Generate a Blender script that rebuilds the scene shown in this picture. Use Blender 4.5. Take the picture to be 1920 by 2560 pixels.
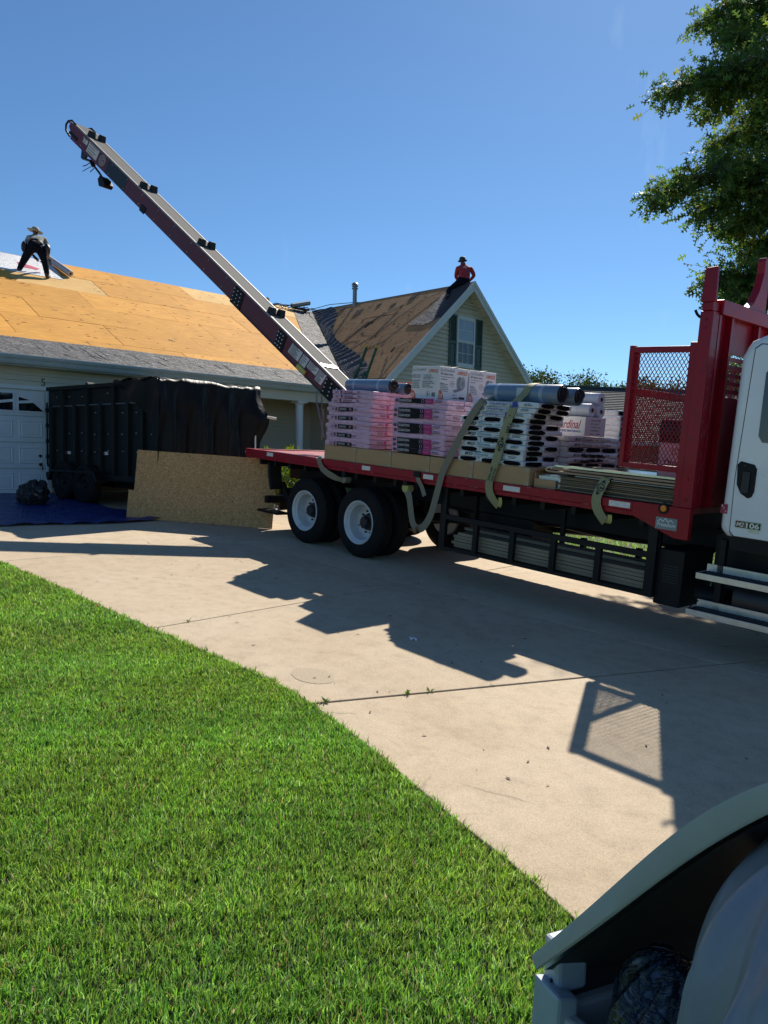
import bpy, bmesh, math, random
import numpy as np
from mathutils import Matrix, Vector, Euler
R = math.radians
random.seed(7); rng = np.random.default_rng(11)
scene = bpy.context.scene
for o in list(bpy.data.objects): bpy.data.objects.remove(o)
COL = scene.collection

# ------------------------------------------------------------------ camera, sky, sun, exposure
CAMZ = 2.05
cam_d = bpy.data.cameras.new('camera'); cam = bpy.data.objects.new('camera', cam_d); COL.objects.link(cam)
cam_d.sensor_fit = 'VERTICAL'; cam_d.sensor_height = 36.0; cam_d.lens = 1950 / 2560 * 36.0
cam_d.clip_start = 0.05; cam_d.clip_end = 2000
_p, _r = R(4.0), R(1.15)
_rt = Vector((1, 0, 0)); _fw = Vector((0, math.cos(_p), -math.sin(_p))); _up = Vector((0, math.sin(_p), math.cos(_p)))
_r2 = math.cos(_r) * _rt + math.sin(_r) * _up; _u2 = -math.sin(_r) * _rt + math.cos(_r) * _up
_m = Matrix.Identity(4)
for i in range(3):
    _m[i][0], _m[i][1], _m[i][2] = _r2[i], _u2[i], -_fw[i]
_m.translation = (0, 0, CAMZ); cam.matrix_world = _m
scene.camera = cam

SUN_EL, SUN_AZ = 41.5, 21.8          # azimuth measured from +Y towards +X
world = bpy.data.worlds.new('World'); scene.world = world; world.use_nodes = True
wn = world.node_tree; wn.nodes.clear()
wo = wn.nodes.new('ShaderNodeOutputWorld'); wb = wn.nodes.new('ShaderNodeBackground')
sky = wn.nodes.new('ShaderNodeTexSky'); sky.sky_type = 'NISHITA'; sky.sun_disc = False
sky.sun_elevation = R(SUN_EL); sky.sun_rotation = R(SUN_AZ); sky.altitude = 1600; sky.air_density = 1.0; sky.dust_density = 0.45; sky.ozone_density = 8.0
wb.inputs['Strength'].default_value = 0.082
# thin cirrus streaks, a real thing of this sky, spread all round
tc_ = wn.nodes.new('ShaderNodeTexCoord'); mp = wn.nodes.new('ShaderNodeMapping'); mp.inputs['Scale'].default_value = (7, 2.2, 1.6); mp.inputs['Rotation'].default_value = (0.2, 0.25, 0.5)
nz = wn.nodes.new('ShaderNodeTexNoise'); nz.inputs['Scale'].default_value = 1.3; nz.inputs['Detail'].default_value = 7; nz.inputs['Roughness'].default_value = 0.62
cr = wn.nodes.new('ShaderNodeValToRGB'); cr.color_ramp.elements[0].position = 0.60; cr.color_ramp.elements[0].color = (0, 0, 0, 1); cr.color_ramp.elements[1].position = 0.85; cr.color_ramp.elements[1].color = (0.26, 0.26, 0.26, 1)
mx = wn.nodes.new('ShaderNodeMixRGB'); mx.blend_type = 'MIX'; mx.inputs['Color2'].default_value = (7.5, 8.2, 9.0, 1)
wn.links.new(tc_.outputs['Generated'], mp.inputs['Vector']); wn.links.new(mp.outputs['Vector'], nz.inputs['Vector'])
wn.links.new(nz.outputs['Fac'], cr.inputs['Fac']); wn.links.new(cr.outputs['Color'], mx.inputs['Fac']); wn.links.new(sky.outputs['Color'], mx.inputs['Color1'])
tn = wn.nodes.new('ShaderNodeMixRGB'); tn.blend_type = 'MULTIPLY'; tn.inputs['Fac'].default_value = 1.0; tn.inputs['Color2'].default_value = (0.92, 1.04, 1.0, 1)   # clean, slightly green-blue summer air
wn.links.new(mx.outputs['Color'], tn.inputs['Color1']); wn.links.new(tn.outputs['Color'], wb.inputs['Color']); wn.links.new(wb.outputs['Background'], wo.inputs['Surface'])

sun_d = bpy.data.lights.new('sun', 'SUN'); sun = bpy.data.objects.new('sun', sun_d); COL.objects.link(sun)
sun_d.energy = 5.0; sun_d.angle = R(0.53); sun_d.color = (1.0, 0.93, 0.82)
SUNV = Vector((math.sin(R(SUN_AZ)) * math.cos(R(SUN_EL)), math.cos(R(SUN_AZ)) * math.cos(R(SUN_EL)), math.sin(R(SUN_EL))))
sun.rotation_euler = SUNV.to_track_quat('Z', 'Y').to_euler(); sun.location = (10, 20, 30)
scene.view_settings.view_transform = 'Standard'; scene.view_settings.look = 'None'
scene.view_settings.exposure = 0.55; scene.view_settings.gamma = 1.0; scene.view_settings.use_curve_mapping = False
scene.cycles.max_bounces = 8; scene.cycles.transparent_max_bounces = 8; scene.cycles.caustics_reflective = False; scene.cycles.caustics_refractive = False

# ------------------------------------------------------------------ frames of the place
def frame(o, x, y, z):
    m = Matrix.Identity(4)
    for i in range(3): m[i][0], m[i][1], m[i][2] = x[i], y[i], z[i]
    m.translation = o; return m
HX, HY = Vector((0.69966, 0.71447, 0)), Vector((-0.71447, 0.69966, 0))
HF = frame((-7.5811, 16.2087, CAMZ - 0.8937), HX, HY, Vector((0, 0, 1)))          # house: x along the garage wall, y into the house, z=0 garage floor
TX = Vector((0.67522713, -0.73430399, -0.06975647)); TY = Vector((0.73609709, 0.67687597, 0)); TZ = TX.cross(TY)
TF = frame((-1.27775, 12.36999, CAMZ - 0.86839), TX, TY, TZ)                        # truck: x forward, y to its far side, z=0 rear axle height
GND = -0.52                                                                          # driveway plane in the truck frame
def Tm(x, y, z): return Matrix.Translation((x, y, z))
def T2W(t, w, u): return TF @ Vector((t, w, u))
def H2W(h, n, z): return HF @ Vector((h, n, z))

# ------------------------------------------------------------------ materials
MATS = {}
def newmat(name):
    m = bpy.data.materials.new(name); m.use_nodes = True; nt = m.node_tree
    return m, nt, nt.nodes['Principled BSDF'], nt.nodes['Material Output']
def N(nt, t, **kw):
    n = nt.nodes.new(t)
    for k, v in kw.items():
        if k.startswith('i_'):
            key = k[2:].replace('_', ' ')
            n.inputs[key].default_value = v
        else: setattr(n, k, v)
    return n
def ramp(nt, stops):
    n = nt.nodes.new('ShaderNodeValToRGB'); e = n.color_ramp.elements
    while len(e) < len(stops): e.new(0.5)
    for el, (p, c) in zip(e, stops): el.position = p; el.color = (c[0], c[1], c[2], 1)
    return n
def c3(c, k=1.0): return (min(c[0] * k, 1), min(c[1] * k, 1), min(c[2] * k, 1))
def pm(name, col, rough=0.6, metal=0.0, var=0.12, scale=6.0, bump=0.0, bscale=40.0, stretch=(1, 1, 1), coat=0.0, spec=0.5, dirt=None, dscale=2.0, alpha=1.0):
    """painted / plain surface: colour with uneven wear, roughness breakup and fine relief"""
    if name in MATS: return MATS[name]
    m, nt, p, out = newmat(name); L = nt.links.new
    tc = N(nt, 'ShaderNodeTexCoord'); mpn = N(nt, 'ShaderNodeMapping'); mpn.inputs['Scale'].default_value = stretch
    L(tc.outputs['Object'], mpn.inputs['Vector'])
    n1 = N(nt, 'ShaderNodeTexNoise'); n1.inputs['Scale'].default_value = scale; n1.inputs['Detail'].default_value = 6; n1.inputs['Roughness'].default_value = 0.65
    L(mpn.outputs['Vector'], n1.inputs['Vector'])
    r = ramp(nt, [(0.3, c3(col, 1 - var)), (0.7, c3(col, 1 + var))]); L(n1.outputs['Fac'], r.inputs['Fac'])
    colout = r.outputs['Color']
    if dirt:
        n2 = N(nt, 'ShaderNodeTexNoise'); n2.inputs['Scale'].default_value = dscale; n2.inputs['Detail'].default_value = 9; n2.inputs['Roughness'].default_value = 0.75
        L(mpn.outputs['Vector'], n2.inputs['Vector'])
        r2 = ramp(nt, [(0.52, (0, 0, 0)), (0.72, (dirt[3],) * 3)]); L(n2.outputs['Fac'], r2.inputs['Fac'])
        mxn = N(nt, 'ShaderNodeMixRGB'); mxn.inputs['Color2'].default_value = (dirt[0], dirt[1], dirt[2], 1)
        L(r2.outputs['Color'], mxn.inputs['Fac']); L(colout, mxn.inputs['Color1']); colout = mxn.outputs['Color']
    L(colout, p.inputs['Base Color'])
    mr = N(nt, 'ShaderNodeMapRange'); mr.inputs['To Min'].default_value = max(0.02, rough - 0.1); mr.inputs['To Max'].default_value = min(1, rough + 0.12)
    L(n1.outputs['Fac'], mr.inputs['Value']); L(mr.outputs['Result'], p.inputs['Roughness'])
    p.inputs['Metallic'].default_value = metal; p.inputs['Coat Weight'].default_value = coat; p.inputs['Specular IOR Level'].default_value = spec
    if bump > 0:
        n3 = N(nt, 'ShaderNodeTexNoise'); n3.inputs['Scale'].default_value = bscale; n3.inputs['Detail'].default_value = 5
        L(mpn.outputs['Vector'], n3.inputs['Vector'])
        b = N(nt, 'ShaderNodeBump'); b.inputs['Strength'].default_value = bump; b.inputs['Distance'].default_value = 0.01
        L(n3.outputs['Fac'], b.inputs['Height']); L(b.outputs['Normal'], p.inputs['Normal'])
    MATS[name] = m; return m

def plywood(name, light, dark, knots=True, ang=0.0):
    if name in MATS: return MATS[name]
    m, nt, p, out = newmat(name); L = nt.links.new
    tc = N(nt, 'ShaderNodeTexCoord'); oi = N(nt, 'ShaderNodeObjectInfo')
    add = N(nt, 'ShaderNodeVectorMath', operation='ADD'); mul = N(nt, 'ShaderNodeVectorMath', operation='SCALE'); mul.inputs['Scale'].default_value = 37.0
    cmb = N(nt, 'ShaderNodeCombineXYZ'); L(oi.outputs['Random'], cmb.inputs[0]); L(oi.outputs['Random'], cmb.inputs[1]); L(cmb.outputs[0], mul.inputs[0])
    L(tc.outputs['Object'], add.inputs[0]); L(mul.outputs[0], add.inputs[1])
    mpn = N(nt, 'ShaderNodeMapping'); mpn.inputs['Scale'].default_value = (1.2, 16, 8); L(add.outputs[0], mpn.inputs['Vector'])
    n1 = N(nt, 'ShaderNodeTexNoise'); n1.inputs['Scale'].default_value = 2.2; n1.inputs['Detail'].default_value = 8; n1.inputs['Roughness'].default_value = 0.6; n1.inputs['Distortion'].default_value = 0.6
    L(mpn.outputs[0], n1.inputs['Vector'])
    r = ramp(nt, [(0.25, dark), (0.48, [(a + b) / 2 for a, b in zip(light, dark)]), (0.7, light)]); L(n1.outputs['Fac'], r.inputs['Fac'])
    # large uneven weathering per sheet
    n2 = N(nt, 'ShaderNodeTexNoise'); n2.inputs['Scale'].default_value = 1.1; n2.inputs['Detail'].default_value = 4; L(add.outputs[0], n2.inputs['Vector'])
    hsv = N(nt, 'ShaderNodeHueSaturation'); mr = N(nt, 'ShaderNodeMapRange'); mr.inputs['To Min'].default_value = 0.78; mr.inputs['To Max'].default_value = 1.16
    L(n2.outputs['Fac'], mr.inputs['Value']); L(mr.outputs[0], hsv.inputs['Value']); L(r.outputs[0], hsv.inputs['Color'])
    hs2 = N(nt, 'ShaderNodeHueSaturation'); mr2 = N(nt, 'ShaderNodeMapRange'); mr2.inputs['To Min'].default_value = 0.88; mr2.inputs['To Max'].default_value = 1.1
    L(oi.outputs['Random'], mr2.inputs['Value']); L(mr2.outputs[0], hs2.inputs['Value']); L(hsv.outputs[0], hs2.inputs['Color'])
    col = hs2.outputs[0]
    if knots:
        vm = N(nt, 'ShaderNodeMapping'); vm.inputs['Scale'].default_value = (2.2, 7.0, 5); L(add.outputs[0], vm.inputs['Vector'])
        v = N(nt, 'ShaderNodeTexVoronoi'); v.inputs['Scale'].default_value = 1.0; L(vm.outputs[0], v.inputs['Vector'])
        rk = ramp(nt, [(0.0, (1, 1, 1)), (0.07, (0.75, 0.75, 0.75)), (0.14, (0, 0, 0))]); L(v.outputs['Distance'], rk.inputs['Fac'])
        n4 = N(nt, 'ShaderNodeTexNoise'); n4.inputs['Scale'].default_value = 3.0; L(add.outputs[0], n4.inputs['Vector'])
        r4 = ramp(nt, [(0.5, (0, 0, 0)), (0.56, (1, 1, 1))]); L(n4.outputs['Fac'], r4.inputs['Fac'])
        mu = N(nt, 'ShaderNodeMath', operation='MULTIPLY'); L(rk.outputs[0], mu.inputs[0]); L(r4.outputs[0], mu.inputs[1])
        mk = N(nt, 'ShaderNodeMixRGB'); mk.inputs['Color2'].default_value = (dark[0] * 0.3, dark[1] * 0.25, dark[2] * 0.25, 1)
        L(mu.outputs[0], mk.inputs['Fac']); L(col, mk.inputs['Color1']); col = mk.outputs[0]
    L(col, p.inputs['Base Color']); p.inputs['Roughness'].default_value = 0.8; p.inputs['Specular IOR Level'].default_value = 0.15
    b = N(nt, 'ShaderNodeBump'); b.inputs['Strength'].default_value = 0.25; b.inputs['Distance'].default_value = 0.01; L(n1.outputs['Fac'], b.inputs['Height']); L(b.outputs[0], p.inputs['Normal'])
    MATS[name] = m; return m

def osb(name):
    m, nt, p, out = newmat(name); L = nt.links.new
    tc = N(nt, 'ShaderNodeTexCoord'); cols = []
    prev = None
    for i, (sc, rot) in enumerate((((26, 60, 95), 0.25), ((70, 60, 30), 0.55), ((50, 50, 55), 1.0))):
        mpn = N(nt, 'ShaderNodeMapping'); mpn.inputs['Scale'].default_value = sc; mpn.inputs['Rotation'].default_value = (0.0, rot, 0.0); L(tc.outputs['Object'], mpn.inputs['Vector'])
        nn = N(nt, 'ShaderNodeTexNoise'); nn.inputs['Scale'].default_value = 0.5; nn.inputs['Detail'].default_value = 2; nn.inputs['Distortion'].default_value = 1.5; L(mpn.outputs[0], nn.inputs['Vector'])
        v = N(nt, 'ShaderNodeTexVoronoi'); v.inputs['Scale'].default_value = 0.9; L(nn.outputs['Color'], v.inputs['Vector']); 
        vm = N(nt, 'ShaderNodeTexVoronoi'); vm.inputs['Scale'].default_value = 1.0
        L(mpn.outputs[0], vm.inputs['Vector'])
        cols.append(vm.outputs['Color'])
    mixa = N(nt, 'ShaderNodeMixRGB'); mixa.inputs['Fac'].default_value = 0.5; L(cols[0], mixa.inputs['Color1']); L(cols[1], mixa.inputs['Color2'])
    mixb = N(nt, 'ShaderNodeMixRGB'); mixb.inputs['Fac'].default_value = 0.35; L(mixa.outputs[0], mixb.inputs['Color1']); L(cols[2], mixb.inputs['Color2'])
    bw = N(nt, 'ShaderNodeRGBToBW'); L(mixb.outputs[0], bw.inputs[0])
    r = ramp(nt, [(0.2, (0.36, 0.16, 0.055)), (0.45, (0.54, 0.275, 0.10)), (0.62, (0.62, 0.335, 0.13)), (0.85, (0.74, 0.45, 0.20))]); L(bw.outputs[0], r.inputs['Fac'])
    L(r.outputs[0], p.inputs['Base Color']); p.inputs['Roughness'].default_value = 0.7
    b = N(nt, 'ShaderNodeBump'); b.inputs['Strength'].default_value = 0.35; b.inputs['Distance'].default_value = 0.006; L(bw.outputs[0], b.inputs['Height']); L(b.outputs[0], p.inputs['Normal'])
    MATS[name] = m; return m

def concrete(name):
    m, nt, p, out = newmat(name); L = nt.links.new
    tc = N(nt, 'ShaderNodeTexCoord'); oi = N(nt, 'ShaderNodeObjectInfo')
    def noise(s, d=6, ro=0.6, dist=0.0):
        n = N(nt, 'ShaderNodeTexNoise'); n.inputs['Scale'].default_value = s; n.inputs['Detail'].default_value = d; n.inputs['Roughness'].default_value = ro; n.inputs['Distortion'].default_value = dist
        L(tc.outputs['Object'], n.inputs['Vector']); return n
    big = noise(0.7, 5, 0.6, 0.4); mid = noise(6, 8, 0.7); fine = noise(130, 3, 0.75); grit = noise(420, 2, 0.6)
    r = ramp(nt, [(0.3, (0.46, 0.36, 0.245)), (0.5, (0.50, 0.40, 0.278)), (0.7, (0.54, 0.44, 0.315))]); L(big.outputs['Fac'], r.inputs['Fac'])
    r2 = ramp(nt, [(0.25, (0.80, 0.80, 0.80)), (0.5, (1, 1, 1)), (0.75, (1.10, 1.10, 1.10))]); L(mid.outputs['Fac'], r2.inputs['Fac'])
    m1 = N(nt, 'ShaderNodeMixRGB', blend_type='MULTIPLY'); m1.inputs['Fac'].default_value = 1.0; L(r.outputs[0], m1.inputs['Color1']); L(r2.outputs[0], m1.inputs['Color2'])
    r3 = ramp(nt, [(0.30, (0.50, 0.47, 0.44)), (0.46, (0.95, 0.95, 0.95)), (0.6, (1.05, 1.05, 1.05)), (0.72, (1.5, 1.48, 1.42))]); L(fine.outputs['Fac'], r3.inputs['Fac'])
    m2 = N(nt, 'ShaderNodeMixRGB', blend_type='MULTIPLY'); m2.inputs['Fac'].default_value = 0.75; L(m1.outputs[0], m2.inputs['Color1']); L(r3.outputs[0], m2.inputs['Color2'])
    # drip stains and tyre smudges with a shape of their own
    st = noise(1.6, 9, 0.72, 0.8); rs = ramp(nt, [(0.62, (0, 0, 0)), (0.76, (0.22, 0.22, 0.22))]); L(st.outputs['Fac'], rs.inputs['Fac'])
    m3 = N(nt, 'ShaderNodeMixRGB'); m3.inputs['Color2'].default_value = (0.25, 0.20, 0.15, 1); L(rs.outputs[0], m3.inputs['Fac']); L(m2.outputs[0], m3.inputs['Color1'])
    # hairline cracks
    nd = noise(3.0, 4, 0.6); dv = N(nt, 'ShaderNodeMixRGB'); dv.inputs['Fac'].default_value = 0.12; L(tc.outputs['Object'], dv.inputs['Color1']); L(nd.outputs['Color'], dv.inputs['Color2'])
    vo = N(nt, 'ShaderNodeTexVoronoi', feature='DISTANCE_TO_EDGE'); vo.inputs['Scale'].default_value = 0.33; L(dv.outputs[0], vo.inputs['Vector'])
    rc = ramp(nt, [(0.0, (1, 1, 1)), (0.0016, (0, 0, 0))]); L(vo.outputs['Distance'], rc.inputs['Fac'])
    mk = noise(1.3, 2); rk = ramp(nt, [(0.52, (0, 0, 0)), (0.6, (0.5, 0.5, 0.5))]); L(mk.outputs['Fac'], rk.inputs['Fac'])
    mm = N(nt, 'ShaderNodeMath', operation='MULTIPLY'); L(rc.outputs[0], mm.inputs[0]); L(rk.outputs[0], mm.inputs[1])
    m4 = N(nt, 'ShaderNodeMixRGB'); m4.inputs['Color2'].default_value = (0.1, 0.08, 0.06, 1); L(mm.outputs[0], m4.inputs['Fac']); L(m3.outputs[0], m4.inputs['Color1'])
    hs = N(nt, 'ShaderNodeHueSaturation'); mr = N(nt, 'ShaderNodeMapRange'); mr.inputs['To Min'].default_value = 0.93; mr.inputs['To Max'].default_value = 1.05
    L(oi.outputs['Random'], mr.inputs['Value']); L(mr.outputs[0], hs.inputs['Value']); L(m4.outputs[0], hs.inputs['Color'])
    L(hs.outputs[0], p.inputs['Base Color']); p.inputs['Roughness'].default_value = 0.85; p.inputs['Specular IOR Level'].default_value = 0.3
    ad = N(nt, 'ShaderNodeMath', operation='ADD'); L(fine.outputs['Fac'], ad.inputs[0]); L(grit.outputs['Fac'], ad.inputs[1])
    b = N(nt, 'ShaderNodeBump'); b.inputs['Strength'].default_value = 0.55; b.inputs['Distance'].default_value = 0.004; L(ad.outputs[0], b.inputs['Height']); L(b.outputs[0], p.inputs['Normal'])
    MATS[name] = m; return m

def leafmat(name, trans=0.4, rough=0.45, tint=(1, 1, 1), attr='tint', spec=0.4):
    m, nt, p, out = newmat(name); L = nt.links.new
    a = N(nt, 'ShaderNodeAttribute'); a.attribute_name = attr
    mu = N(nt, 'ShaderNodeMixRGB', blend_type='MULTIPLY'); mu.inputs['Fac'].default_value = 1; mu.inputs['Color2'].default_value = (*tint, 1); L(a.outputs['Color'], mu.inputs['Color1'])
    L(mu.outputs[0], p.inputs['Base Color']); p.inputs['Roughness'].default_value = rough; p.inputs['Specular IOR Level'].default_value = spec
    tr = N(nt, 'ShaderNodeBsdfTranslucent'); hs = N(nt, 'ShaderNodeHueSaturation'); hs.inputs['Value'].default_value = 1.5; hs.inputs['Saturation'].default_value = 1.1; hs.inputs['Hue'].default_value = 0.485
    L(mu.outputs[0], hs.inputs['Color']); L(hs.outputs[0], tr.inputs['Color'])
    ms = N(nt, 'ShaderNodeMixShader'); ms.inputs['Fac'].default_value = trans; L(p.outputs[0], ms.inputs[1]); L(tr.outputs[0], ms.inputs[2]); L(ms.outputs[0], out.inputs['Surface'])
    MATS[name] = m; return m

def glassmat(name, col=(0.02, 0.03, 0.04), rough=0.04):
    if name in MATS: return MATS[name]
    m, nt, p, out = newmat(name); p.inputs['Base Color'].default_value = (*col, 1); p.inputs['Roughness'].default_value = rough; p.inputs['Specular IOR Level'].default_value = 0.8
    MATS[name] = m; return m

def wrinkle(name, col, rough, stretch, bump, scale=3.0, metal=0.0, var=0.25, spec=0.5, coat=0.0, seams=0):
    """sheet goods (felt, tarp, membrane, wrap) with creases"""
    if name in MATS: return MATS[name]
    m, nt, p, out = newmat(name); L = nt.links.new
    tc = N(nt, 'ShaderNodeTexCoord'); mpn = N(nt, 'ShaderNodeMapping'); mpn.inputs['Scale'].default_value = stretch; L(tc.outputs['Object'], mpn.inputs['Vector'])
    n1 = N(nt, 'ShaderNodeTexNoise'); n1.inputs['Scale'].default_value = scale; n1.inputs['Detail'].default_value = 7; n1.inputs['Distortion'].default_value = 1.2; L(mpn.outputs[0], n1.inputs['Vector'])
    n2 = N(nt, 'ShaderNodeTexNoise'); n2.inputs['Scale'].default_value = 60; n2.inputs['Detail'].default_value = 4; L(tc.outputs['Object'], n2.inputs['Vector'])
    mu = N(nt, 'ShaderNodeMixRGB'); mu.inputs['Fac'].default_value = 0.35; L(n1.outputs['Fac'], mu.inputs['Color1']); L(n2.outputs['Fac'], mu.inputs['Color2'])
    r = ramp(nt, [(0.35, c3(col, 1 - var)), (0.65, c3(col, 1 + var))]); L(mu.outputs[0], r.inputs['Fac']); L(r.outputs[0], p.inputs['Base Color'])
    p.inputs['Roughness'].default_value = rough; p.inputs['Metallic'].default_value = metal; p.inputs['Specular IOR Level'].default_value = spec; p.inputs['Coat Weight'].default_value = coat
    wv = N(nt, 'ShaderNodeTexNoise'); wv.inputs['Scale'].default_value = scale * 0.7; wv.inputs['Detail'].default_value = 3; wv.inputs['Distortion'].default_value = 2.0; L(mpn.outputs[0], wv.inputs['Vector'])
    rw = ramp(nt, [(0.40, (0, 0, 0)), (0.5, (1, 1, 1)), (0.60, (0, 0, 0))]); L(wv.outputs['Fac'], rw.inputs['Fac'])
    ad = N(nt, 'ShaderNodeMixRGB'); ad.inputs['Fac'].default_value = 0.3; L(rw.outputs[0], ad.inputs['Color1']); L(n1.outputs['Fac'], ad.inputs['Color2'])
    b = N(nt, 'ShaderNodeBump'); b.inputs['Strength'].default_value = bump; b.inputs['Distance'].default_value = 0.03; L(ad.outputs[0], b.inputs['Height']); L(b.outputs[0], p.inputs['Normal'])
    MATS[name] = m; return m

def shinglemat(name, cols, course=0.14, tab=0.3):
    m, nt, p, out = newmat(name); L = nt.links.new
    tc = N(nt, 'ShaderNodeTexCoord'); br = N(nt, 'ShaderNodeTexBrick'); L(tc.outputs['UV'], br.inputs['Vector'])
    br.inputs['Scale'].default_value = 1.0; br.inputs['Brick Width'].default_value = tab; br.inputs['Row Height'].default_value = course; br.inputs['Mortar Size'].default_value = 0.012; br.inputs['Mortar Smooth'].default_value = 0.1
    br.inputs['Color1'].default_value = (*cols[0], 1); br.inputs['Color2'].default_value = (*cols[1], 1); br.inputs['Mortar'].default_value = (*cols[2], 1)
    n1 = N(nt, 'ShaderNodeTexNoise'); n1.inputs['Scale'].default_value = 9; n1.inputs['Detail'].default_value = 6; L(tc.outputs['UV'], n1.inputs['Vector'])
    mu = N(nt, 'ShaderNodeMixRGB', blend_type='MULTIPLY'); mu.inputs['Fac'].default_value = 0.6; L(br.outputs['Color'], mu.inputs['Color1']); L(n1.outputs['Color'], mu.inputs['Color2'])
    L(mu.outputs[0], p.inputs['Base Color']); p.inputs['Roughness'].default_value = 0.9
    b = N(nt, 'ShaderNodeBump'); b.inputs['Strength'].default_value = 0.6; b.inputs['Distance'].default_value = 0.02; L(br.outputs['Fac'], b.inputs['Height']); b.invert = True; L(b.outputs[0], p.inputs['Normal'])
    MATS[name] = m; return m

# ------------------------------------------------------------------ mesh building
class B:
    def __init__(s): s.v = []; s.f = []; s.m = []; s.cur = 0
    def add(s, vs, fs, m=None):
        o = len(s.v); s.v += [tuple(v) for v in vs]; s.f += [tuple(i + o for i in f) for f in fs]; s.m += [s.cur if m is None else m] * len(fs); return s
    def box(s, x0, x1, y0, y1, z0, z1, m=None, M=None):
        vs = [Vector((x, y, z)) for x in (x0, x1) for y in (y0, y1) for z in (z0, z1)]
        if M is not None: vs = [M @ v for v in vs]
        return s.add(vs, [(0, 1, 3, 2), (4, 6, 7, 5), (0, 4, 5, 1), (2, 3, 7, 6), (0, 2, 6, 4), (1, 5, 7, 3)], m)
    def quad(s, a, b, c, d, m=None): return s.add([a, b, c, d], [(0, 1, 2, 3)], m)
    def prism(s, poly, fn0, fn1, m=None):
        """poly: list of 2D points; fn0/fn1 map (a,b) to 3D for the two caps"""
        n = len(poly); vs = [fn0(*p) for p in poly] + [fn1(*p) for p in poly]
        area = sum(poly[i][0] * poly[(i + 1) % n][1] - poly[(i + 1) % n][0] * poly[i][1] for i in range(n))
        fs = [tuple(range(n))[::-1], tuple(range(n, 2 * n))] + [(i, (i + 1) % n, n + (i + 1) % n, n + i) for i in range(n)]
        return s.add(vs, fs, m)
    def cyl(s, p0, p1, r0, r1=None, n=16, caps=True, m=None):
        r1 = r0 if r1 is None else r1; p0, p1 = Vector(p0), Vector(p1); d = (p1 - p0).normalized()
        a = d.orthogonal().normalized(); b = d.cross(a); vs = []
        for p, r in ((p0, r0), (p1, r1)):
            for i in range(n): t = 2 * math.pi * i / n; vs.append(p + a * (r * math.cos(t)) + b * (r * math.sin(t)))
        fs = [(i, (i + 1) % n, n + (i + 1) % n, n + i) for i in range(n)]
        if caps: fs += [tuple(range(n))[::-1], tuple(range(n, 2 * n))]
        return s.add(vs, fs, m)
    def tube(s, pts, r, n=8, m=None):
        pts = [Vector(p) for p in pts]; rs = r if isinstance(r, (list, tuple)) else [r] * len(pts); vs = []; prev = None
        for i, p in enumerate(pts):
            d = (pts[min(i + 1, len(pts) - 1)] - pts[max(i - 1, 0)]).normalized()
            a = d.orthogonal().normalized() if prev is None else (prev - d * prev.dot(d)).normalized()
            prev = a; b = d.cross(a)
            for k in range(n): t = 2 * math.pi * k / n; vs.append(p + a * (rs[i] * math.cos(t)) + b * (rs[i] * math.sin(t)))
        fs = []
        for i in range(len(pts) - 1):
            for k in range(n): fs.append((i * n + k, i * n + (k + 1) % n, (i + 1) * n + (k + 1) % n, (i + 1) * n + k))
        fs += [tuple(range(n))[::-1], tuple(range((len(pts) - 1) * n, len(pts) * n))]
        return s.add(vs, fs, m)
    def lathe(s, prof, o, ax, n=40, m=None, closed=True):
        """prof: (radius, along axis) pairs; revolved about ax through o"""
        o = Vector(o); ax = Vector(ax).normalized(); a = ax.orthogonal().normalized(); b = ax.cross(a); vs = []; k = len(prof)
        for i in range(n):
            t = 2 * math.pi * i / n; d = a * math.cos(t) + b * math.sin(t)
            for r, h in prof: vs.append(o + d * r + ax * h)
        fs = []
        for i in range(n):
            j = (i + 1) % n
            for q in range(k if closed else k - 1): fs.append((i * k + q, i * k + (q + 1) % k, j * k + (q + 1) % k, j * k + q))
        return s.add(vs, fs, m)
    def grid(s, fn, nu, nv, m=None):
        vs = [fn(i / nu, j / nv) for i in range(nu + 1) for j in range(nv + 1)]
        fs = [(i * (nv + 1) + j, (i + 1) * (nv + 1) + j, (i + 1) * (nv + 1) + j + 1, i * (nv + 1) + j + 1) for i in range(nu) for j in range(nv)]
        return s.add(vs, fs, m)
    def ribbon(s, pts, side, w, th=0.004, m=None):
        pts = [Vector(p) for p in pts]; side = Vector(side); vs = []
        for i, p in enumerate(pts):
            d = (pts[min(i + 1, len(pts) - 1)] - pts[max(i - 1, 0)]).normalized()
            sd = (side - d * side.dot(d)).normalized(); nn = sd.cross(d)
            for a, b in ((-1, -1), (1, -1), (1, 1), (-1, 1)): vs.append(p + sd * (a * w / 2) + nn * (b * th / 2))
        fs = []
        for i in range(len(pts) - 1):
            for k in range(4): fs.append((i * 4 + k, i * 4 + (k + 1) % 4, (i + 1) * 4 + (k + 1) % 4, (i + 1) * 4 + k))
        e = (len(pts) - 1) * 4; fs += [(3, 2, 1, 0), (e, e + 1, e + 2, e + 3)]
        return s.add(vs, fs, m)
    def mesh(s, name):
        me = bpy.data.meshes.new(name); me.from_pydata(s.v, [], s.f); me.update()
        if any(s.m): me.polygons.foreach_set('material_index', s.m)
        bm = bmesh.new(); bm.from_mesh(me); bmesh.ops.recalc_face_normals(bm, faces=bm.faces); bm.to_mesh(me); bm.free()
        return me
    def build(s, name, mats, parent=None, M=None, smooth=False, bevel=0.0, seg=2, off=None, label=None, kind=None):
        me = s.mesh(name)
        for mt in (mats if isinstance(mats, (list, tuple)) else [mats]): me.materials.append(mt)
        return obj(name, me, parent, M, smooth, bevel, seg, off, label, kind)
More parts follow.
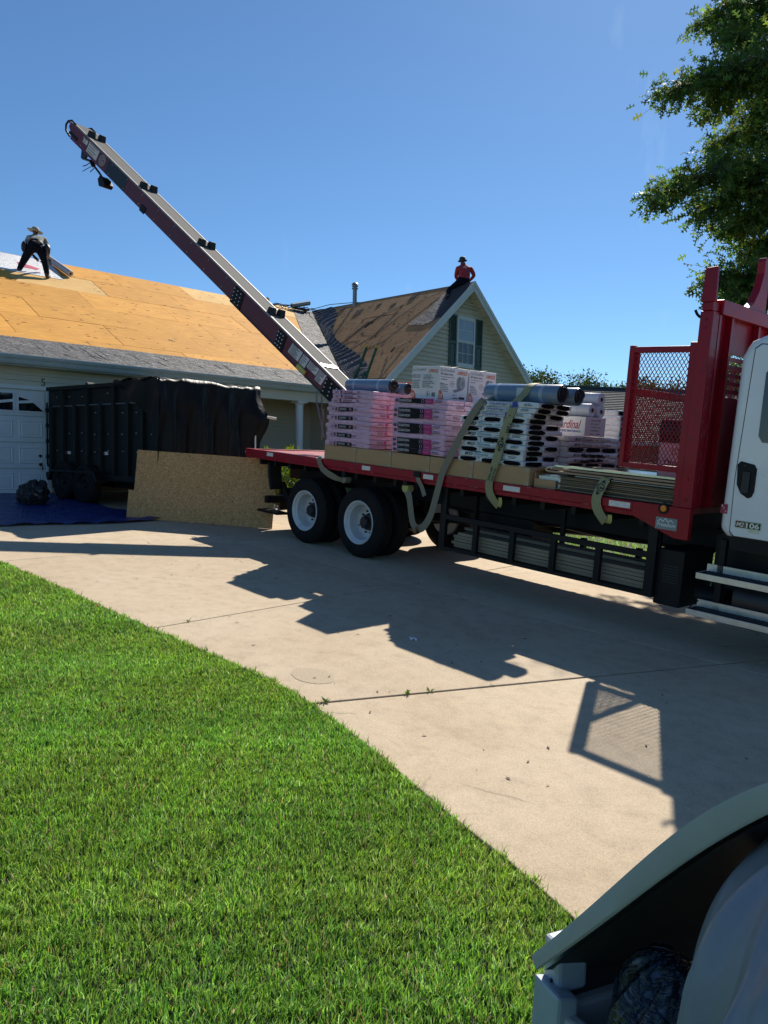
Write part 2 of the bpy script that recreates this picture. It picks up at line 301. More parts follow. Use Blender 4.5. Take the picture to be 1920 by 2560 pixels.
def obj(name, me, parent=None, M=None, smooth=False, bevel=0.0, seg=2, off=None, label=None, kind=None):
    o = bpy.data.objects.new(name, me); COL.objects.link(o)
    if M is not None: o.matrix_world = M
    if parent is not None:
        o.parent = parent; o.matrix_parent_inverse = Matrix.Identity(4)
        if off is None and 'base' in parent: off = tuple(-x for x in parent['base'])
        if M is None and off is not None: o.location = off
    if smooth is True:
        me.polygons.foreach_set('use_smooth', [True] * len(me.polygons))
    elif smooth:
        me.polygons.foreach_set('use_smooth', [True] * len(me.polygons)); me.set_sharp_from_angle(angle=R(smooth))
    if bevel > 0:
        b = o.modifiers.new('bevel', 'BEVEL'); b.width = bevel; b.segments = seg; b.limit_method = 'ANGLE'; b.angle_limit = R(40); b.harden_normals = False
    if label: o['label'] = label
    if kind: o['kind'] = kind
    return o
def thing(name, label, cat, M=None, base=None, group=None):
    """an Empty at the thing's base; parts are modelled in the frame M and shifted by -base"""
    o = bpy.data.objects.new(name, None); COL.objects.link(o); o.empty_display_size = 0.2
    M = M or Matrix.Identity(4)
    if base is not None: o.matrix_world = M @ Matrix.Translation(base); o['base'] = tuple(base)
    else: o.matrix_world = M
    o['label'] = label; o['category'] = cat
    if group: o['group'] = group
    return o
def tag(o, label, cat, group=None):
    o['label'] = label; o['category'] = cat
    if group: o['group'] = group
    return o
NEAR = ((1, 0, 0), (0, 0, 1)); FRONT = ((0, 1, 0), (0, 0, 1)); TOPF = ((1, 0, 0), (0, 1, 0))
_tc = {}
def text_mesh(s, shear=0.0, bold=0.0, space=1.0):
    key = (s, shear, bold, space)
    if key in _tc: return _tc[key]
    cu = bpy.data.curves.new('txt', 'FONT'); cu.body = s; cu.size = 1.0; cu.shear = shear; cu.offset = bold; cu.space_character = space; cu.resolution_u = 3
    ob = bpy.data.objects.new('txt', cu); COL.objects.link(ob); dg = bpy.context.evaluated_depsgraph_get(); dg.update()
    me = bpy.data.meshes.new_from_object(ob.evaluated_get(dg)); bpy.data.objects.remove(ob)
    co = np.zeros(len(me.vertices) * 3); me.vertices.foreach_get('co', co); co = co.reshape(-1, 3)
    mn, mxx = co.min(0), co.max(0)
    _tc[key] = (me, mn, mxx); return _tc[key]
_tm = {}
def text(name, s, mat, parent, o, axes, w, h, off=None, **kw):
    """lettering fitted to a w x h box whose lower left corner is o, on the plane spanned by axes"""
    me0, mn, mxx = text_mesh(s, **kw)
    key = (s, tuple(kw.items()), mat.name)
    if key not in _tm:
        me = me0.copy(); me.materials.clear(); me.materials.append(mat); _tm[key] = me
    me = _tm[key]
    X, Y = Vector(axes[0]), Vector(axes[1]); Zv = X.cross(Y); sx = w / max(mxx[0] - mn[0], 1e-6); sy = h / max(mxx[1] - mn[1], 1e-6)
    ob = bpy.data.objects.new(name, me); COL.objects.link(ob)
    org = Vector(o) - X * (mn[0] * sx) - Y * (mn[1] * sy)
    if off is None and parent is not None and 'base' in parent: off = tuple(-x for x in parent['base'])
    if off is not None: org = org + Vector(off)
    m = Matrix.Identity(4)
    for i in range(3): m[i][0], m[i][1], m[i][2] = X[i] * sx, Y[i] * sy, Zv[i]
    m.translation = org
    if parent is not None: ob.parent = parent; ob.matrix_parent_inverse = Matrix.Identity(4); ob.matrix_local = m
    else: ob.matrix_world = m
    return ob
def flat(b, axes, o, rects, m=None, lift=0.0015):
    """flat printed rectangles (x0,x1,y0,y1) on a plane"""
    X, Y = Vector(axes[0]), Vector(axes[1]); Zv = X.cross(Y); o = Vector(o) + Zv * lift
    for x0, x1, y0, y1 in rects:
        b.quad(o + X * x0 + Y * y0, o + X * x1 + Y * y0, o + X * x1 + Y * y1, o + X * x0 + Y * y1, m)
    return b
def blob(b, axes, o, cx, cy, rx, ry, m=None, n=18, jag=0.12, lift=0.002, power=0.6):
    X, Y = Vector(axes[0]), Vector(axes[1]); Zv = X.cross(Y); o = Vector(o) + Zv * lift; vs = []
    for i in range(n):
        t = 2 * math.pi * i / n; c, s = math.cos(t), math.sin(t); k = 1 + random.uniform(-jag, jag) * 0.5
        vs.append(o + X * (cx + rx * k * math.copysign(abs(c) ** power, c)) + Y * (cy + ry * k * math.copysign(abs(s) ** power, s)))
    return b.add(vs, [tuple(range(n))], m)
def clip(poly, a, b, c):
    """keep a*x+b*y<=c"""
    out = []
    for i in range(len(poly)):
        p, q = poly[i], poly[(i + 1) % len(poly)]; dp, dq = a * p[0] + b * p[1] - c, a * q[0] + b * q[1] - c
        if dp <= 0: out.append(p)
        if dp * dq < 0: t = dp / (dp - dq); out.append((p[0] + t * (q[0] - p[0]), p[1] + t * (q[1] - p[1])))
    return out
def copy_tree(o, parent=None):
    c = o.copy(); COL.objects.link(c); c.parent = parent
    for ch in o.children: copy_tree(ch, c)
    return c
ORD = ['bottom', 'second', 'third', 'fourth', 'fifth', 'sixth', 'seventh', 'eighth', 'ninth', 'tenth', 'eleventh', 'twelfth', 'thirteenth', 'fourteenth']
def fbm(x, y, seed=0.0):
    return (np.sin(x * 1.7 + seed) * np.cos(y * 1.3 - seed) + 0.6 * np.sin(x * 3.9 - y * 2.1 + seed * 2) + 0.4 * np.sin(x * 8.3 + y * 7.1 + seed * 3)) / 2.0

# ================================================================== ground, driveway, lawn
def gplane(x, y):
    g = TF @ Vector((0, 0, GND)); return g.z - ((x - g.x) * TZ.x + (y - g.y) * TZ.y) / TZ.z
FLOORZ = CAMZ - 0.8937
def terrain_z(x, y):
    z = gplane(x, y) - 0.035
    top = FLOORZ - 0.10; low = -0.9
    if z > top - 0.3: d = z - (top - 0.3); z = top - 0.3 + 0.3 * (1 - math.exp(-d / 0.3))
    return max(z, low)
M_SOIL = pm('lawn_soil', (0.034, 0.052, 0.013), 0.9, var=0.5, scale=3.0, bump=0.8, bscale=60)
_ax = sorted(set([-400, -250, -150, -90] + list(range(-60, 90, 3)) + [120, 200, 400])); _ay = sorted(set([-120, -60, -30] + list(range(-18, 100, 3)) + [130, 200, 320, 600]))
g = B(); g.v = [(x, y, terrain_z(x, y)) for x in _ax for y in _ay]
g.f = [(i * len(_ay) + j, (i + 1) * len(_ay) + j, (i + 1) * len(_ay) + j + 1, i * len(_ay) + j + 1) for i in range(len(_ax) - 1) for j in range(len(_ay) - 1)]; g.m = [0] * len(g.f)
g.build('ground', M_SOIL, smooth=True, kind='structure')

EDGE = [(-12, -4.62), (-3, -4.55), (-0.2, -4.45), (1.35, -4.31), (2.52, -4.24), (3.35, -4.18), (4.12, -4.11), (4.86, -4.05), (5.36, -4.03), (5.65, -4.07), (6.1, -4.14), (6.6, -4.24), (7.3, -4.41), (7.78, -4.5), (8.2, -4.61), (9.5, -5.0), (11, -5.7), (13, -7.2)]
def edge_w(t): return float(np.interp(t, [e[0] for e in EDGE], [e[1] for e in EDGE]))
M_CON = concrete('driveway_concrete'); M_JOINT = pm('joint_filler', (0.035, 0.028, 0.02), 0.95, var=0.4, scale=20)
drive = bpy.data.objects.new('driveway', None); COL.objects.link(drive); drive.matrix_world = TF; drive['kind'] = 'structure'
def long_w(t): return -0.86 + 0.094 * t
def right_w(t): return 3.3 + 0.05 * t
JT = [lambda w: -8.6, lambda w: -3.95 - 0.07 * (w + 4), lambda w: -0.22 - 0.074 * (w + 4.39), lambda w: 3.33 - 0.09 * (w + 4.14), lambda w: 5.63 + 0.325 * (w + 4.07), lambda w: 9.3 + 0.30 * (w + 4.07), lambda w: 13.0]
def slab_poly(r, c, gap0, gap1):
    """one slab between transverse joints r and r+1; c=0 left column, 1 right column"""
    wl = (lambda t: edge_w(t)) if c == 0 else (lambda t: long_w(t) + 0.006)
    wr = (lambda t: long_w(t) - 0.006) if c == 0 else (lambda t: right_w(t))
    def corner(j, side, off):
        w = side(0); 
        for _ in range(12): t = JT[j](w) + off; w = side(t)
        return (t, w)
    a = corner(r, wl, gap0); b = corner(r, wr, gap0); d = corner(r + 1, wr, -gap1); e = corner(r + 1, wl, -gap1)
    left = [(t, wl(t)) for t in np.linspace(a[0], e[0], 9)] if c == 0 else [a, e]
    return left + [d, b]
base = B(); base.prism([(-8.6, -4.6), (13, -7.0), (13, 3.95), (-8.6, 2.9)], lambda a, b: (a, max(b, -7), GND - 0.16), lambda a, b: (a, b, GND - 0.022))
jt = B(); pl = [(t, edge_w(t) + 0.02) for t in np.linspace(-8.5, 12.9, 40)] + [(12.9, right_w(12.9) - 0.02), (-8.5, right_w(-8.5) - 0.02)]
jt.prism(pl, lambda a, b: (a, b, GND - 0.10), lambda a, b: (a, b, GND - 0.016)); jt.build('joint_filler', M_JOINT, drive)
for r in range(6):
    for c in (0, 1):
        s = B(); s.prism(slab_poly(r, c, 0.014 if r == 4 else 0.006, 0.014 if r == 3 else 0.006), lambda a, b: (a, b, GND - 0.12), lambda a, b: (a, b, GND + random.uniform(-0.001, 0.001)))
        s.build('concrete_slab', M_CON, drive, bevel=0.008, seg=2)
# round drip stain left by the dried oil near the lawn
st = B(); blob(st, TOPF, (5.16, -3.70, GND + 0.0015), 0, 0, 0.20, 0.15, n=36, jag=0.05, lift=0.001, power=1.0)
st.build('oil_stain', pm('oil_stain', (0.405, 0.325, 0.225), 0.85, var=0.16, scale=60, bump=0.5, bscale=300), drive)

# ---- lawn: single blades of grass, dense near the camera
def in_lawn(t, w): return w < np.interp(t, [e[0] for e in EDGE], [e[1] for e in EDGE])
def make_blades(ts, ws, dist, hmul=1.0):
    n = len(ts)
    Tf = np.array(TF); 
    clump = fbm(ts * 2.3, ws * 2.3, 1.0); patch = fbm(ts * 0.7, ws * 0.7, 4.0)
    h = (0.031 + 0.031 * rng.random(n) ** 1.5 + 0.010 * clump) * (1 + 0.28 * fbm(ts * 26, ws * 26, 2.5)) * hmul
    wd = 0.0017 + 0.0017 * rng.random(n); wd *= np.clip(dist / 4.0, 1.0, 2.6)
    ang = rng.random(n) * 2 * np.pi; lean = (0.12 + 0.75 * rng.random(n) ** 1.3) * h; la = ang + rng.normal(0, 0.5, n) + clump * 1.2
    la = rng.random(n) * 6.283 + 0.0 * la
    cx, sx = np.cos(ang), np.sin(ang); lx, ly = np.cos(la) * lean, np.sin(la) * lean
    z0 = np.full(n, GND - 0.02)
    P = np.zeros((n, 5, 3))
    P[:, 0] = np.stack([ts - cx * wd, ws - sx * wd, z0], 1); P[:, 1] = np.stack([ts + cx * wd, ws + sx * wd, z0], 1)
    P[:, 2] = np.stack([ts + lx * 0.35 + cx * wd * 0.8, ws + ly * 0.35 + sx * wd * 0.8, z0 + h * 0.62], 1); P[:, 3] = np.stack([ts + lx * 0.35 - cx * wd * 0.8, ws + ly * 0.35 - sx * wd * 0.8, z0 + h * 0.62], 1)
    P[:, 4] = np.stack([ts + lx, ws + ly, z0 + h], 1)
    V = P.reshape(-1, 3) @ Tf[:3, :3].T + Tf[:3, 3]
    i = np.arange(n)[:, None] * 5
    quads = i + np.array([0, 1, 2, 3]); tris = i + np.array([3, 2, 4])
    me = bpy.data.meshes.new('lawn_grass'); me.vertices.add(n * 5); me.vertices.foreach_set('co', V.ravel().astype(np.float32))
    me.loops.add(n * 7); me.polygons.add(n * 2)
    loops = np.concatenate([quads, tris], 1).ravel(); me.loops.foreach_set('vertex_index', loops.astype(np.int32))
    starts = (np.arange(n)[:, None] * 7 + np.array([0, 4])).ravel(); me.polygons.foreach_set('loop_start', starts.astype(np.int32))
    me.update(calc_edges=True); me.validate()
    kk = (0.5 + 0.95 * rng.random(n)) * (1 + 0.22 * fbm(ts * 1.9, ws * 1.9, 7.0) + 0.14 * fbm(ts * 5.5, ws * 5.5, 3.0)); yl = np.clip(0.5 + 0.9 * fbm(ts * 1.1, ws * 1.3, 12.0), 0, 1); base_c = np.stack([(0.130 + 0.055 * rng.random(n) + 0.03 * yl) * kk, (0.290 + 0.08 * rng.random(n) + 0.02 * patch) * kk, (0.052 + 0.022 * rng.random(n)) * kk], 1)
    dry = rng.random(n) < 0.035; base_c[dry] = np.array([0.30, 0.24, 0.11]) * (0.7 + 0.6 * rng.random(dry.sum())[:, None])
    pale = rng.random(n) < 0.14; base_c[pale] = base_c[pale] * np.array([1.7, 1.35, 2.6])
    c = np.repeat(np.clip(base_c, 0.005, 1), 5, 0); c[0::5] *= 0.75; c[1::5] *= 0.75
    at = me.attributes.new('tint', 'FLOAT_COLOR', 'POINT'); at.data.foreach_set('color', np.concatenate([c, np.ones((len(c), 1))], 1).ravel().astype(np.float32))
    me.polygons.foreach_set('use_smooth', np.ones(n * 2, dtype=bool))
    return me
M_GRASS = leafmat('grass_blade', trans=0.42, rough=0.45, spec=0.3)
camt = TF.inverted() @ Vector((0, 0, CAMZ))
def sample_lawn(t0, t1, w0, w1, dens):
    n = int((t1 - t0) * (w1 - w0) * dens); t = rng.uniform(t0, t1, n); w = rng.uniform(w0, w1, n); return t, w
ts, ws, ds = [], [], []
for (t0, t1, w0, w1, dens) in ((3.5, 9.6, -7.6, -3.9, 22000), (-0.5, 3.5, -7.6, -4.0, 10000), (-3.5, 3.5, -12.0, -7.6, 2800), (3.5, 9.6, -11.0, -7.6, 4200), (-9.0, -0.5, -7.6, -4.3, 3000), (9.6, 13.0, -11.0, -4.6, 2600), (-9.0, -3.5, -12.0, -7.6, 1600)):
    t, w = sample_lawn(t0, t1, w0, w1, dens); d = np.sqrt((t - camt.x) ** 2 + (w - camt.y) ** 2 + camt.z ** 2 + 2 * 0.52)
    keep = in_lawn(t, w + 0.005 + 0.035 * fbm(t * 9, t * 5.0, 2.0) + 0.02 * fbm(t * 31, t * 17.0, 3.0) - 0.03 * (rng.random(len(t)) < 0.15))
    keep &= rng.random(len(t)) < np.clip(0.66 + 0.35 * fbm(t * 11, w * 11, 5.0) + 0.55 * fbm(t * 33, w * 33, 1.5), 0.08, 1.0)
    ts.append(t[keep]); ws.append(w[keep]); ds.append(np.maximum(d[keep], 4.0 * min(2.6, math.sqrt(22500 / dens))))
ts, ws, ds = map(np.concatenate, (ts, ws, ds))
print('blades', len(ts))
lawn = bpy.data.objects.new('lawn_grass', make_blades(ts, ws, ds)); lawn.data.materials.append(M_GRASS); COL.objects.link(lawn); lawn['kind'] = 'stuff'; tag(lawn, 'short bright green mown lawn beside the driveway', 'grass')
# far lawn beyond the truck
nf = 60000; t = rng.uniform(-8, 12, nf); w = rng.uniform(3.2, 13, nf); ok = w > 3.3 + 0.05 * t + 0.03
me = make_blades(t[ok], w[ok], np.full(ok.sum(), 10.0), 1.5)
fl = bpy.data.objects.new('far_lawn_grass', me); me.materials.append(M_GRASS); COL.objects.link(fl); fl['kind'] = 'stuff'; tag(fl, 'sunlit green lawn on the far side of the flatbed truck', 'grass')
# weeds in the driveway joints
M_WEED = leafmat('weed_leaf', trans=0.4, rough=0.5)
def weed(t, w, n, size, label):
    b = B(); cols = []
    for i in range(n):
        a = random.uniform(0, 6.28); r = random.uniform(0.2, 1) * size; z = random.uniform(0.1, 0.7) * size
        c = Vector((math.cos(a) * r * 0.6, math.sin(a) * r * 0.6, z)); d = Vector((math.cos(a), math.sin(a), 0.4)).normalized(); sd = Vector((-math.sin(a), math.cos(a), random.uniform(-0.3, 0.3)))
        l = size * random.uniform(0.25, 0.5)
        b.add([Vector((0, 0, 0.0)), c - sd * l * 0.3, c + d * l, c + sd * l * 0.3], [(0, 1, 2, 3)])
        k = random.uniform(0.7, 1.4); cols += [(0.09 * k, 0.16 * k, 0.02 * k, 1)] * 4
    o = b.build('joint_weed', M_WEED, M=TF @ Tm(t, w, GND)); at = o.data.attributes.new('tint', 'FLOAT_COLOR', 'POINT'); at.data.foreach_set('color', [x for c in cols for x in c])
    tag(o, label, 'weed', 'weeds in the driveway joints')
weed(*((5.63 + 0.325 * 0.73, -3.34)), 20, 0.05, 'bushy little weed in the open driveway joint near the lawn')
weed(*((5.63 + 0.325 * 0.92, -3.15)), 12, 0.045, 'low yellowish weed in the open driveway joint, right of the bushy one')
weed(*((5.63 + 0.325 * 1.45, -2.62)), 8, 0.03, 'sparse weed in the open driveway joint where the truck shadow starts')
weed(*((3.33 - 0.09 * 0.35, -3.79)), 12, 0.05, 'small weed in the middle driveway joint by the lawn edge')
weed(*((5.63 + 0.325 * 0.1, -3.97)), 22, 0.05, 'dry weedy tuft where the open joint meets the lawn')

# ================================================================== house
M_SID = pm('cream_siding', (0.61, 0.55, 0.445), 0.55, var=0.06, scale=3, bump=0.05, bscale=30, stretch=(0.4, 4, 4))
M_WHITE = pm('white_trim', (0.66, 0.69, 0.70), 0.45, var=0.05, scale=4)
M_GUT = pm('grey_gutter', (0.42, 0.45, 0.43), 0.4, var=0.08, scale=3, dirt=(0.2, 0.19, 0.16, 0.4))
M_DOORW = pm('garage_door_white', (0.70, 0.72, 0.74), 0.45, var=0.04, scale=3, bump=0.05, bscale=80)
M_DARK = pm('dark_interior', (0.02, 0.02, 0.022), 0.8, var=0.3)
M_GLASS = glassmat('sky_painted_glass', (0.26, 0.32, 0.40), 0.06); M_GLASSD = glassmat('dark_glass', (0.008, 0.01, 0.012), 0.05)  # first glass: pale sky reflection put into the base colour of the upper panes
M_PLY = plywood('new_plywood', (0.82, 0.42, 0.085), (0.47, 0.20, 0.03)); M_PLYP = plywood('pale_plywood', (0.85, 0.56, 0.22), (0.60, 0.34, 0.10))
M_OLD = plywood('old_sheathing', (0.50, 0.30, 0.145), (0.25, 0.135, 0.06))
M_FELT = wrinkle('grey_felt', (0.10, 0.10, 0.105), 0.75, (1.2, 5, 3), 0.9, 2.6, var=0.35)
M_MEMB = wrinkle('black_membrane', (0.030, 0.032, 0.036), 0.45, (1, 10, 3), 1.0, 2.4, var=0.4)
M_SHINGLE = shinglemat('grey_shingles', ((0.10, 0.10, 0.11), (0.06, 0.06, 0.065), (0.02, 0.02, 0.02)))
M_GREEN = pm('green_shutter', (0.045, 0.085, 0.075), 0.5, var=0.12, scale=5)
house = thing('house', 'cream sided house with stripped plywood roof, garage and front gable', 'house', HF)
WALLN = -1.38; RN = 5.95; MS = 0.5384; ZE = 2.814; ZR = 6.26; GH = 12.86; GS = 0.865; FN = -1.69; GE = GH - (ZR - ZE) / GS
# -- walls behind the siding
def wallbox(name, x0, x1, y0, y1, z0, z1, mat): b = B(); b.box(x0, x1, y0, y1, z0, z1); return b.build(name, mat, house)
gw = B(); gw.box(-5.2, -4.3, 0.02, 0.2, -0.25, 2.62); gw.box(0.58, 5.4, 0.02, 0.2, -0.25, 2.62); gw.box(-4.3, 0.58, 0.02, 0.2, 2.16, 2.62); garage_wall = gw.build('garage_wall', M_SID, house)
def planks(parent, spans, z0, z1, y, step=0.115, face=-1):
    """lap siding, each course its own board; spans(z) -> list of (x0,x1)"""
    z = z0; cache = {}
    while z < z1 - 0.02:
        for (x0, x1) in spans(z, min(z + step, z1)):
            h = min(step, z1 - z); b = B(); y1, y2 = y + face * 0.030, y + face * 0.004; zb_ = z + 0.008
            vs = [(x0[0], y1, zb_), (x1[0], y1, zb_), (x1[0], y, zb_ + 0.012), (x0[0], y, zb_ + 0.012), (x0[1], y2, z + h), (x1[1], y2, z + h), (x1[1], y, z + h), (x0[1], y, z + h)]
            b.add(vs, [(0, 1, 5, 4), (3, 2, 1, 0), (4, 5, 6, 7), (0, 4, 7, 3), (1, 2, 6, 5), (2, 3, 7, 6)]); b.build('siding_board', M_SID, parent)
        z += step
def gspan(z, z2):
    if z < 2.155: return [((-5.2, -5.2), (-4.36, -4.36)), ((0.66, 0.66), (5.4, 5.4))]
    return [((-5.2, -5.2), (5.4, 5.4))]
planks(garage_wall, gspan, -0.2, 2.60, 0.02)
# -- garage door: frame, four sections of raised panels, sunburst windows, handle
b = B(); b.box(-4.38, 0.66, -0.015, 0.05, 2.155, 2.235); b.box(0.56, 0.655, -0.013, 0.05, -0.1, 2.155); b.box(-4.38, -4.29, -0.013, 0.05, -0.1, 2.155); b.build('door_frame', M_WHITE, house, bevel=0.004)
gd = B(); gd.box(-4.29, 0.56, 0.06, 0.10, -0.03, 2.155); door = gd.build('garage_door', M_DOORW, house)
sec = 2.18 / 4; px0 = -4.29; pw = (0.56 + 4.29) / 8
for r in range(4):
    for c in range(8):
        x0, z0 = px0 + c * pw, -0.03 + r * sec
        if r == 3:
            # window section: pane behind a sunburst frame
            b = B(); b.box(x0 + 0.05, x0 + pw - 0.05, 0.048, 0.058, z0 + 0.10, z0 + sec - 0.08); pane = b.build('window_pane', M_GLASSD, door)
            k = c % 4; b = B(); X0, X1, Z0, Z1 = x0 + 0.045, x0 + pw - 0.045, z0 + 0.095, z0 + sec - 0.075
            for a in ((X0, X1, Z0 - 0.025, Z0 + 0.012), (X0, X1, Z1 - 0.012, Z1 + 0.025), (X0 - 0.025, X0 + 0.012, Z0, Z1), (X1 - 0.012, X1 + 0.025, Z0, Z1)): b.box(a[0], a[1], 0.036, 0.05, a[2], a[3])
            H_ = Z1 - Z0; Wd = X1 - X0
            if k == 3:      # outer pane: triangle cut by the arch, one ray
                b.prism([(X0, Z1), (X1, Z1), (X1, Z0 + 0.02), (X0 + Wd * 0.5, Z0 + H_ * 0.62), (X0, Z0 + H_ * 0.80)], lambda p, q: (p, 0.038, q), lambda p, q: (p, 0.052, q))
                b.prism([(X0, Z0 + H_ * 0.42), (X0, Z0 + H_ * 0.56), (X0 + Wd * 0.62, Z0 + H_ * 0.66), (X0 + Wd * 0.62, Z0 + H_ * 0.50)], lambda p, q: (p, 0.0375, q), lambda p, q: (p, 0.0525, q))
            elif k == 0:
                b.prism([(X1, Z1), (X0, Z1), (X0, Z0 + 0.02), (X0 + Wd * 0.5, Z0 + H_ * 0.62), (X1, Z0 + H_ * 0.80)], lambda p, q: (p, 0.038, q), lambda p, q: (p, 0.052, q))
            else:
                s_ = 1 if k == 1 else -1; xa, xb = (X0, X1) if k == 1 else (X1, X0)
                b.prism([(xa, Z0 + H_ * 0.5), (xb, Z0 + H_ * 0.30), (xb, Z0 + H_ * 0.43), (xa, Z0 + H_ * 0.66)], lambda p, q: (p, 0.0375, q), lambda p, q: (p, 0.0525, q))
            b.build('sunburst_frame', M_DOORW, door)
        else:
            b = B(); X0, X1, Z0, Z1 = x0 + 0.055, x0 + pw - 0.055, z0 + 0.10, z0 + sec - 0.09
            o_, i_ = 0.058, 0.046
            vs = [(X0, o_, Z0), (X1, o_, Z0), (X1, o_, Z1), (X0, o_, Z1), (X0 + 0.02, i_, Z0 + 0.02), (X1 - 0.02, i_, Z0 + 0.02), (X1 - 0.02, i_, Z1 - 0.02), (X0 + 0.02, i_, Z1 - 0.02),
                  (X0 + 0.05, 0.056, Z0 + 0.05), (X1 - 0.05, 0.056, Z0 + 0.05), (X1 - 0.05, 0.056, Z1 - 0.05), (X0 + 0.05, 0.056, Z1 - 0.05), (X0 + 0.065, 0.048, Z0 + 0.065), (X1 - 0.065, 0.048, Z0 + 0.065), (X1 - 0.065, 0.048, Z1 - 0.065), (X0 + 0.065, 0.048, Z1 - 0.065)]
            fs = [(12, 13, 14, 15)] + [tuple((a + i % 4, a + (i + 1) % 4, a + 4 + (i + 1) % 4, a + 4 + i % 4)) for a in (0, 4, 8) for i in range(4)]
            b.add(vs, fs); b.build('raised_panel', M_DOORW, door)
    if r:
        b = B(); b.box(-4.28, 0.55, 0.052, 0.062, -0.03 + r * sec - 0.008, -0.03 + r * sec + 0.008); b.build('section_seam', M_GUT, door)
b = B(); b.lathe([(0.0, -0.03), (0.028, -0.03), (0.03, -0.01), (0.03, 0.02), (0, 0.02)], (0.44, 0.05, 0.78), (0, 1, 0), 16, closed=False); b.lathe([(0.0, -0.02), (0.035, -0.02), (0.035, 0.02), (0, 0.02)], (0.45, 0.05, 0.60), (0, 1, 0), 16, closed=False); b.tube([(0.45, 0.02, 0.60), (0.47, 0.005, 0.55), (0.48, 0.01, 0.48)], 0.012)
b.build('handle', pm('dark_bronze', (0.03, 0.028, 0.026), 0.35, metal=0.6), door, smooth=40)
text('house_number', '5', pm('number_metal', (0.06, 0.06, 0.055), 0.4, metal=0.4), house, (0.455, -0.010, 2.25), NEAR, 0.085, 0.155)
# -- eave: soffit, fascia, gutter
b = B(); b.box(-5.6, GE + 0.1, -0.36, 0.0, 2.60, 2.625); b.build('soffit', M_SID, house)
b = B(); b.box(-5.2, 5.4, -0.012, 0.02, 2.52, 2.60); b.build('frieze_board', M_SID, house)
b = B(); b.box(-5.6, GE + 0.1, -0.385, -0.36, 2.595, 2.775); b.build('fascia', M_GUT, house)
b = B(); prof = [(-0.39, 2.62), (-0.455, 2.62), (-0.475, 2.66), (-0.48, 2.70), (-0.505, 2.735), (-0.515, 2.77), (-0.515, 2.79), (-0.505, 2.79), (-0.503, 2.772), (-0.47, 2.70), (-0.45, 2.64), (-0.40, 2.632)]
b.prism(prof, lambda p, q: (-5.65, p, q), lambda p, q: (GE - 0.35, p, q)); b.build('gutter', M_GUT, house, smooth=25)
b = B(); b.box(-5.65, GE - 0.3, -0.50, -0.44, 2.795, 2.807); b.build('drip_edge', pm('drip_edge', (0.7, 0.7, 0.7), 0.35, metal=0.2), house)
# -- main roof, modelled on its own slope: a along the eave, s up the slope
ca = math.cos(math.atan(MS)); sa = math.sin(math.atan(MS)); SL = (RN + 0.45) / ca
RM = frame((0, -0.45, ZE), Vector((1, 0, 0)), Vector((0, ca, sa)), Vector((0, -sa, ca)))
roof = bpy.data.objects.new('main_roof', None); COL.objects.link(roof); roof.parent = house; roof.matrix_local = RM
VA0, VA1 = GE, GH                       # valley along-eave position at eave and ridge
def valley(poly): dx, dy = VA1 - VA0, SL; return clip(poly, dy, -dx, dy * VA0)   # left of the valley line
def sheet(parent, poly, z0, z1, mat, name='plywood_sheet', bevel=0.0):
    if len(poly) < 3: return
    b = B(); b.prism(poly, lambda p, q: (p, q, z0), lambda p, q: (p, q, z1)); return b.build(name, mat, parent, bevel=bevel)
sheet(roof, valley([(-5.6, 0), (14, 0), (14, SL), (-5.6, SL)]), -0.16, -0.022, M_OLD, 'rafter_deck')
r0 = 0.0; row = 0
while r0 < SL:
    r1 = min(r0 + 1.22, SL); a0 = -5.6 - (row % 2) * 1.22 - 0.3 * (row % 3)
    while a0 < 14:
        dz = random.uniform(-0.003, 0.004); pl = [(max(a0, -5.6) + 0.006, r0 + 0.006), (a0 + 2.434, r0 + 0.006), (a0 + 2.434, r1 - 0.006), (max(a0, -5.6) + 0.006, r1 - 0.006)]
        if a0 + 2.4 > -5.6: sheet(roof, valley(pl), -0.018 + dz, dz, M_PLYP if (a0 > 9.0 or random.random() < 0.04) else M_PLY)
        a0 += 2.44
    r0 += 1.22; row += 1
# other slope and ridge of the main roof
b = B(); b.prism([(-5.6, ZE), (20.3, ZE), (20.3, ZR), (-5.6, ZR)], lambda p, q: (p, RN + (ZR - q) / MS, q - 0.03), lambda p, q: (p, RN + (ZR - q) / MS, q - 0.14)); b.build('rear_roof_slope', M_OLD, house)
# grey ice-shield strip along the eave and up the valley, creased
def strip_fn(a0, a1, s0, s1, amp=0.006, seed=0.0, top=0.007):
    def f(u, v):
        a = a0 + (a1 - a0) * u; s = s0 + (s1 - s0) * v
        return (a, s, top + amp * (1 + math.sin(a * 5.1 + seed + 2.2 * math.sin(s * 3 + a)) * math.sin(a * 11.7 + s * 6 + seed)) * 0.6)
    return f
b = B(); b.grid(strip_fn(-5.6, VA0 + 0.62, -0.05, 0.91), 260, 10); b.build('eave_underlayment', M_FELT, roof, smooth=True)
for i in range(34):       # raised creases on the strip
    a = random.uniform(-1.5, 8.5); s = random.uniform(0.05, 0.5); l = random.uniform(0.15, 0.5); dx = random.uniform(0.05, 0.22) ; k = random.uniform(-0.3, 0.3)
    b = B() if i == 0 else b
    b.tube([(a, s, 0.012), (a - dx * 0.5 + k * 0.08, s + l * 0.5, 0.018), (a - dx, s + l, 0.012)], [0.002, 0.006, 0.002], 5)
b.build('felt_creases', pm('pale_crease', (0.26, 0.26, 0.26), 0.6), roof, smooth=True, kind='stuff')
def vl(s): return VA0 + (VA1 - VA0) * s / SL
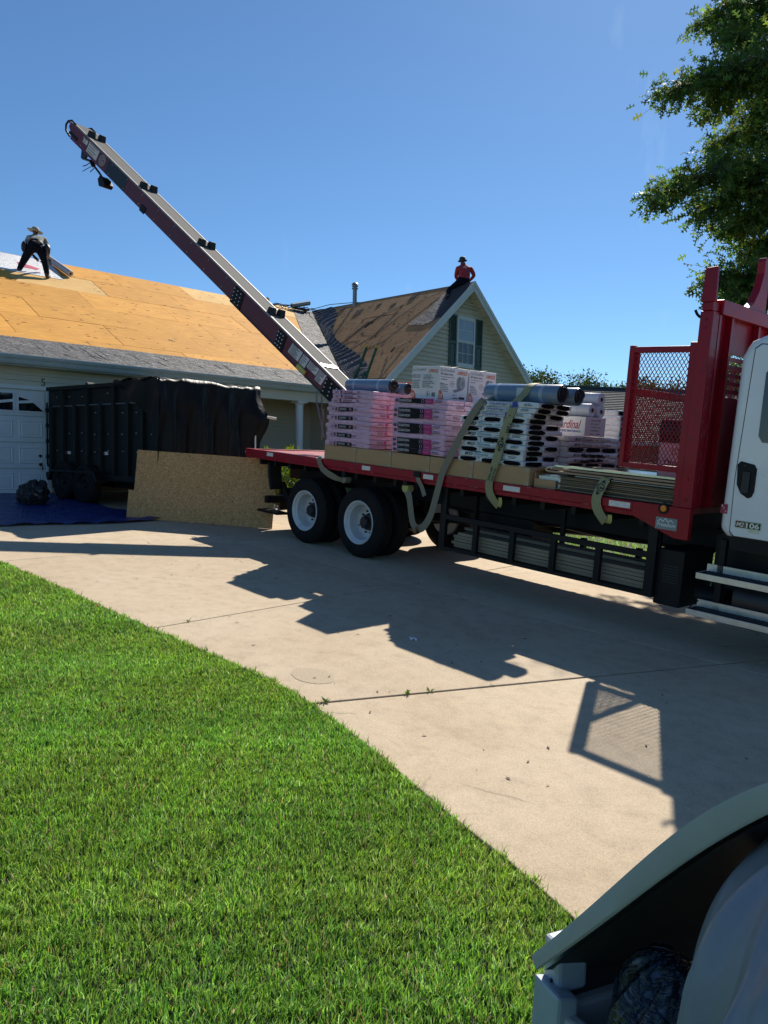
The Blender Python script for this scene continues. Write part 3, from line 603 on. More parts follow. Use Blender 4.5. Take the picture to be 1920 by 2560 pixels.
b = B(); b.grid(lambda u, v: (vl(v * SL) - 0.95 * (1 - u), 0.9 + v * (SL - 0.9) if v * (SL) > 0.0 else 0.9, 0.008 + 0.008 * abs(math.sin(v * 60 + u * 4) * math.sin(v * 23 + 2 * u))), 10, 120); b.v = [(vl(q[1]) - 0.95 * (1 - i // 121 / 10), q[1], q[2]) for i, q in enumerate(b.v)]; b.build('valley_underlayment', M_FELT, roof, smooth=True)
# white synthetic underlayment being rolled out on the upper left
M_UND = wrinkle('white_underlayment', (0.70, 0.69, 0.71), 0.5, (3, 3, 3), 0.35, 3.0, var=0.06)
s0, s1 = (4.55 + 0.45) / ca, SL - 0.05
b = B(); b.grid(lambda u, v: (-5.6 + u * 8.72 - 0.22 * (1 - v) * u, s0 + (s1 - s0) * v, 0.006 + 0.003 * math.sin(u * 70) * math.sin(v * 5)), 120, 8); und = b.build('white_underlayment', M_UND, roof, smooth=True)
M_PRG = pm('print_grey', (0.25, 0.25, 0.30), 0.6); M_PRR = pm('print_red', (0.55, 0.05, 0.12), 0.6)
text('printed_name', 'Cardinal', M_PRG, roof, (0.35, s0 + 0.75, 0.013), TOPF, 1.15, 0.22, shear=0.3)
text('printed_name', 'Cardinal', M_PRG, roof, (-2.4, s0 + 0.75, 0.013), TOPF, 1.15, 0.22, shear=0.3)
b = B(); b.prism([(1.95, s0 + 0.55), (2.35, s0 + 0.45), (2.50, s0 + 0.62), (2.22, s0 + 0.82), (2.0, s0 + 0.9)], lambda p, q: (p, q, 0.011), lambda p, q: (p, q, 0.0135)); b.build('printed_bird', M_PRR, roof)
# ridge debris flakes and the x mark
b = B(); M_BLK = pm('black_mark', (0.015, 0.013, 0.012), 0.7)
xa, xs = 4.27, (1.32 + 0.45) / ca
b.box(-0.085, 0.085, -0.011, 0.011, 0.004, 0.007, M=Tm(xa, xs, 0) @ Matrix.Rotation(0.5, 4, 'Z')); b.box(-0.07, 0.07, -0.011, 0.011, 0.0042, 0.0072, M=Tm(xa, xs, 0) @ Matrix.Rotation(-0.9, 4, 'Z')); b.build('cross_mark', M_BLK, roof)
b = B()
for i in range(260):
    a = random.uniform(0, 10.5); s = random.uniform(1.0, SL - 0.1)
    if a > vl(s) - 0.2: continue
    b.box(-0.02, 0.02, -0.003, 0.003, 0.004, 0.008, M=Tm(a, s, 0) @ Matrix.Rotation(random.uniform(-0.5, 0.5), 4, 'Z') @ Matrix.Diagonal((random.uniform(0.4, 3.2), random.uniform(0.6, 1.4), 1, 1)))
b.build('nail_debris', M_BLK, roof, kind='stuff')
# -- gable roof: left slope with old sheathing, right slope; a runs from the rake (0) back along the ridge, s down the slope from the ridge
cg = math.cos(math.atan(GS)); sg = math.sin(math.atan(GS)); GSL = (ZR - ZE) / GS / cg
GM = frame((GH, FN, ZR + 0.02), Vector((0, 1, 0)), Vector((-cg, 0, -sg)), Vector((0, 1, 0)).cross(Vector((-cg, 0, -sg))))
if GM.col[2][2] < 0: pass
groof = bpy.data.objects.new('gable_roof', None); COL.objects.link(groof); groof.parent = house; groof.matrix_local = GM
GZ = 1 if (GM.to_3x3() @ Vector((0, 0, 1))).z > 0 else -1
def gvalley(poly):     # keep in front of the valley: at s=0 valley is at a=RN-FN; at s=GSL at a=-0.45-FN
    a0, a1 = RN - FN, -0.45 - FN; return clip(poly, GSL, -(a1 - a0), GSL * a0)
def gsheet(poly, z0, z1, mat, name='plywood_sheet'):
    if len(poly) < 3: return
    b = B(); b.prism(poly, lambda p, q: (p, q, z0 * GZ), lambda p, q: (p, q, z1 * GZ)); return b.build(name, mat, groof)
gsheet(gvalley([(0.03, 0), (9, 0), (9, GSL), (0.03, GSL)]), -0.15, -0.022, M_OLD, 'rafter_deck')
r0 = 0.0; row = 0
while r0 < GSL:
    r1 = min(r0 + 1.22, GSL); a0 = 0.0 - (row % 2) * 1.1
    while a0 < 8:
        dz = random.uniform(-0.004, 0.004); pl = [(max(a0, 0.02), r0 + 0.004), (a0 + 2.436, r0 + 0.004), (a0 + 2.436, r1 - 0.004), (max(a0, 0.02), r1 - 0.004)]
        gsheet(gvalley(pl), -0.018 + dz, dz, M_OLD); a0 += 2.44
    r0 += 1.22; row += 1
b = B(); b.prism([(FN + 0.02, 0), (RN, 0), (RN, GSL), (FN + 0.02, GSL)], lambda p, q: (GH + q * cg, p, ZR - 0.02 - q * sg), lambda p, q: (GH + q * cg, p, ZR - 0.14 - q * sg)); b.build('far_gable_slope', M_OLD, house)
b = B(); b.prism([(FN - 0.02, 0.0), (RN, 0.0), (RN, 3.2), (FN - 0.02, 3.2)], lambda p, q: (GH + q * cg, p, ZR + 0.035 - q * sg), lambda p, q: (GH + q * cg, p, ZR + 0.0 - q * sg)); b.build('remaining_shingles', M_SHINGLE, house)
# torn felt near the rake, draped membrane in the valley, loose strips
M_TAR = pm('tar_felt', (0.035, 0.033, 0.034), 0.8, var=0.35, scale=12, bump=0.5, bscale=30)
def torn(poly, z, mat, name, jag=0.05, sub=6):
    pts = []
    for i in range(len(poly)):
        p, q = poly[i], poly[(i + 1) % len(poly)]
        for k in range(sub): t = k / sub; pts.append((p[0] + (q[0] - p[0]) * t + random.uniform(-jag, jag), p[1] + (q[1] - p[1]) * t + random.uniform(-jag, jag)))
    b = B(); b.prism(pts, lambda p, q: (p, q, z * GZ), lambda p, q: (p, q, (z + 0.012) * GZ)); return b.build(name, mat, groof)
torn([(0.05, 0.02), (0.85, 0.02), (0.95, 1.35), (1.25, 2.1), (0.55, 2.25), (0.05, 1.9)], 0.006, M_FELT, 'torn_felt', 0.04)
torn([(0.03, 0.0), (0.62, 0.0), (0.52, 1.1), (0.28, 1.9), (0.03, 1.95)], 0.020, M_TAR, 'torn_felt', 0.03)
b = B()
def gv_a(s): return (RN - FN) + ((-0.45 - FN) - (RN - FN)) * s / GSL
b.grid(lambda u, v: (gv_a(v * GSL) - (0.05 + 1.05 * u * (0.75 + 0.35 * math.sin(v * 9 + 1))), v * GSL, GZ * (0.012 + 0.022 * abs(math.sin(v * 70 + u * 5 + 3 * math.sin(v * 11))) * (0.4 + u))), 10, 150)
b.build('valley_membrane', M_MEMB, groof, smooth=True)
def loose(pts, w, name='loose_felt_strip', mat=None):
    b = B(); b.ribbon([(p[0], p[1], p[2] * GZ) for p in pts], (1, 0.0, 0), w, 0.006); b.build(name, mat or M_TAR, groof)
loose([(2.5, 0.75, 0.02), (2.85, 1.2, 0.07), (3.2, 1.65, 0.04), (3.3, 1.9, 0.015)], 0.09)
for k in range(4): loose([(3.2 + k * 0.05, 1.62, 0.06), (3.42 + k * 0.05, 2.2, 0.03), (3.62 + k * 0.06, 2.85, 0.012)], 0.018)
loose([(1.1, 0.25, 0.02), (1.6, 0.7, 0.05), (2.0, 1.7, 0.06), (2.3, 2.5, 0.04), (3.0, 3.3, 0.03), (3.3, 3.75, 0.02)], 0.05)
loose([(0.55, 3.1, 0.02), (0.75, 3.45, 0.08), (0.85, 3.6, 0.02)], 0.07)
for (a, s, r_) in ((2.9, 0.5, 0.10), (4.4, 0.55, 0.16), (3.7, 0.35, 0.08), (5.6, 0.15, 0.1), (2.2, 0.15, 0.12)): torn([(a, s), (a + r_ * 2, s + 0.02), (a + r_ * 1.6, s + r_ * 2.4), (a + 0.03, s + r_ * 1.9)], 0.006, M_TAR, 'felt_scrap', 0.03, 3)
b = B()
for i in range(160):
    a = random.uniform(0.1, 7); s = random.uniform(0.05, GSL - 0.1)
    if a > gv_a(s) - 0.2: continue
    b.box(-0.03, 0.03, -0.005, 0.005, 0.004, 0.012, M=Matrix.Diagonal((1, 1, GZ, 1)) @ Tm(a, s, 0) @ Matrix.Rotation(random.uniform(-3, 3), 4, 'Z') @ Matrix.Diagonal((random.uniform(0.4, 1.6), 1, 1, 1)))
b.build('nail_debris', M_TAR, groof, kind='stuff')
# vent stack through the gable roof
b = B(); vn = 3.55; vh = GH - 0.08
b.cyl((vh, vn, ZR - 0.3), (vh, vn, ZR + 0.62), 0.075, n=20); b.cyl((vh, vn, ZR + 0.50), (vh, vn, ZR + 0.53), 0.11, n=20); b.cyl((vh, vn, ZR + 0.58), (vh, vn, ZR + 0.61), 0.11, n=20); b.lathe([(0.0, 0.74), (0.07, 0.72), (0.12, 0.665), (0.12, 0.65), (0, 0.65)], (vh, vn, ZR), (0, 0, 1), 20, closed=False)
b.build('vent_pipe', pm('galvanised', (0.20, 0.24, 0.24), 0.45, metal=0.6, var=0.2), house, smooth=40)
# -- gable wall with siding, rakes, soffits, louvre vent
gwb = B(); zb = -0.3; gb = GE + 0.35; gb2 = 2 * GH - gb; zs = ZR - 0.16
gwb.prism([(gb, zb), (gb2, zb), (gb2, zs - (gb2 - GH) * GS), (GH, zs), (gb, zs - (GH - gb) * GS)], lambda p, q: (p, WALLN, q), lambda p, q: (p, WALLN + 0.15, q)); gable_wall = gwb.build('gable_wall', M_SID, house)
WIN = (12.41, 13.29, 3.737, 5.24)
def gsp(z, z2):
    def lim(q): e = min((zs - q) / GS, gb2 - GH); return (GH - e, GH + e)
    a, c = lim(z), lim(z2); L_, R_ = (max(a[0], gb), max(c[0], gb)), (a[1], c[1])
    if c[1] - c[0] < 0.05: c = (GH - 0.02, GH + 0.02); L_, R_ = (a[0], c[0]), (a[1], c[1])
    if z2 > WIN[2] - 0.09 and z < WIN[3] + 0.09: return [(L_, (WIN[0] - 0.02, WIN[0] - 0.02)), ((WIN[1] + 0.02, WIN[1] + 0.02), R_)]
    return [(L_, R_)]
planks(gable_wall, gsp, 1.0, zs - 0.55, WALLN, step=0.125)
for i in range(5):      # louvre vent in the peak
    z = zs - 0.55 + i * 0.09; e = (zs - z) / GS
    b = B(); b.prism([(GH - e, z), (GH + e, z), (GH + max(e - 0.1, 0.02), z + 0.085), (GH - max(e - 0.1, 0.02), z + 0.085)], lambda p, q: (p, WALLN - 0.05 + (q - z) * 0.5, q), lambda p, q: (p, WALLN, q)); b.build('vent_louvre', M_SID, gable_wall)
for s_ in (-1, 1):
    b = B(); q = GSL + 0.02
    b.prism([(0, 0.03), (q, 0.03), (q, -0.235), (0, -0.235)], lambda p, z: (GH + s_ * p * cg, FN, ZR + 0.0 + z - p * sg), lambda p, z: (GH + s_ * p * cg, FN + 0.03, ZR + 0.0 + z - p * sg)); b.build('rake_board', M_WHITE, house)
    b = B(); b.prism([(0, 0.06), (q, 0.06), (q, -0.055), (0, -0.055)], lambda p, z: (GH + s_ * p * cg, FN - 0.025, ZR + z - p * sg), lambda p, z: (GH + s_ * p * cg, FN - 0.001, ZR + z - p * sg)); b.build('rake_trim', M_WHITE, house)
    b = B(); b.prism([(0, -0.20), (q, -0.20), (q, -0.185), (0, -0.185)], lambda p, z: (GH + s_ * p * cg, FN + 0.031, ZR + z - p * sg), lambda p, z: (GH + s_ * p * cg, WALLN + 0.0, ZR + z - p * sg)); b.build('rake_soffit', M_SID, house)
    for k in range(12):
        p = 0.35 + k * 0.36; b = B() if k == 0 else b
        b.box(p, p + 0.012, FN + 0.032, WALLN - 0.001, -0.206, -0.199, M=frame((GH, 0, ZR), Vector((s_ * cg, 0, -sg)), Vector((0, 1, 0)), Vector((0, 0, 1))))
    b.build('soffit_groove_shade', pm('soffit_shadow_line', (0.30, 0.28, 0.2), 0.7), house)  # thin darker strips; the shade of the grooves is put into their colour
# -- gable window: frame, two sashes, six-over-six panes
win = B(); win.box(WIN[0], WIN[1], WALLN - 0.01, WALLN + 0.02, WIN[2], WIN[3]); window = win.build('window', M_GLASSD, house)
fr = B(); e = 0.06
for a in ((WIN[0], WIN[1], WIN[2] - 0.03, WIN[2] + e), (WIN[0], WIN[1], WIN[3] - e, WIN[3] + 0.02), (WIN[0], WIN[0] + e, WIN[2], WIN[3]), (WIN[1] - e, WIN[1], WIN[2], WIN[3])): fr.box(a[0], a[1], WALLN - 0.055, WALLN + 0.02, a[2], a[3])
fr.build('window_frame', M_WHITE, window, bevel=0.004)
zm = (WIN[2] + WIN[3]) / 2
for k, (z0, z1, y) in enumerate(((zm, WIN[3] - e, WALLN - 0.035), (WIN[2] + e, zm, WALLN - 0.02))):
    x0, x1 = WIN[0] + e, WIN[1] - e; pwid = (x1 - x0) / 3; ph = (z1 - z0) / 2
    b = B(); b.box(x0, x1, y - 0.012, y + 0.01, z0 - 0.0, z0 + 0.045); b.box(x0, x1, y - 0.012, y + 0.01, z1 - 0.03, z1); b.build('sash_rail', M_WHITE, window)
    for i in range(3):
        for j in range(2):
            b = B(); b.box(x0 + i * pwid + 0.006, x0 + (i + 1) * pwid - 0.006, y, y + 0.006, z0 + j * ph + 0.006, z0 + (j + 1) * ph - 0.006); b.build('pane', M_GLASS if k == 0 else glassmat('screened_pane', (0.02, 0.028, 0.04), 0.25), window)
    b = B()
    for i in (1, 2): b.box(x0 + i * pwid - 0.007, x0 + i * pwid + 0.007, y - 0.008, y + 0.008, z0, z1)
    b.box(x0, x1, y - 0.0085, y + 0.0085, z0 + ph - 0.007, z0 + ph + 0.007); b.build('muntins', M_WHITE, window)
for s_, x0 in ((0, WIN[0] - 0.37), (1, WIN[1] + 0.03)):
    x1 = x0 + 0.34; b = B(); z0, z1 = WIN[2] - 0.02, WIN[3] + 0.02
    for a in ((x0, x0 + 0.045, z0, z1), (x1 - 0.045, x1, z0, z1), (x0 + 0.045, x1 - 0.045, z0, z0 + 0.07), (x0 + 0.045, x1 - 0.045, z1 - 0.05, z1), (x0 + 0.045, x1 - 0.045, zm - 0.10, zm - 0.02)): b.box(a[0], a[1], WALLN - 0.055, WALLN - 0.012, a[2], a[3])
    b.box(x0 + 0.045, x1 - 0.045, WALLN - 0.03, WALLN - 0.014, z0, z1); sh = b.build('shutter', M_GREEN, house)
    b = B(); b.box(x0 + 0.075, x1 - 0.075, WALLN - 0.042, WALLN - 0.03, z0 + 0.10, zm - 0.13); b.build('shutter_panel', M_GREEN, sh, bevel=0.006)
    z = zm
    while z < z1 - 0.06:
        b = B(); b.prism([(-0.05, 0), (-0.03, 0.026), (-0.026, 0.026), (-0.046, 0)], lambda p, q: (x0 + 0.046, WALLN + p, z + q), lambda p, q: (x1 - 0.046, WALLN + p, z + q)); b.build('louver', M_GREEN, sh); z += 0.036
# -- porch: beam, column, recessed wall with door, side wall of the gable wing, floor slab
b = B(); b.box(5.4, GE + 0.4, -0.34, -0.10, 2.36, 2.60); b.build('porch_beam', M_SID, house)
b = B(); b.lathe([(0.0, 0), (0.13, 0), (0.13, 0.05), (0.105, 0.07), (0.105, 2.26), (0.125, 2.28), (0.14, 2.33), (0.14, 2.36), (0, 2.36)], (7.26, -0.22, 0.0), (0, 0, 1), 24, closed=False); b.box(7.26 - 0.16, 7.26 + 0.16, -0.38, -0.06, 2.315, 2.355); b.build('porch_column', M_WHITE, house, smooth=40)
pw_ = B(); pw_.box(5.4, 9.4, 1.6, 1.75, -0.25, 2.62); porch_wall = pw_.build('porch_wall', M_SID, house)
planks(porch_wall, lambda z, z2: [((5.4, 5.4), (9.3, 9.3))], 0.0, 2.55, 1.6)
b = B(); b.box(6.3, 7.25, 1.52, 1.60, 0.0, 2.08); fd = b.build('front_door', pm('dark_green_door', (0.02, 0.03, 0.03), 0.4), house, bevel=0.006)
b = B(); b.lathe([(0, -0.05), (0.03, -0.05), (0.03, 0.0), (0, 0.0)], (7.15, 1.52, 1.0), (0, 1, 0), 14, closed=False); b.build('door_knob', pm('brass', (0.5, 0.4, 0.18), 0.3, metal=1), fd, smooth=30)
b = B(); b.box(5.4, 9.4, -0.35, 1.7, -0.20, -0.02); b.build('porch_floor', pm('porch_concrete', (0.33, 0.30, 0.26), 0.85), house)
b = B(); b.box(5.4, 9.4, -0.1, 1.7, 2.58, 2.60); b.build('porch_ceiling', M_SID, house)
b = B(); b.box(gb - 0.05, gb + 0.1, WALLN + 0.02, 7, -0.3, 2.75); side = b.build('gable_side_wall', M_SID, house)
b = B(); b.box(5.25, 5.4, 0.2, 7, -0.3, 2.62); b.box(-5.2, -5.05, 0.2, 12, -0.3, 2.62); b.box(-5.2, 20, 11.9, 12.05, -0.3, 2.62); b.box(gb2 - 0.1, gb2 + 0.05, WALLN + 0.16, 12, -0.3, 2.62); b.build('outer_walls', M_SID, house)
b = B(); b.prism([(-0.45, ZE - 0.18), (RN, ZR - 0.2), (2 * RN + 0.45, ZE - 0.18)], lambda p, q: (-5.2, p, q), lambda p, q: (-5.05, p, q)); b.build('end_gable_wall', M_SID, house)

# ================================================================== flatbed truck (modelled in the truck frame: x forward, y far side, z up from rear axle)
M_RED = pm('red_paint', (0.30, 0.003, 0.014), 0.38, var=0.12, scale=3, coat=0.1, spec=0.3, dirt=(0.10, 0.014, 0.018, 0.75), dscale=9)
M_REDD = pm('red_deck', (0.36, 0.05, 0.06), 0.45, var=0.25, scale=5, dirt=(0.25, 0.2, 0.2, 0.6), dscale=3)
M_BLACK = pm('black_paint', (0.006, 0.0065, 0.008), 0.5, var=0.3, scale=4, spec=0.25)
M_TYRE = pm('tyre_rubber', (0.007, 0.007, 0.008), 0.75, var=0.25, scale=8, bump=0.15, bscale=60, spec=0.25, dirt=(0.022, 0.02, 0.018, 0.5))
M_RIM = pm('white_steel_rim', (0.58, 0.59, 0.60), 0.4, var=0.08, scale=4, dirt=(0.25, 0.23, 0.2, 0.5), dscale=6)
M_HUB = pm('greasy_hub', (0.02, 0.02, 0.022), 0.4, metal=0.3)
M_CAB = pm('white_cab_paint', (0.80, 0.80, 0.79), 0.25, var=0.03, scale=2, coat=0.5)
M_ALU = pm('aluminium', (0.55, 0.55, 0.55), 0.35, metal=0.85, var=0.12, scale=12, bump=0.1, bscale=80)
M_REFL = pm('reflector_white', (0.70, 0.68, 0.62), 0.4, var=0.1, scale=20, dirt=(0.4, 0.3, 0.28, 0.5), dscale=30)
M_SEAM = pm('panel_gap', (0.03, 0.03, 0.035), 0.7)
truck = thing('flatbed_truck', 'red flatbed delivery truck with white cab, loaded with roofing materials', 'truck', TF, (2.0, 1.2, GND))
def tp(b, name, mat, **kw): return b.build(name, mat, truck, **kw)
b = B(); b.box(-1.66, 6.2, 0.06, 2.38, 0.78, 0.842); tp(b, 'deck_floor', M_REDD)
b = B(); b.box(-1.72, 5.70, -0.03, 0.06, 0.765, 0.866); b.box(-1.72, 5.70, -0.018, 0.05, 0.715, 0.764); b.prism([(5.7, 0.866), (5.7, 0.722), (6.18, 0.55), (6.33, 0.548), (6.33, 0.866)], lambda p, q: (p, -0.03, q), lambda p, q: (p, 0.04, q)); tp(b, 'side_rail', M_RED, bevel=0.006)
b = B(); b.box(-1.72, 6.33, 2.38, 2.47, 0.72, 0.866); tp(b, 'side_rail', M_RED, bevel=0.006)
b = B(); b.box(-1.74, -1.66, 0.06, 2.38, 0.70, 0.86); tp(b, 'rear_rail', M_RED, bevel=0.006)
b = B(); b.lathe([(0.035, -0.012), (0.045, 0.0), (0.035, 0.012), (0.025, 0.0)], (-1.80, 0.05, 0.80), (0, 1, 0), 16); tp(b, 'tie_ring', M_ALU, smooth=True)
for t in (-0.97, 1.47, 2.72, 4.11, 5.55):
    b = B(); w_ = 0.125 if t > 3 else 0.09; b.box(t - w_, t + w_, -0.0335, -0.0305, 0.785, 0.845); tp(b, 'reflector', M_REFL)
b = B(); b.lathe([(0, -0.014), (0.032, -0.012), (0.034, 0)], (6.05, -0.032, 0.835), (0, 1, 0), 20, closed=False, m=0); b.lathe([(0.034, 0.0), (0.036, -0.010), (0.056, -0.010), (0.058, 0.004)], (6.05, -0.031, 0.835), (0, 1, 0), 20, m=1); tp(b, 'marker_light', [pm('amber_lens', (0.75, 0.22, 0.01), 0.25), M_BLACK], smooth=30)
b = B(); b.box(5.98, 6.21, -0.036, -0.031, 0.625, 0.745); bd = tp(b, 'maker_badge', pm('badge_grey', (0.20, 0.23, 0.25), 0.35, metal=0.4))
MW = pm('print_white', (0.75, 0.75, 0.75), 0.5); MK = pm('print_black', (0.015, 0.015, 0.017), 0.6)
text('badge_text', 'Freedom', MW, bd, (5.995, -0.0375, 0.655), NEAR, 0.20, 0.040, off=(-2, -1.2, -GND), shear=0.3, bold=0.01) if False else text('badge_text', 'Freedom', MW, truck, (5.995, -0.0375, 0.655), NEAR, 0.20, 0.040, shear=0.3, bold=0.01)
b = B()
for x, h in ((6.03, 0.03), (6.085, 0.045), (6.14, 0.032)): b.prism([(x - 0.035, 0.70), (x, 0.70 + h), (x + 0.035, 0.70), (x + 0.025, 0.70), (x, 0.69 + h), (x - 0.025, 0.70)], lambda p, q: (p, -0.0372, q), lambda p, q: (p, -0.0362, q))
tp(b, 'badge_mountains', MW)
# headboard: near post with plate head, top beam, panel with slots, centre horn
b = B(); b.box(6.2, 6.33, -0.03, 0.11, 0.867, 2.78); b.box(6.215, 6.325, -0.045, 0.10, 2.781, 2.86); b.prism([(6.20, 2.86), (6.215, 3.18), (6.335, 3.19), (6.345, 2.86)], lambda p, q: (p, -0.05, q), lambda p, q: (p, -0.01, q)); post = tp(b, 'headboard_post', M_RED, bevel=0.008)
b = B(); b.box(6.2, 6.33, 2.33, 2.47, 0.867, 3.18); tp(b, 'headboard_post', M_RED, bevel=0.008)
b = B(); b.cyl((6.17, -0.03, 2.75), (6.2, -0.02, 2.72), 0.014, n=10); b.cyl((6.15, -0.035, 2.79), (6.17, -0.03, 2.75), 0.014, n=10); tp(b, 'post_hook', M_BLACK)
b = B(); b.box(6.215, 6.36, 0.11, 2.33, 2.76, 2.90); tp(b, 'top_beam', M_RED, bevel=0.008)
hp = B(); S0, S1 = 0.42, 1.02
hp.box(6.235, 6.27, 0.11, S0, 0.87, 2.76); hp.box(6.235, 6.27, S1, S1 + 0.4, 0.87, 2.76); hp.box(6.235, 6.27, 2.02, 2.33, 0.87, 2.76); hp.box(6.235, 6.27, S0, S1, 0.87, 1.95); hp.box(6.235, 6.27, S0, S1, 2.43, 2.76); hp.box(6.235, 6.27, 1.42, 2.02, 0.87, 1.95); hp.box(6.235, 6.27, 1.42, 2.02, 2.43, 2.76)
headpanel = tp(hp, 'headboard_panel', M_RED)
for k in range(6):
    for (a0, a1) in ((S0, S1), (1.42, 2.02)):
        b = B(); z = 1.95 + k * 0.082; b.box(6.238, 6.268, a0, a1, z, z + 0.04); b.build('slot_bar', M_RED, headpanel, off=(0, 0, 0))
b = B()
for w_ in (0.13, 0.40, 1.04, 1.40, 2.04, 2.31): b.box(6.272, 6.335, w_ - 0.02, w_ + 0.02, 0.87, 2.755)
tp(b, 'panel_rib', M_RED)
for w_, s_ in ((1.02, 1), (1.62, -1)):
    b = B(); b.prism([(w_ - 0.30 * s_, 2.90), (w_ + 0.12 * s_, 2.90), (w_ + 0.12 * s_, 3.46), (w_ + 0.0, 3.46), (w_ - 0.03 * s_, 3.42), (w_ - 0.02 * s_, 3.30), (w_ - 0.08 * s_, 3.12), (w_ - 0.18 * s_, 2.98)], lambda p, q: (6.25, p, q), lambda p, q: (6.33, p, q)); tp(b, 'cradle_horn', M_RED, bevel=0.006)
M_SCUFF = pm('bare_scuff', (0.30, 0.12, 0.13), 0.6, var=0.3, scale=30)
b = B()
for k in range(38):
    z = random.uniform(0.95, 2.7); y = random.uniform(-0.02, 0.09); l = random.uniform(0.01, 0.05); b.add([(6.3308, y, z), (6.3308, y + random.uniform(0.004, 0.02), z + 0.004), (6.3308, y + random.uniform(0.0, 0.02), z + l), (6.3308, y - 0.004, z + l * 0.8)], [(0, 1, 2, 3)])
for k in range(60):
    t = random.uniform(-1.6, 5.6); z = random.choice((0.862, 0.768)) + random.uniform(-0.006, 0.003); l = random.uniform(0.01, 0.09); b.add([(t, -0.0306, z), (t + l, -0.0306, z + random.uniform(-0.003, 0.003)), (t + l * 0.7, -0.0306, z + 0.007), (t + l * 0.1, -0.0306, z + 0.005)], [(0, 1, 2, 3)])
tp(b, 'paint_scuffs', M_SCUFF, kind='stuff')
b = B()
for t in np.arange(-1.5, 6.2, 0.42): b.cyl((t, -0.0185, 0.738), (t, -0.026, 0.738), 0.011, n=6)
for z in (0.95, 1.15, 2.62, 2.70): b.cyl((6.265, -0.031, z), (6.265, -0.040, z), 0.012, n=6)
tp(b, 'bolt_heads', M_RED, kind='stuff')
# expanded-metal side gates
def expanded(x0, x1, z0, z1, y, nx, nz, r=0.0042, xax=True):
    """diamond mesh of flat strands"""
    b = B(); dx, dz = (x1 - x0) / nx, (z1 - z0) / nz
    def pt(i, j): return ((x0 + i * dx, y, z0 + j * dz) if xax else (y, x0 + i * dx, z0 + j * dz))
    for i in range(nx):
        for j in range(nz):
            c = pt(i + 0.5, j + 0.5)
            if (i + j) % 2 == 0: pairs = (((i, j), (i + 1, j + 1)),)
            else: pairs = (((i, j + 1), (i + 1, j)),)
            for p, q in pairs:
                a, d = Vector(pt(*p)), Vector(pt(*q)); ax = (d - a).normalized(); nrm = Vector((0, 1, 0)) if xax else Vector((1, 0, 0)); sd = ax.cross(nrm) * r; nn = nrm * 0.0016
                b.add([a - sd - nn, a + sd - nn, d + sd - nn, d - sd - nn, a - sd + nn, a + sd + nn, d + sd + nn, d - sd + nn], [(3, 2, 1, 0), (4, 5, 6, 7), (0, 1, 5, 4), (2, 3, 7, 6)])
    return b
for y in (0.02, 2.42):
    b = B(); X0, X1, Z0, Z1 = 5.47, 6.2, 1.205, 2.46
    for a in ((X0, X0 + 0.055, Z0, Z1 + 0.01), (X1 - 0.075, X1, Z0 - 0.35, Z1 + 0.03), (X0 + 0.055, X1 - 0.075, Z0, Z0 + 0.06), (X0 + 0.055, X1 - 0.075, Z1 - 0.065, Z1 - 0.005)): b.box(a[0], a[1], y - 0.03, y + 0.03, a[2], a[3])
    gate = tp(b, 'side_gate', M_RED, bevel=0.005)
    m_ = expanded(X0 + 0.05, X1 - 0.07, Z0 + 0.055, Z1 - 0.06, y, 28, 34, 0.0036); m_.build('expanded_mesh', M_RED, gate, off=(0, 0, 0), kind='stuff')
# cross gate of mesh between the two side gates (seen through the near one)
b = B()
for a in ((0.06, 0.12, 1.205, 2.44), (1.55, 1.66, 0.87, 2.30), (0.12, 2.35, 1.2, 1.26), (0.12, 1.5, 1.96, 2.04)): b.box(5.49, 5.53, a[0], a[1], a[2], a[3])
tp(b, 'cross_gate', M_RED, bevel=0.004)
m_ = expanded(0.10, 2.37, 1.24, 1.98, 5.51, 92, 26, xax=False); tp(m_, 'cross_gate_mesh', M_RED, kind='stuff')
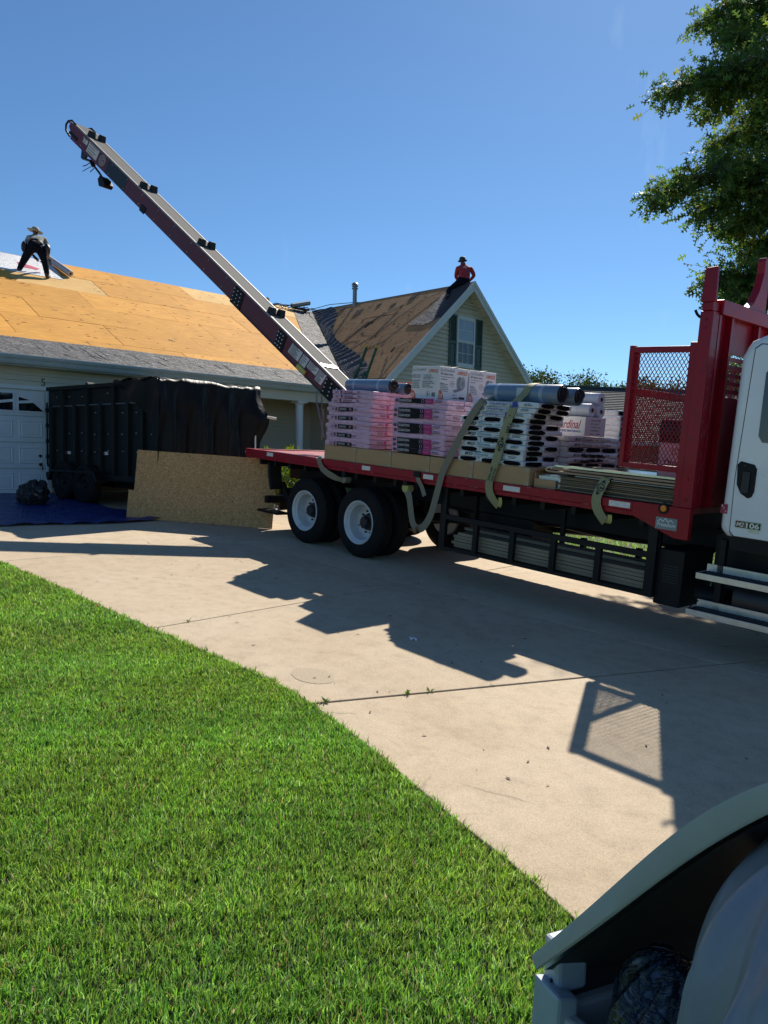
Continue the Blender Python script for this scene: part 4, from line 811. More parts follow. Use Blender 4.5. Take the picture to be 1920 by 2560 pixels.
# wheels: tyre > rim, hub
def wheel(t, w_out, face, tyre_w=0.27, r=0.52):
    """w_out: plane of the outer sidewall; face -1 looks to the near side"""
    s = -face; b = B()
    prof = [(0.300, 0.035), (0.33, 0.015), (0.40, 0.004), (0.46, 0.010), (0.497, 0.030), (0.513, 0.045)]
    tw_ = tyre_w; tread = []
    for k in range(5):
        a = 0.05 + (tw_ - 0.10) * k / 5; c = 0.05 + (tw_ - 0.10) * (k + 1) / 5
        tread += [(r, a + 0.004), (r, c - 0.008), (r - 0.014, c - 0.007), (r - 0.014, c + 0.003)]
    prof = prof + tread + [(0.513, tw_ - 0.045), (0.497, tw_ - 0.030), (0.46, tw_ - 0.010), (0.40, tw_ - 0.004), (0.33, tw_ - 0.015), (0.300, tw_ - 0.035)]
    b.lathe([(q, h) for q, h in prof], (t, w_out, 0), (0, s, 0), 64); ty = tp(b, 'wheel', M_TYRE, smooth=35)
    b = B(); b.lathe([(0.325, 0.014), (0.318, 0.006), (0.300, 0.014), (0.290, 0.03), (0.282, 0.05), (0.262, 0.065), (0.256, 0.20), (0.246, 0.22), (0.225, 0.238), (0.19, 0.245), (0.14, 0.230), (0.13, 0.230), (0.13, 0.25), (0.26, 0.262), (0.31, 0.05)], (t, w_out, 0), (0, s, 0), 56); rim = b.build('rim', M_RIM, ty, smooth=35, off=(0, 0, 0))
    b = B(); b.lathe([(0.0, 0.105), (0.07, 0.105), (0.085, 0.12), (0.09, 0.17), (0.115, 0.175), (0.12, 0.235), (0, 0.235)], (t, w_out, 0), (0, s, 0), 24, closed=False)
    for k in range(10):
        a = k * math.pi / 5; p = Vector((t + 0.165 * math.cos(a), w_out + s * 0.205, 0.165 * math.sin(a))); b.cyl(p, p + Vector((0, s * 0.03, 0)), 0.014, n=6)
    b.tube([(t, w_out + s * 0.12, 0), (t - 0.12, w_out + s * 0.16, -0.05), (t - 0.20, w_out + s * 0.20, -0.08)], 0.008, 6)
    b.build('hub', M_HUB, ty, smooth=40, off=(0, 0, 0))
for t in (0.0, 1.32):
    wheel(t, 0.0, -1); wheel(t, 0.32, -1); wheel(t, 2.44, 1); wheel(t, 2.12, 1)
# front wheel, chassis, axles, tank, boxes
wheel(8.75, 0.08, -1); wheel(8.75, 2.36, 1)
for w_ in (0.78, 1.58): b = B(); b.box(-1.5, 9.6, w_, w_ + 0.08, 0.37, 0.61); tp(b, 'frame_rail', M_BLACK)
for t in np.arange(-1.4, 6.2, 0.42): b = B(); b.box(t, t + 0.06, 0.06, 2.38, 0.62, 0.78); tp(b, 'crossmember', M_BLACK)
for t in (0.0, 1.32): b = B(); b.cyl((t, 0.3, 0), (t, 2.14, 0), 0.09, n=16); b.lathe([(0.0, -0.2), (0.14, -0.16), (0.22, 0), (0.14, 0.16), (0, 0.2)], (t, 1.22, 0), (0, 1, 0), 20, closed=False); tp(b, 'rear_axle', M_BLACK, smooth=40)
b = B(); b.cyl((8.75, 0.3, -0.02), (8.75, 2.14, -0.02), 0.07, n=14); tp(b, 'front_axle', M_BLACK, smooth=40)
b = B(); b.cyl((1.4, 1.22, 0.05), (6.9, 1.22, 0.46), 0.05, n=12); tp(b, 'drive_shaft', M_BLACK, smooth=40)
b = B(); b.box(5.99, 6.28, 0.06, 0.72, -0.16, 0.42); tp(b, 'tool_box', M_BLACK, bevel=0.012)
b = B()
for i in range(7):
    for j in range(7): b.box(6.08 + i * 0.024, 6.088 + i * 0.024, 0.054, 0.06, 0.08 + j * 0.028, 0.088 + j * 0.028)
tp(b, 'box_perforation', pm('perforation', (0.08, 0.08, 0.085), 0.5), kind='stuff')
b = B(); b.lathe([(0, 0), (0.26, 0), (0.30, 0.02), (0.30, 0.95), (0.26, 0.97), (0, 0.97)], (6.75, 0.42, 0.02), (1, 0, 0), 32, closed=False); tp(b, 'fuel_tank', pm('dark_tank', (0.03, 0.03, 0.033), 0.35, metal=0.5), smooth=40)
b = B(); b.lathe([(0, 0), (0.11, 0), (0.11, 0.3), (0, 0.3)], (6.36, 0.30, -0.02), (1, 0, 0), 18, closed=False); tp(b, 'air_tank', M_BLACK, smooth=40)
# rear: mud flap, hanger, lamp bracket, under-run step
b = B(); b.grid(lambda u, v: (-1.13 + 0.10 * (1 - v) ** 2, 0.04 + 0.27 * u, 0.22 + 0.46 * v), 6, 10); fl_ = tp(b, 'mud_flap', pm('flap_rubber', (0.01, 0.01, 0.01), 0.6), smooth=True); sm_ = fl_.modifiers.new('thick', 'SOLIDIFY'); sm_.thickness = 0.012
b = B(); b.box(-1.20, -1.10, 0.06, 2.3, -0.02, 0.10); b.prism([(-1.17, 0.34), (-1.08, 0.34), (-0.80, 0.0), (-0.95, 0.0)], lambda p, q: (p, 0.33, q), lambda p, q: (p, 0.38, q)); tp(b, 'lamp_bracket', M_BLACK)
b = B(); b.box(-1.25, -1.201, 0.90, 1.2, 0.0, 0.08); tp(b, 'tail_lamp', pm('red_lens', (0.25, 0.01, 0.01), 0.2))
b = B(); b.box(-1.45, -0.85, 0.08, 0.34, -0.195, -0.16); b.box(-1.42, -1.36, 0.5, 1.9, -0.19, 0.2); tp(b, 'rear_step', M_BLACK, bevel=0.004)
# under-deck rack
for i, t in enumerate((3.01, 3.57, 4.15, 4.74, 5.33, 5.95)):
    b = B(); w_ = 0.05 if i in (0, 5) else 0.035; b.box(t - w_, t + w_, 0.0, 0.05, -0.06, 0.72 if i in (0, 5) else 0.36); tp(b, 'rack_post', M_BLACK)
b = B(); b.box(2.96, 6.0, 0.001, 0.051, 0.30, 0.362); b.box(2.96, 6.0, 0.0, 0.60, -0.10, -0.061); b.box(2.96, 6.0, 0.58, 0.62, -0.1, 0.14); tp(b, 'rack_frame', M_BLACK)
b = B()
for t in (3.05, 4.45, 5.7): b.box(t, t + 0.05, 0.55, 0.60, 0.14, 0.6)
for t in (3.8, 4.6, 5.35, 5.6): b.box(t - 0.03, t + 0.03, 0.82, 0.88, -0.25, 0.25)
b.tube([(2.2, 0.9, 0.34), (3.3, 0.85, 0.30), (4.2, 0.9, 0.34), (5.0, 0.88, 0.31), (6.2, 0.9, 0.36)], 0.025, 8); b.box(3.0, 3.9, 0.75, 1.2, -0.05, 0.36); tp(b, 'chassis_hangers', M_BLACK)
# cab
def cab_profile(): return [(6.58, 0.70), (6.66, 0.64), (8.20, 0.64), (8.20, 1.45), (7.95, 1.55), (7.55, 2.42), (7.35, 2.53), (6.80, 2.55), (6.68, 2.50), (6.60, 2.36)]
b = B(); b.prism(cab_profile(), lambda p, q: (p, 0.06, q), lambda p, q: (p, 2.38, q)); cab = tp(b, 'cab', M_CAB, bevel=0.07, seg=4, smooth=50)
b = B(); b.prism([(8.12, 0.45), (9.75, 0.35), (9.85, 1.0), (9.6, 1.3), (8.12, 1.52)], lambda p, q: (p, 0.32, q), lambda p, q: (p, 2.12, q)); tp(b, 'hood', M_CAB, bevel=0.09, seg=3, smooth=50)
b = B(); b.prism([(7.62, 2.36), (7.99, 1.60), (8.0, 1.60), (7.64, 2.38)], lambda p, q: (p + 0.02, 0.22, q), lambda p, q: (p + 0.02, 2.22, q)); tp(b, 'windshield', M_GLASSD)
b = B(); b.prism([(8.0, 0.05), (8.1, 0.62), (8.75, 0.78), (9.4, 0.62), (9.5, 0.05), (9.36, 0.05), (9.28, 0.45), (8.75, 0.62), (8.22, 0.45), (8.14, 0.05)], lambda p, q: (p, 0.06, q), lambda p, q: (p, 0.34, q)); tp(b, 'fender', M_CAB, bevel=0.02)
b = B(); b.box(9.75, 9.9, 0.1, 2.34, 0.0, 0.34); tp(b, 'front_bumper', M_BLACK, bevel=0.03)
# door skin with rounded corner, seam, window, handle, badges
def rr(x0, x1, z0, z1, r, n=5):
    pts = []
    for cx, cz, a0 in ((x1 - r, z1 - r, 0), (x0 + r, z1 - r, 90), (x0 + r, z0 + r, 180), (x1 - r, z0 + r, 270)):
        for k in range(n + 1): a = R(a0 + 90 * k / n); pts.append((cx + r * math.cos(a), cz + r * math.sin(a)))
    return pts
b = B(); dp = [(6.70, 0.70), (6.74, 0.66), (7.92, 0.66), (7.92, 1.5), (7.50, 2.40), (6.79, 2.46), (6.735, 2.42), (6.69, 1.2)]
b.prism(dp, lambda p, q: (p, 0.046, q), lambda p, q: (p, 0.062, q)); cdoor = tp(b, 'cab_door', M_CAB, bevel=0.006, seg=2)
b = B(); b.prism([(x - 0.009 if x < 6.9 else x + 0.009, z - (0.009 if z < 1 else -0.009)) for x, z in dp], lambda p, q: (p, 0.0575, q), lambda p, q: (p, 0.0588, q)); tp(b, 'door_gap', M_SEAM)
b = B(); b.prism([(6.86, 1.62), (6.90, 1.56), (7.80, 1.56), (7.50, 2.25), (6.92, 2.27), (6.86, 2.20)], lambda p, q: (p, 0.040, q), lambda p, q: (p, 0.05, q)); b.build('door_window', M_GLASSD, cdoor, off=(0, 0, 0))
b = B(); b.prism([(6.70, 1.34), (6.73, 1.375), (6.86, 1.35), (6.885, 1.31), (6.885, 1.10), (6.865, 1.045), (6.83, 1.03), (6.76, 1.07), (6.715, 1.15)], lambda p, q: (p, 0.034, q), lambda p, q: (p, 0.05, q)); hd = b.build('door_handle', M_BLACK, cdoor, bevel=0.008, seg=2, off=(0, 0, 0))
b = B(); b.box(6.765, 6.835, 0.020, 0.036, 1.08, 1.28); b.lathe([(0, -0.006), (0.011, -0.005), (0.012, 0.004), (0, 0.004)], (6.775, 0.034, 1.335), (0, 1, 0), 12, closed=False); b.build('handle_lever', pm('handle_plastic', (0.02, 0.02, 0.022), 0.5), hd, bevel=0.006, off=(0, 0, 0))
b = B(); b.box(6.745, 6.985, 0.040, 0.0462, 0.745, 0.815, m=0); b.box(6.842, 6.98, 0.0385, 0.0405, 0.75, 0.81, m=1); b.box(6.75, 6.838, 0.0386, 0.0405, 0.75, 0.81, m=2); b.box(6.88, 6.97, 0.040, 0.0462, 0.715, 0.742, m=0)
b.build('model_badge', [pm('chrome_edge', (0.55, 0.55, 0.55), 0.25, metal=0.8), MK, pm('badge_red', (0.10, 0.01, 0.02), 0.4)], cdoor, off=(0, 0, 0))
text('badge_text', '106', pm('badge_silver', (0.7, 0.7, 0.62), 0.3, metal=0.3), truck, (6.85, 0.0375, 0.754), NEAR, 0.122, 0.052, bold=0.03)
text('badge_text', 'M2', pm('badge_silver', (0, 0, 0)), truck, (6.757, 0.0375, 0.760), NEAR, 0.072, 0.040, shear=0.25, bold=0.02)
text('badge_text', 'PLUS', pm('badge_silver', (0, 0, 0)), truck, (6.89, 0.039, 0.720), NEAR, 0.07, 0.017, shear=0.2, bold=0.02)
b = B(); b.box(6.585, 6.65, 0.054, 0.0585, 0.86, 0.95); tp(b, 'round_sticker', pm('sticker_red', (0.30, 0.02, 0.04), 0.5))
for i, ch in enumerate('ATA'): text('sticker_text', ch, MW, truck, (6.592 + i * 0.018, 0.0525, 0.925 - i * 0.026), NEAR, 0.016, 0.020, bold=0.02)
b = B(); b.prism([(6.60, 0.66), (6.68, 0.62), (6.70, 0.52), (8.2, 0.50), (8.2, 0.66)], lambda p, q: (p, 0.10, q), lambda p, q: (p, 2.34, q)); b.box(6.45, 8.0, 0.36, 2.0, -0.05, 0.62); tp(b, 'cab_underside', M_BLACK)
for (t0, u) in ((6.50, 0.27), (6.44, -0.10)):
    b = B(); b.box(t0, 7.75, -0.11, 0.10, u - 0.012, u); b.box(t0, 7.75, -0.12, -0.108, u - 0.055, u + 0.004); b.box(t0, 7.75, 0.10, 0.112, u - 0.02, u + 0.075); b.box(t0 - 0.004, t0, -0.12, 0.11, u - 0.05, u + 0.004); step = tp(b, 'cab_step', M_ALU, bevel=0.003)
    b = B()
    for i in range(34):
        for j in range(5): b.cyl((t0 + 0.04 + i * 0.036, -0.085 + j * 0.04 + (i % 2) * 0.01, u), (t0 + 0.04 + i * 0.036, -0.085 + j * 0.04 + (i % 2) * 0.01, u + 0.008), 0.013, 0.008, 8)
    b.build('tread_studs', M_BLACK, step, off=(0, 0, 0), kind='stuff')
    b = B(); b.box(t0 + 0.01, 7.74, -0.105, 0.095, u + 0.0005, u + 0.003); b.build('tread_plate', pm('tread_dark', (0.05, 0.05, 0.055), 0.5, metal=0.4), step, off=(0, 0, 0))
b = B(); b.box(7.6, 7.66, 0.1, 0.16, -0.12, 0.6); tp(b, 'step_bracket', M_BLACK)
b = B(); b.box(6.6, 6.66, 0.1, 0.16, -0.12, 0.6); b.tube([(6.5, 0.0, -0.02), (6.47, -0.06, -0.06), (6.42, -0.08, -0.14)], 0.006); tp(b, 'step_bracket', M_BLACK, kind='stuff')

# ================================================================== conveyor on the deck
CB = Vector((-0.647, 1.216, 1.988)); CT = Vector((-8.292, -0.549, 7.455))
cbw, ctw = TF @ CB, TF @ CT; cd = (ctw - cbw).normalized(); cl = cd.cross(Vector((0, 0, 1))).normalized()
if cl.dot(TY) < 0: cl = -cl
cn = cd.cross(cl)
if cn.z < 0: cn = -cn
CF = frame(cbw, cd, cl, cd.cross(cl)); CS = 1 if cd.cross(cl).dot(cn) > 0 else -1
def cz(z): return z * CS
M_MAR = pm('maroon_paint', (0.115, 0.010, 0.020), 0.4, var=0.15, scale=2, dirt=(0.06, 0.02, 0.02, 0.5), dscale=3)
M_NAVY = pm('dark_navy', (0.010, 0.012, 0.018), 0.45, var=0.2)
M_BELT = pm('worn_belt', (0.105, 0.102, 0.097), 0.8, var=0.4, scale=3, stretch=(0.25, 16, 4), dirt=(0.24, 0.23, 0.22, 0.6), dscale=3, spec=0.12)
conv = thing('roofing_conveyor', 'long maroon belt conveyor boom rising from the truck deck over the roof', 'conveyor', CF)
def cp(b, name, mat, **kw): return b.build(name, mat, conv, **kw)
CW, CDp, CL = 0.50, 0.33, 9.62
def cbox(b, x0, x1, y0, y1, z0, z1, m=None): b.box(x0, x1, y0, y1, min(cz(z0), cz(z1)), max(cz(z0), cz(z1)), m); return b
b = cbox(B(), -1.2, 9.62, 0.0, 0.012, -CDp, -0.02, 0); cbox(b, 7.30, 8.10, -0.004, 0.002, -CDp + 0.002, -0.021, 1); cp(b, 'side_panel', [M_MAR, M_NAVY], bevel=0.0)
b = cbox(B(), -1.2, 9.62, CW - 0.012, CW, -CDp, -0.02); cp(b, 'side_panel', M_MAR)
b = cbox(B(), -1.2, 9.62, 0.013, CW - 0.013, -CDp + 0.002, -CDp + 0.02); cbox(b, -1.2, 3.0, -0.006, CW + 0.006, -CDp - 0.035, -CDp - 0.002); cp(b, 'boom_bottom', M_NAVY)
b = cbox(B(), -1.25, 9.72, 0.04, CW - 0.04, -0.012, 0.0); cp(b, 'belt', M_BELT)
b = cbox(B(), -1.2, 9.66, -0.006, 0.035, -0.022, 0.008); cbox(b, -1.2, 9.66, CW - 0.035, CW + 0.006, -0.022, 0.008); cp(b, 'belt_edge_rail', pm('rail_metal', (0.30, 0.29, 0.28), 0.6, metal=0.2, var=0.2, spec=0.2), bevel=0.003)
b = B(); b.box(0.66, 0.74, 0.02, CW - 0.02, cz(0.012) - 0.004, cz(0.012) + 0.004); cp(b, 'belt_joint', pm('joint_metal', (0.5, 0.5, 0.5), 0.3, metal=0.7))
for s_ in (9.16, 6.96, 4.74, 2.36):
    for y0, y1 in ((0.05, 0.20), (0.31, 0.46)):
        b = B(); b.prism([(s_ - 0.10, 0.002), (s_ + 0.03, 0.002), (s_ + 0.035, 0.10), (s_ - 0.02, 0.125)], lambda p, q: (p, y0, cz(q)), lambda p, q: (p, y1, cz(q))); cp(b, 'belt_paddle', pm('paddle_rubber', (0.008, 0.008, 0.008), 0.6), bevel=0.012)
# tip: roller, plates, open handle frame
b = B(); b.cyl((9.66, 0.02, cz(-0.06)), (9.66, CW - 0.02, cz(-0.06)), 0.05, n=18); cp(b, 'tip_roller', M_BLACK, smooth=40)
b = B()
for y in (0.0, CW): b.tube([(9.60, y, cz(0.0)), (9.78, y, cz(0.01)), (9.90, y, cz(-0.06)), (9.93, y, cz(-0.16)), (9.86, y, cz(-0.26)), (9.66, y, cz(-0.30))], 0.022, 8)
b.tube([(9.90, 0, cz(-0.08)), (9.90, CW, cz(-0.08))], 0.015, 8); cp(b, 'tip_guard', M_BLACK, smooth=50)
b = B(); b.prism([(9.62, -0.02), (9.80, -0.03), (9.82, -0.14), (9.62, -0.24)], lambda p, q: (p, 0.001, cz(q)), lambda p, q: (p, 0.010, cz(q))); cp(b, 'tip_plate', M_MAR)
b = cbox(B(), 9.36, 9.72, -0.014, 0.0, -0.26, -0.20); cp(b, 'tip_bracket', M_BLACK)
# splice plates with bolts, stickers, hose, hook arm, gauge
M_BOLT = pm('bolt_white', (0.7, 0.7, 0.7), 0.35, metal=0.4)
for (x0, x1) in ((2.92, 3.28), (1.56, 1.86), (-0.02, 0.42)):
    b = B(); b.prism([(x0, -CDp - 0.03), (x1 - 0.04, -CDp - 0.03), (x1, -0.05), (x0 + 0.08, -0.05)], lambda p, q: (p, -0.014, cz(q)), lambda p, q: (p, -0.002, cz(q))); pl_ = cp(b, 'splice_plate', M_BLACK)
    b = B()
    for i in range(3):
        for j in range(4): c = (x0 + 0.09 + 0.02 * j + i * (x1 - x0 - 0.16) / 2, -0.014, cz(-CDp + 0.03 + j * 0.07)); b.cyl(c, (c[0], -0.021, c[2]), 0.011, n=8)
    b.build('bolt_heads', M_BOLT, pl_, kind='stuff')
b = B()
for x in np.arange(3.6, 9.3, 0.62):
    for z in (-0.07, -0.27): b.cyl((x, 0.0, cz(z)), (x, -0.006, cz(z)), 0.009, n=6)
cp(b, 'rivets', M_BOLT, kind='stuff')
M_STK = pm('sticker_white', (0.62, 0.62, 0.60), 0.5, var=0.06)
def sticker(x0, x1, z0, z1, lines, name='sticker'):
    b = cbox(B(), x0, x1, -0.0045, -0.001, z0, z1); s = cp(b, name, M_STK); b = B()
    for k in range(lines):
        zz = z0 + (z1 - z0) * (k + 0.5) / lines; ln = random.uniform(0.4, 0.9)
        b.box(x1 - (x1 - x0) * ln, x1 - (x1 - x0) * 0.06, -0.0056, -0.0046, min(cz(zz), cz(zz + 0.012)), max(cz(zz), cz(zz + 0.012)))
    b.build('sticker_lines', MK, s)
sticker(1.15, 1.45, -0.25, -0.06, 7); sticker(0.95, 1.12, -0.25, -0.06, 5); sticker(0.66, 0.92, -0.20, -0.06, 5); sticker(0.46, 0.64, -0.26, -0.05, 8); sticker(8.98, 9.16, -0.17, -0.07, 2); sticker(8.50, 8.93, -0.27, -0.05, 4)
M_MK2 = pm('stencil_grey', (0.42, 0.43, 0.44), 0.5)
CNEAR = ((-1, 0, 0), (0, 0, CS)) 
b = B(); b.lathe([(0.075, 0), (0.088, 0), (0.088, 0.002), (0.075, 0.002)], (8.30, -0.0055, cz(-0.16)), (0, 1, 0), 28); b.lathe([(0.105, 0), (0.118, 0), (0.118, 0.002), (0.105, 0.002)], (8.30, -0.0055, cz(-0.16)), (0, 1, 0), 14); cp(b, 'round_emblem', M_MK2)
text('emblem_letter', 'G', M_MK2, conv, (8.35, -0.006, cz(-0.215)), CNEAR, 0.10, 0.11, bold=0.03)
b = cbox(B(), 0.86, 1.10, -0.05, -0.004, -0.34, -0.26); cp(b, 'level_gauge', pm('gauge_yellow', (0.45, 0.42, 0.10), 0.4), bevel=0.008)
b = cbox(B(), 6.42, 6.60, -0.012, 0.0, -0.36, -0.22); cp(b, 'side_bracket', M_BLACK)
b = B(); b.prism([(9.28, -0.30), (8.98, -0.32), (9.02, -0.46), (9.16, -0.52)], lambda p, q: (p, 0.10, cz(q)), lambda p, q: (p, 0.14, cz(q))); b.tube([(9.12, 0.12, cz(-0.50)), (8.86, 0.12, cz(-0.42)), (8.72, 0.12, cz(-0.43))], 0.028, 8); b.tube([(8.72, 0.12, cz(-0.43)), (8.42, 0.12, cz(-0.46)), (8.20, 0.12, cz(-0.50))], 0.024, 8); cp(b, 'hook_arm', M_NAVY, smooth=50)
b = B(); b.prism([(8.25, -0.46), (8.28, -0.56), (8.15, -0.66), (7.98, -0.60), (7.97, -0.52), (8.12, -0.46)], lambda p, q: (p, 0.04, cz(q)), lambda p, q: (p, 0.26, cz(q))); cp(b, 'work_light', M_BLACK, bevel=0.015)
b = B(); b.cyl((8.80, 0.12, cz(-0.40)), (8.68, 0.12, cz(-0.44)), 0.05, n=12); b.tube([(8.82, 0.12, cz(-0.44)), (8.92, 0.12, cz(-0.56)), (8.98, 0.10, cz(-0.62))], 0.010, 6); b.tube([(8.75, 0.12, cz(-0.50)), (8.95, 0.12, cz(-0.72))], 0.008, 6); b.tube([(8.62, 0.12, cz(-0.46)), (8.70, 0.12, cz(-0.60))], 0.010, 6); cp(b, 'cable_winch', M_BLACK)
b = B(); b.tube([(0.45, -0.03, cz(-0.38)), (0.30, -0.06, cz(-0.52)), (0.02, -0.05, cz(-0.72)), (-0.2, -0.04, cz(-0.9))], 0.014, 8); b.tube([(0.35, 0.03, cz(-0.40)), (0.10, 0.02, cz(-0.66)), (-0.15, 0.03, cz(-1.0))], 0.012, 8); b.tube([(0.12, -0.05, cz(-0.52)), (0.0, -0.04, cz(-0.66)), (0.02, 0.0, cz(-0.74))], 0.02, 8); cp(b, 'hydraulic_hose', pm('hose_grey', (0.16, 0.16, 0.17), 0.4), smooth=50)
# base: yoke, turret, ram standing on the deck, in truck coordinates
ci = CF.inverted() @ TF
b = B()
for y0, y1 in ((1.20, 1.24), (1.86, 1.90)): b.prism([(-0.35, 1.05), (0.75, 1.05), (0.40, 1.75), (-0.15, 1.72)], lambda p, q: ci @ Vector((p, y0, q)), lambda p, q: ci @ Vector((p, y1, q)))
b.cyl(ci @ Vector((0.2, 1.55, 0.845)), ci @ Vector((0.2, 1.55, 1.05)), 0.42, n=28); b.cyl(ci @ Vector((-0.30, 1.55, 1.1)), ci @ Vector((-1.35, 1.34, 2.1)), 0.06, n=14); b.cyl(ci @ Vector((-0.05, 1.0, 1.6)), ci @ Vector((-0.05, 2.0, 1.6)), 0.04, n=12)
cp(b, 'turret_base', M_NAVY, smooth=40)

# ================================================================== load on the deck
M_CARD = pm('brown_cardboard', (0.42, 0.265, 0.13), 0.75, var=0.08, scale=3, bump=0.1, bscale=30, stretch=(1, 1, 6))
M_TAPE = pm('packing_tape', (0.36, 0.29, 0.19), 0.3, var=0.08)
cart_t = [0.44, 1.19, 1.95, 2.70, 3.46, 4.33]
for i in range(5):
    nm = ('first', 'second', 'third', 'fourth', 'fifth')[i]
    ct = thing('cardboard_carton', f'{nm} long brown carton from the tail in the row along the deck edge', 'carton', TF, (cart_t[i], 0.0, 0.866), 'brown cartons along the deck edge')
    b = B(); b.box(cart_t[i] + 0.003, cart_t[i + 1] - 0.003, 0.0, 0.48, 0.868, 1.085); b.build('carton_body', M_CARD, ct, bevel=0.006)
    b = B(); b.box(cart_t[i + 1] - 0.06, cart_t[i + 1] - 0.005, -0.0012, -0.0002, 0.87, 0.92); b.box(cart_t[i + 1] - 0.06, cart_t[i + 1] - 0.005, -0.0012, -0.0002, 1.03, 1.082)
    b.box(cart_t[i + 1] - 0.008, cart_t[i + 1] - 0.0045, -0.001, 0.0005, 0.87, 1.084); b.build('tape_patch', M_TAPE, ct)
    b = B(); b.box(cart_t[i] + 0.005, cart_t[i + 1] - 0.005, 0.5, 1.0, 0.868, 1.083); bx = b.build('inner_carton', M_CARD, ct)
M_PINK = wrinkle('pink_wrap', (0.70, 0.43, 0.56), 0.4, (3, 3, 9), 0.55, 3.0, var=0.12, coat=0.25)
M_PINKD = pm('deep_pink', (0.42, 0.012, 0.15), 0.4, var=0.1)
M_PLUM = pm('plum_print', (0.10, 0.015, 0.06), 0.4)
M_KBL = pm('black_print_band', (0.007, 0.006, 0.009), 0.6, var=0.2, spec=0.2)
M_IKO = wrinkle('white_wrap', (0.68, 0.72, 0.73), 0.4, (3, 3, 9), 0.45, 3.0, var=0.08, coat=0.3)
M_IKOP = wrinkle('pale_rose_wrap', (0.70, 0.57, 0.55), 0.4, (3, 3, 9), 0.45, 3.0, var=0.1, coat=0.2)
M_TEAL = pm('teal_print', (0.02, 0.22, 0.30), 0.5); M_BLUEP = pm('blue_print', (0.02, 0.05, 0.32), 0.5); M_SHB = pm('shingle_black', (0.005, 0.005, 0.006), 0.9, spec=0.1, var=0.4, scale=40, bump=0.5, bscale=120)
_bm = {}
def bundle_mesh(lx, ly, lz, seed, mat):
    """a wrapped bundle: soft, slightly sagging box"""
    k = (round(lx, 3), round(ly, 3), round(lz, 3), seed, mat.name)
    if k in _bm: return _bm[k]
    rs = random.Random(seed); b = B(); nx, ny = 10, 4
    ph = [rs.uniform(0, 6) for _ in range(6)]
    def p(x, y, z):
        w = 0.0035 * math.sin(x * 11 + ph[0]) + 0.003 * math.sin(y * 17 + ph[1] + x * 5); return (x, y, z + w * (1 if z > lz / 2 else 0.4))
    ins = 0.005
    def ring(y0, y1): return [(y0 + ins, 0.002), (y1 - ins, 0.002), (y1, 0.016), (y1 + 0.003, lz * 0.5), (y1, lz - 0.012), (y1 - ins, lz - 0.001), ((y0 + y1) / 2, lz), (y0 + ins, lz - 0.001), (y0, lz - 0.012), (y0 - 0.003, lz * 0.5), (y0, 0.016)]
    pr = ring(0, ly); n = len(pr); xs = [0.0, 0.008] + [lx * i / nx for i in range(1, nx)] + [lx - 0.008, lx]
    vs = []
    for i, x in enumerate(xs):
        sc = 0.93 if i in (0, len(xs) - 1) else 1.0
        for (y, z) in pr:
            yy = ly / 2 + (y - ly / 2) * (1 if sc == 1 else 0.985); zz = lz / 2 + (z - lz / 2) * (1 if sc == 1 else 0.88)
            if sc == 1 and y <= 0.004 or y >= ly - 0.004: yy += 0.0025 * math.sin(x * 23 + ph[2])
            vs.append(p(x, yy, zz))
    fs = [(i * n + q, i * n + (q + 1) % n, (i + 1) * n + (q + 1) % n, (i + 1) * n + q) for i in range(len(xs) - 1) for q in range(n)] + [tuple(range(n)), tuple(range((len(xs) - 1) * n, len(xs) * n))[::-1]]
    b.add(vs, fs); me = b.mesh('wrap'); me.materials.append(mat); me.polygons.foreach_set('use_smooth', [True] * len(me.polygons)); me.set_sharp_from_angle(angle=R(50)); _bm[k] = me; return me
def bundle(name, label, group, t, w, u, along, lz, mat, L_=1.0, D_=0.335):
    """along 't' or 'w'; returns the Empty, whose frame is the truck frame shifted to the bundle corner"""
    yaw = random.gauss(0, 0.010); t += random.gauss(0, 0.006); w += random.gauss(0, 0.003)
    e = thing(name, label, 'shingle bundle', TF @ Tm(t, w, u) @ Matrix.Rotation(yaw, 4, 'Z'), None, group)
    me = bundle_mesh(L_, D_, lz, random.randrange(4), mat)
    if along == 't': obj('wrap', me, e)
    else: o = obj('wrap', me, e); o.matrix_local = Matrix.Translation((D_, 0, 0)) @ Matrix.Rotation(R(90), 4, 'Z')
    return e
def small_print(e, axes, o, w, h, n, mat=None, name='small_print'):
    b = B(); rc = []
    for k in range(n):
        y = h * (k + 0.5) / n; x = 0
        while x < w * random.uniform(0.6, 1): l = random.uniform(0.08, 0.3) * w; rc.append((x, min(x + l, w), y - h * 0.22 / n, y + h * 0.22 / n)); x += l + 0.05 * w
    flat(b, axes, o, rc, lift=0.0075); b.build(name, mat or MK, e)
# ---- pink stack nearest the tail
def pink_label_duration(e, lz, x0=0.30, slant=0.0):
    b = B(); flat(b, NEAR, (0, -0.003, 0), [(x0, x0 + 0.34, 0.006, lz - 0.004)], lift=0.0075); flat(b, NEAR, (0, -0.003, 0), [(x0 - 0.07, x0 - 0.035, 0.010, lz - 0.008)], m=1, lift=0.0075); b.build('title_band', [M_KBL, M_PLUM], e)
    text('title', 'DURATION', pm('lettering_pale', (0.62, 0.58, 0.60), 0.5), e, (x0 + 0.03, -0.0115, lz * 0.30), NEAR, 0.155, lz * 0.45, bold=0.01)
    small_print(e, NEAR, (x0 + 0.25, -0.0035, lz * 0.3), 0.06, lz * 0.5, 2, M_PINK); small_print(e, NEAR, (x0 - 0.17, -0.0035, lz * 0.25), 0.09, lz * 0.5, 2, M_PLUM); small_print(e, NEAR, (x0 + 0.37, -0.0035, lz * 0.2), 0.08, lz * 0.6, 4, M_PLUM)
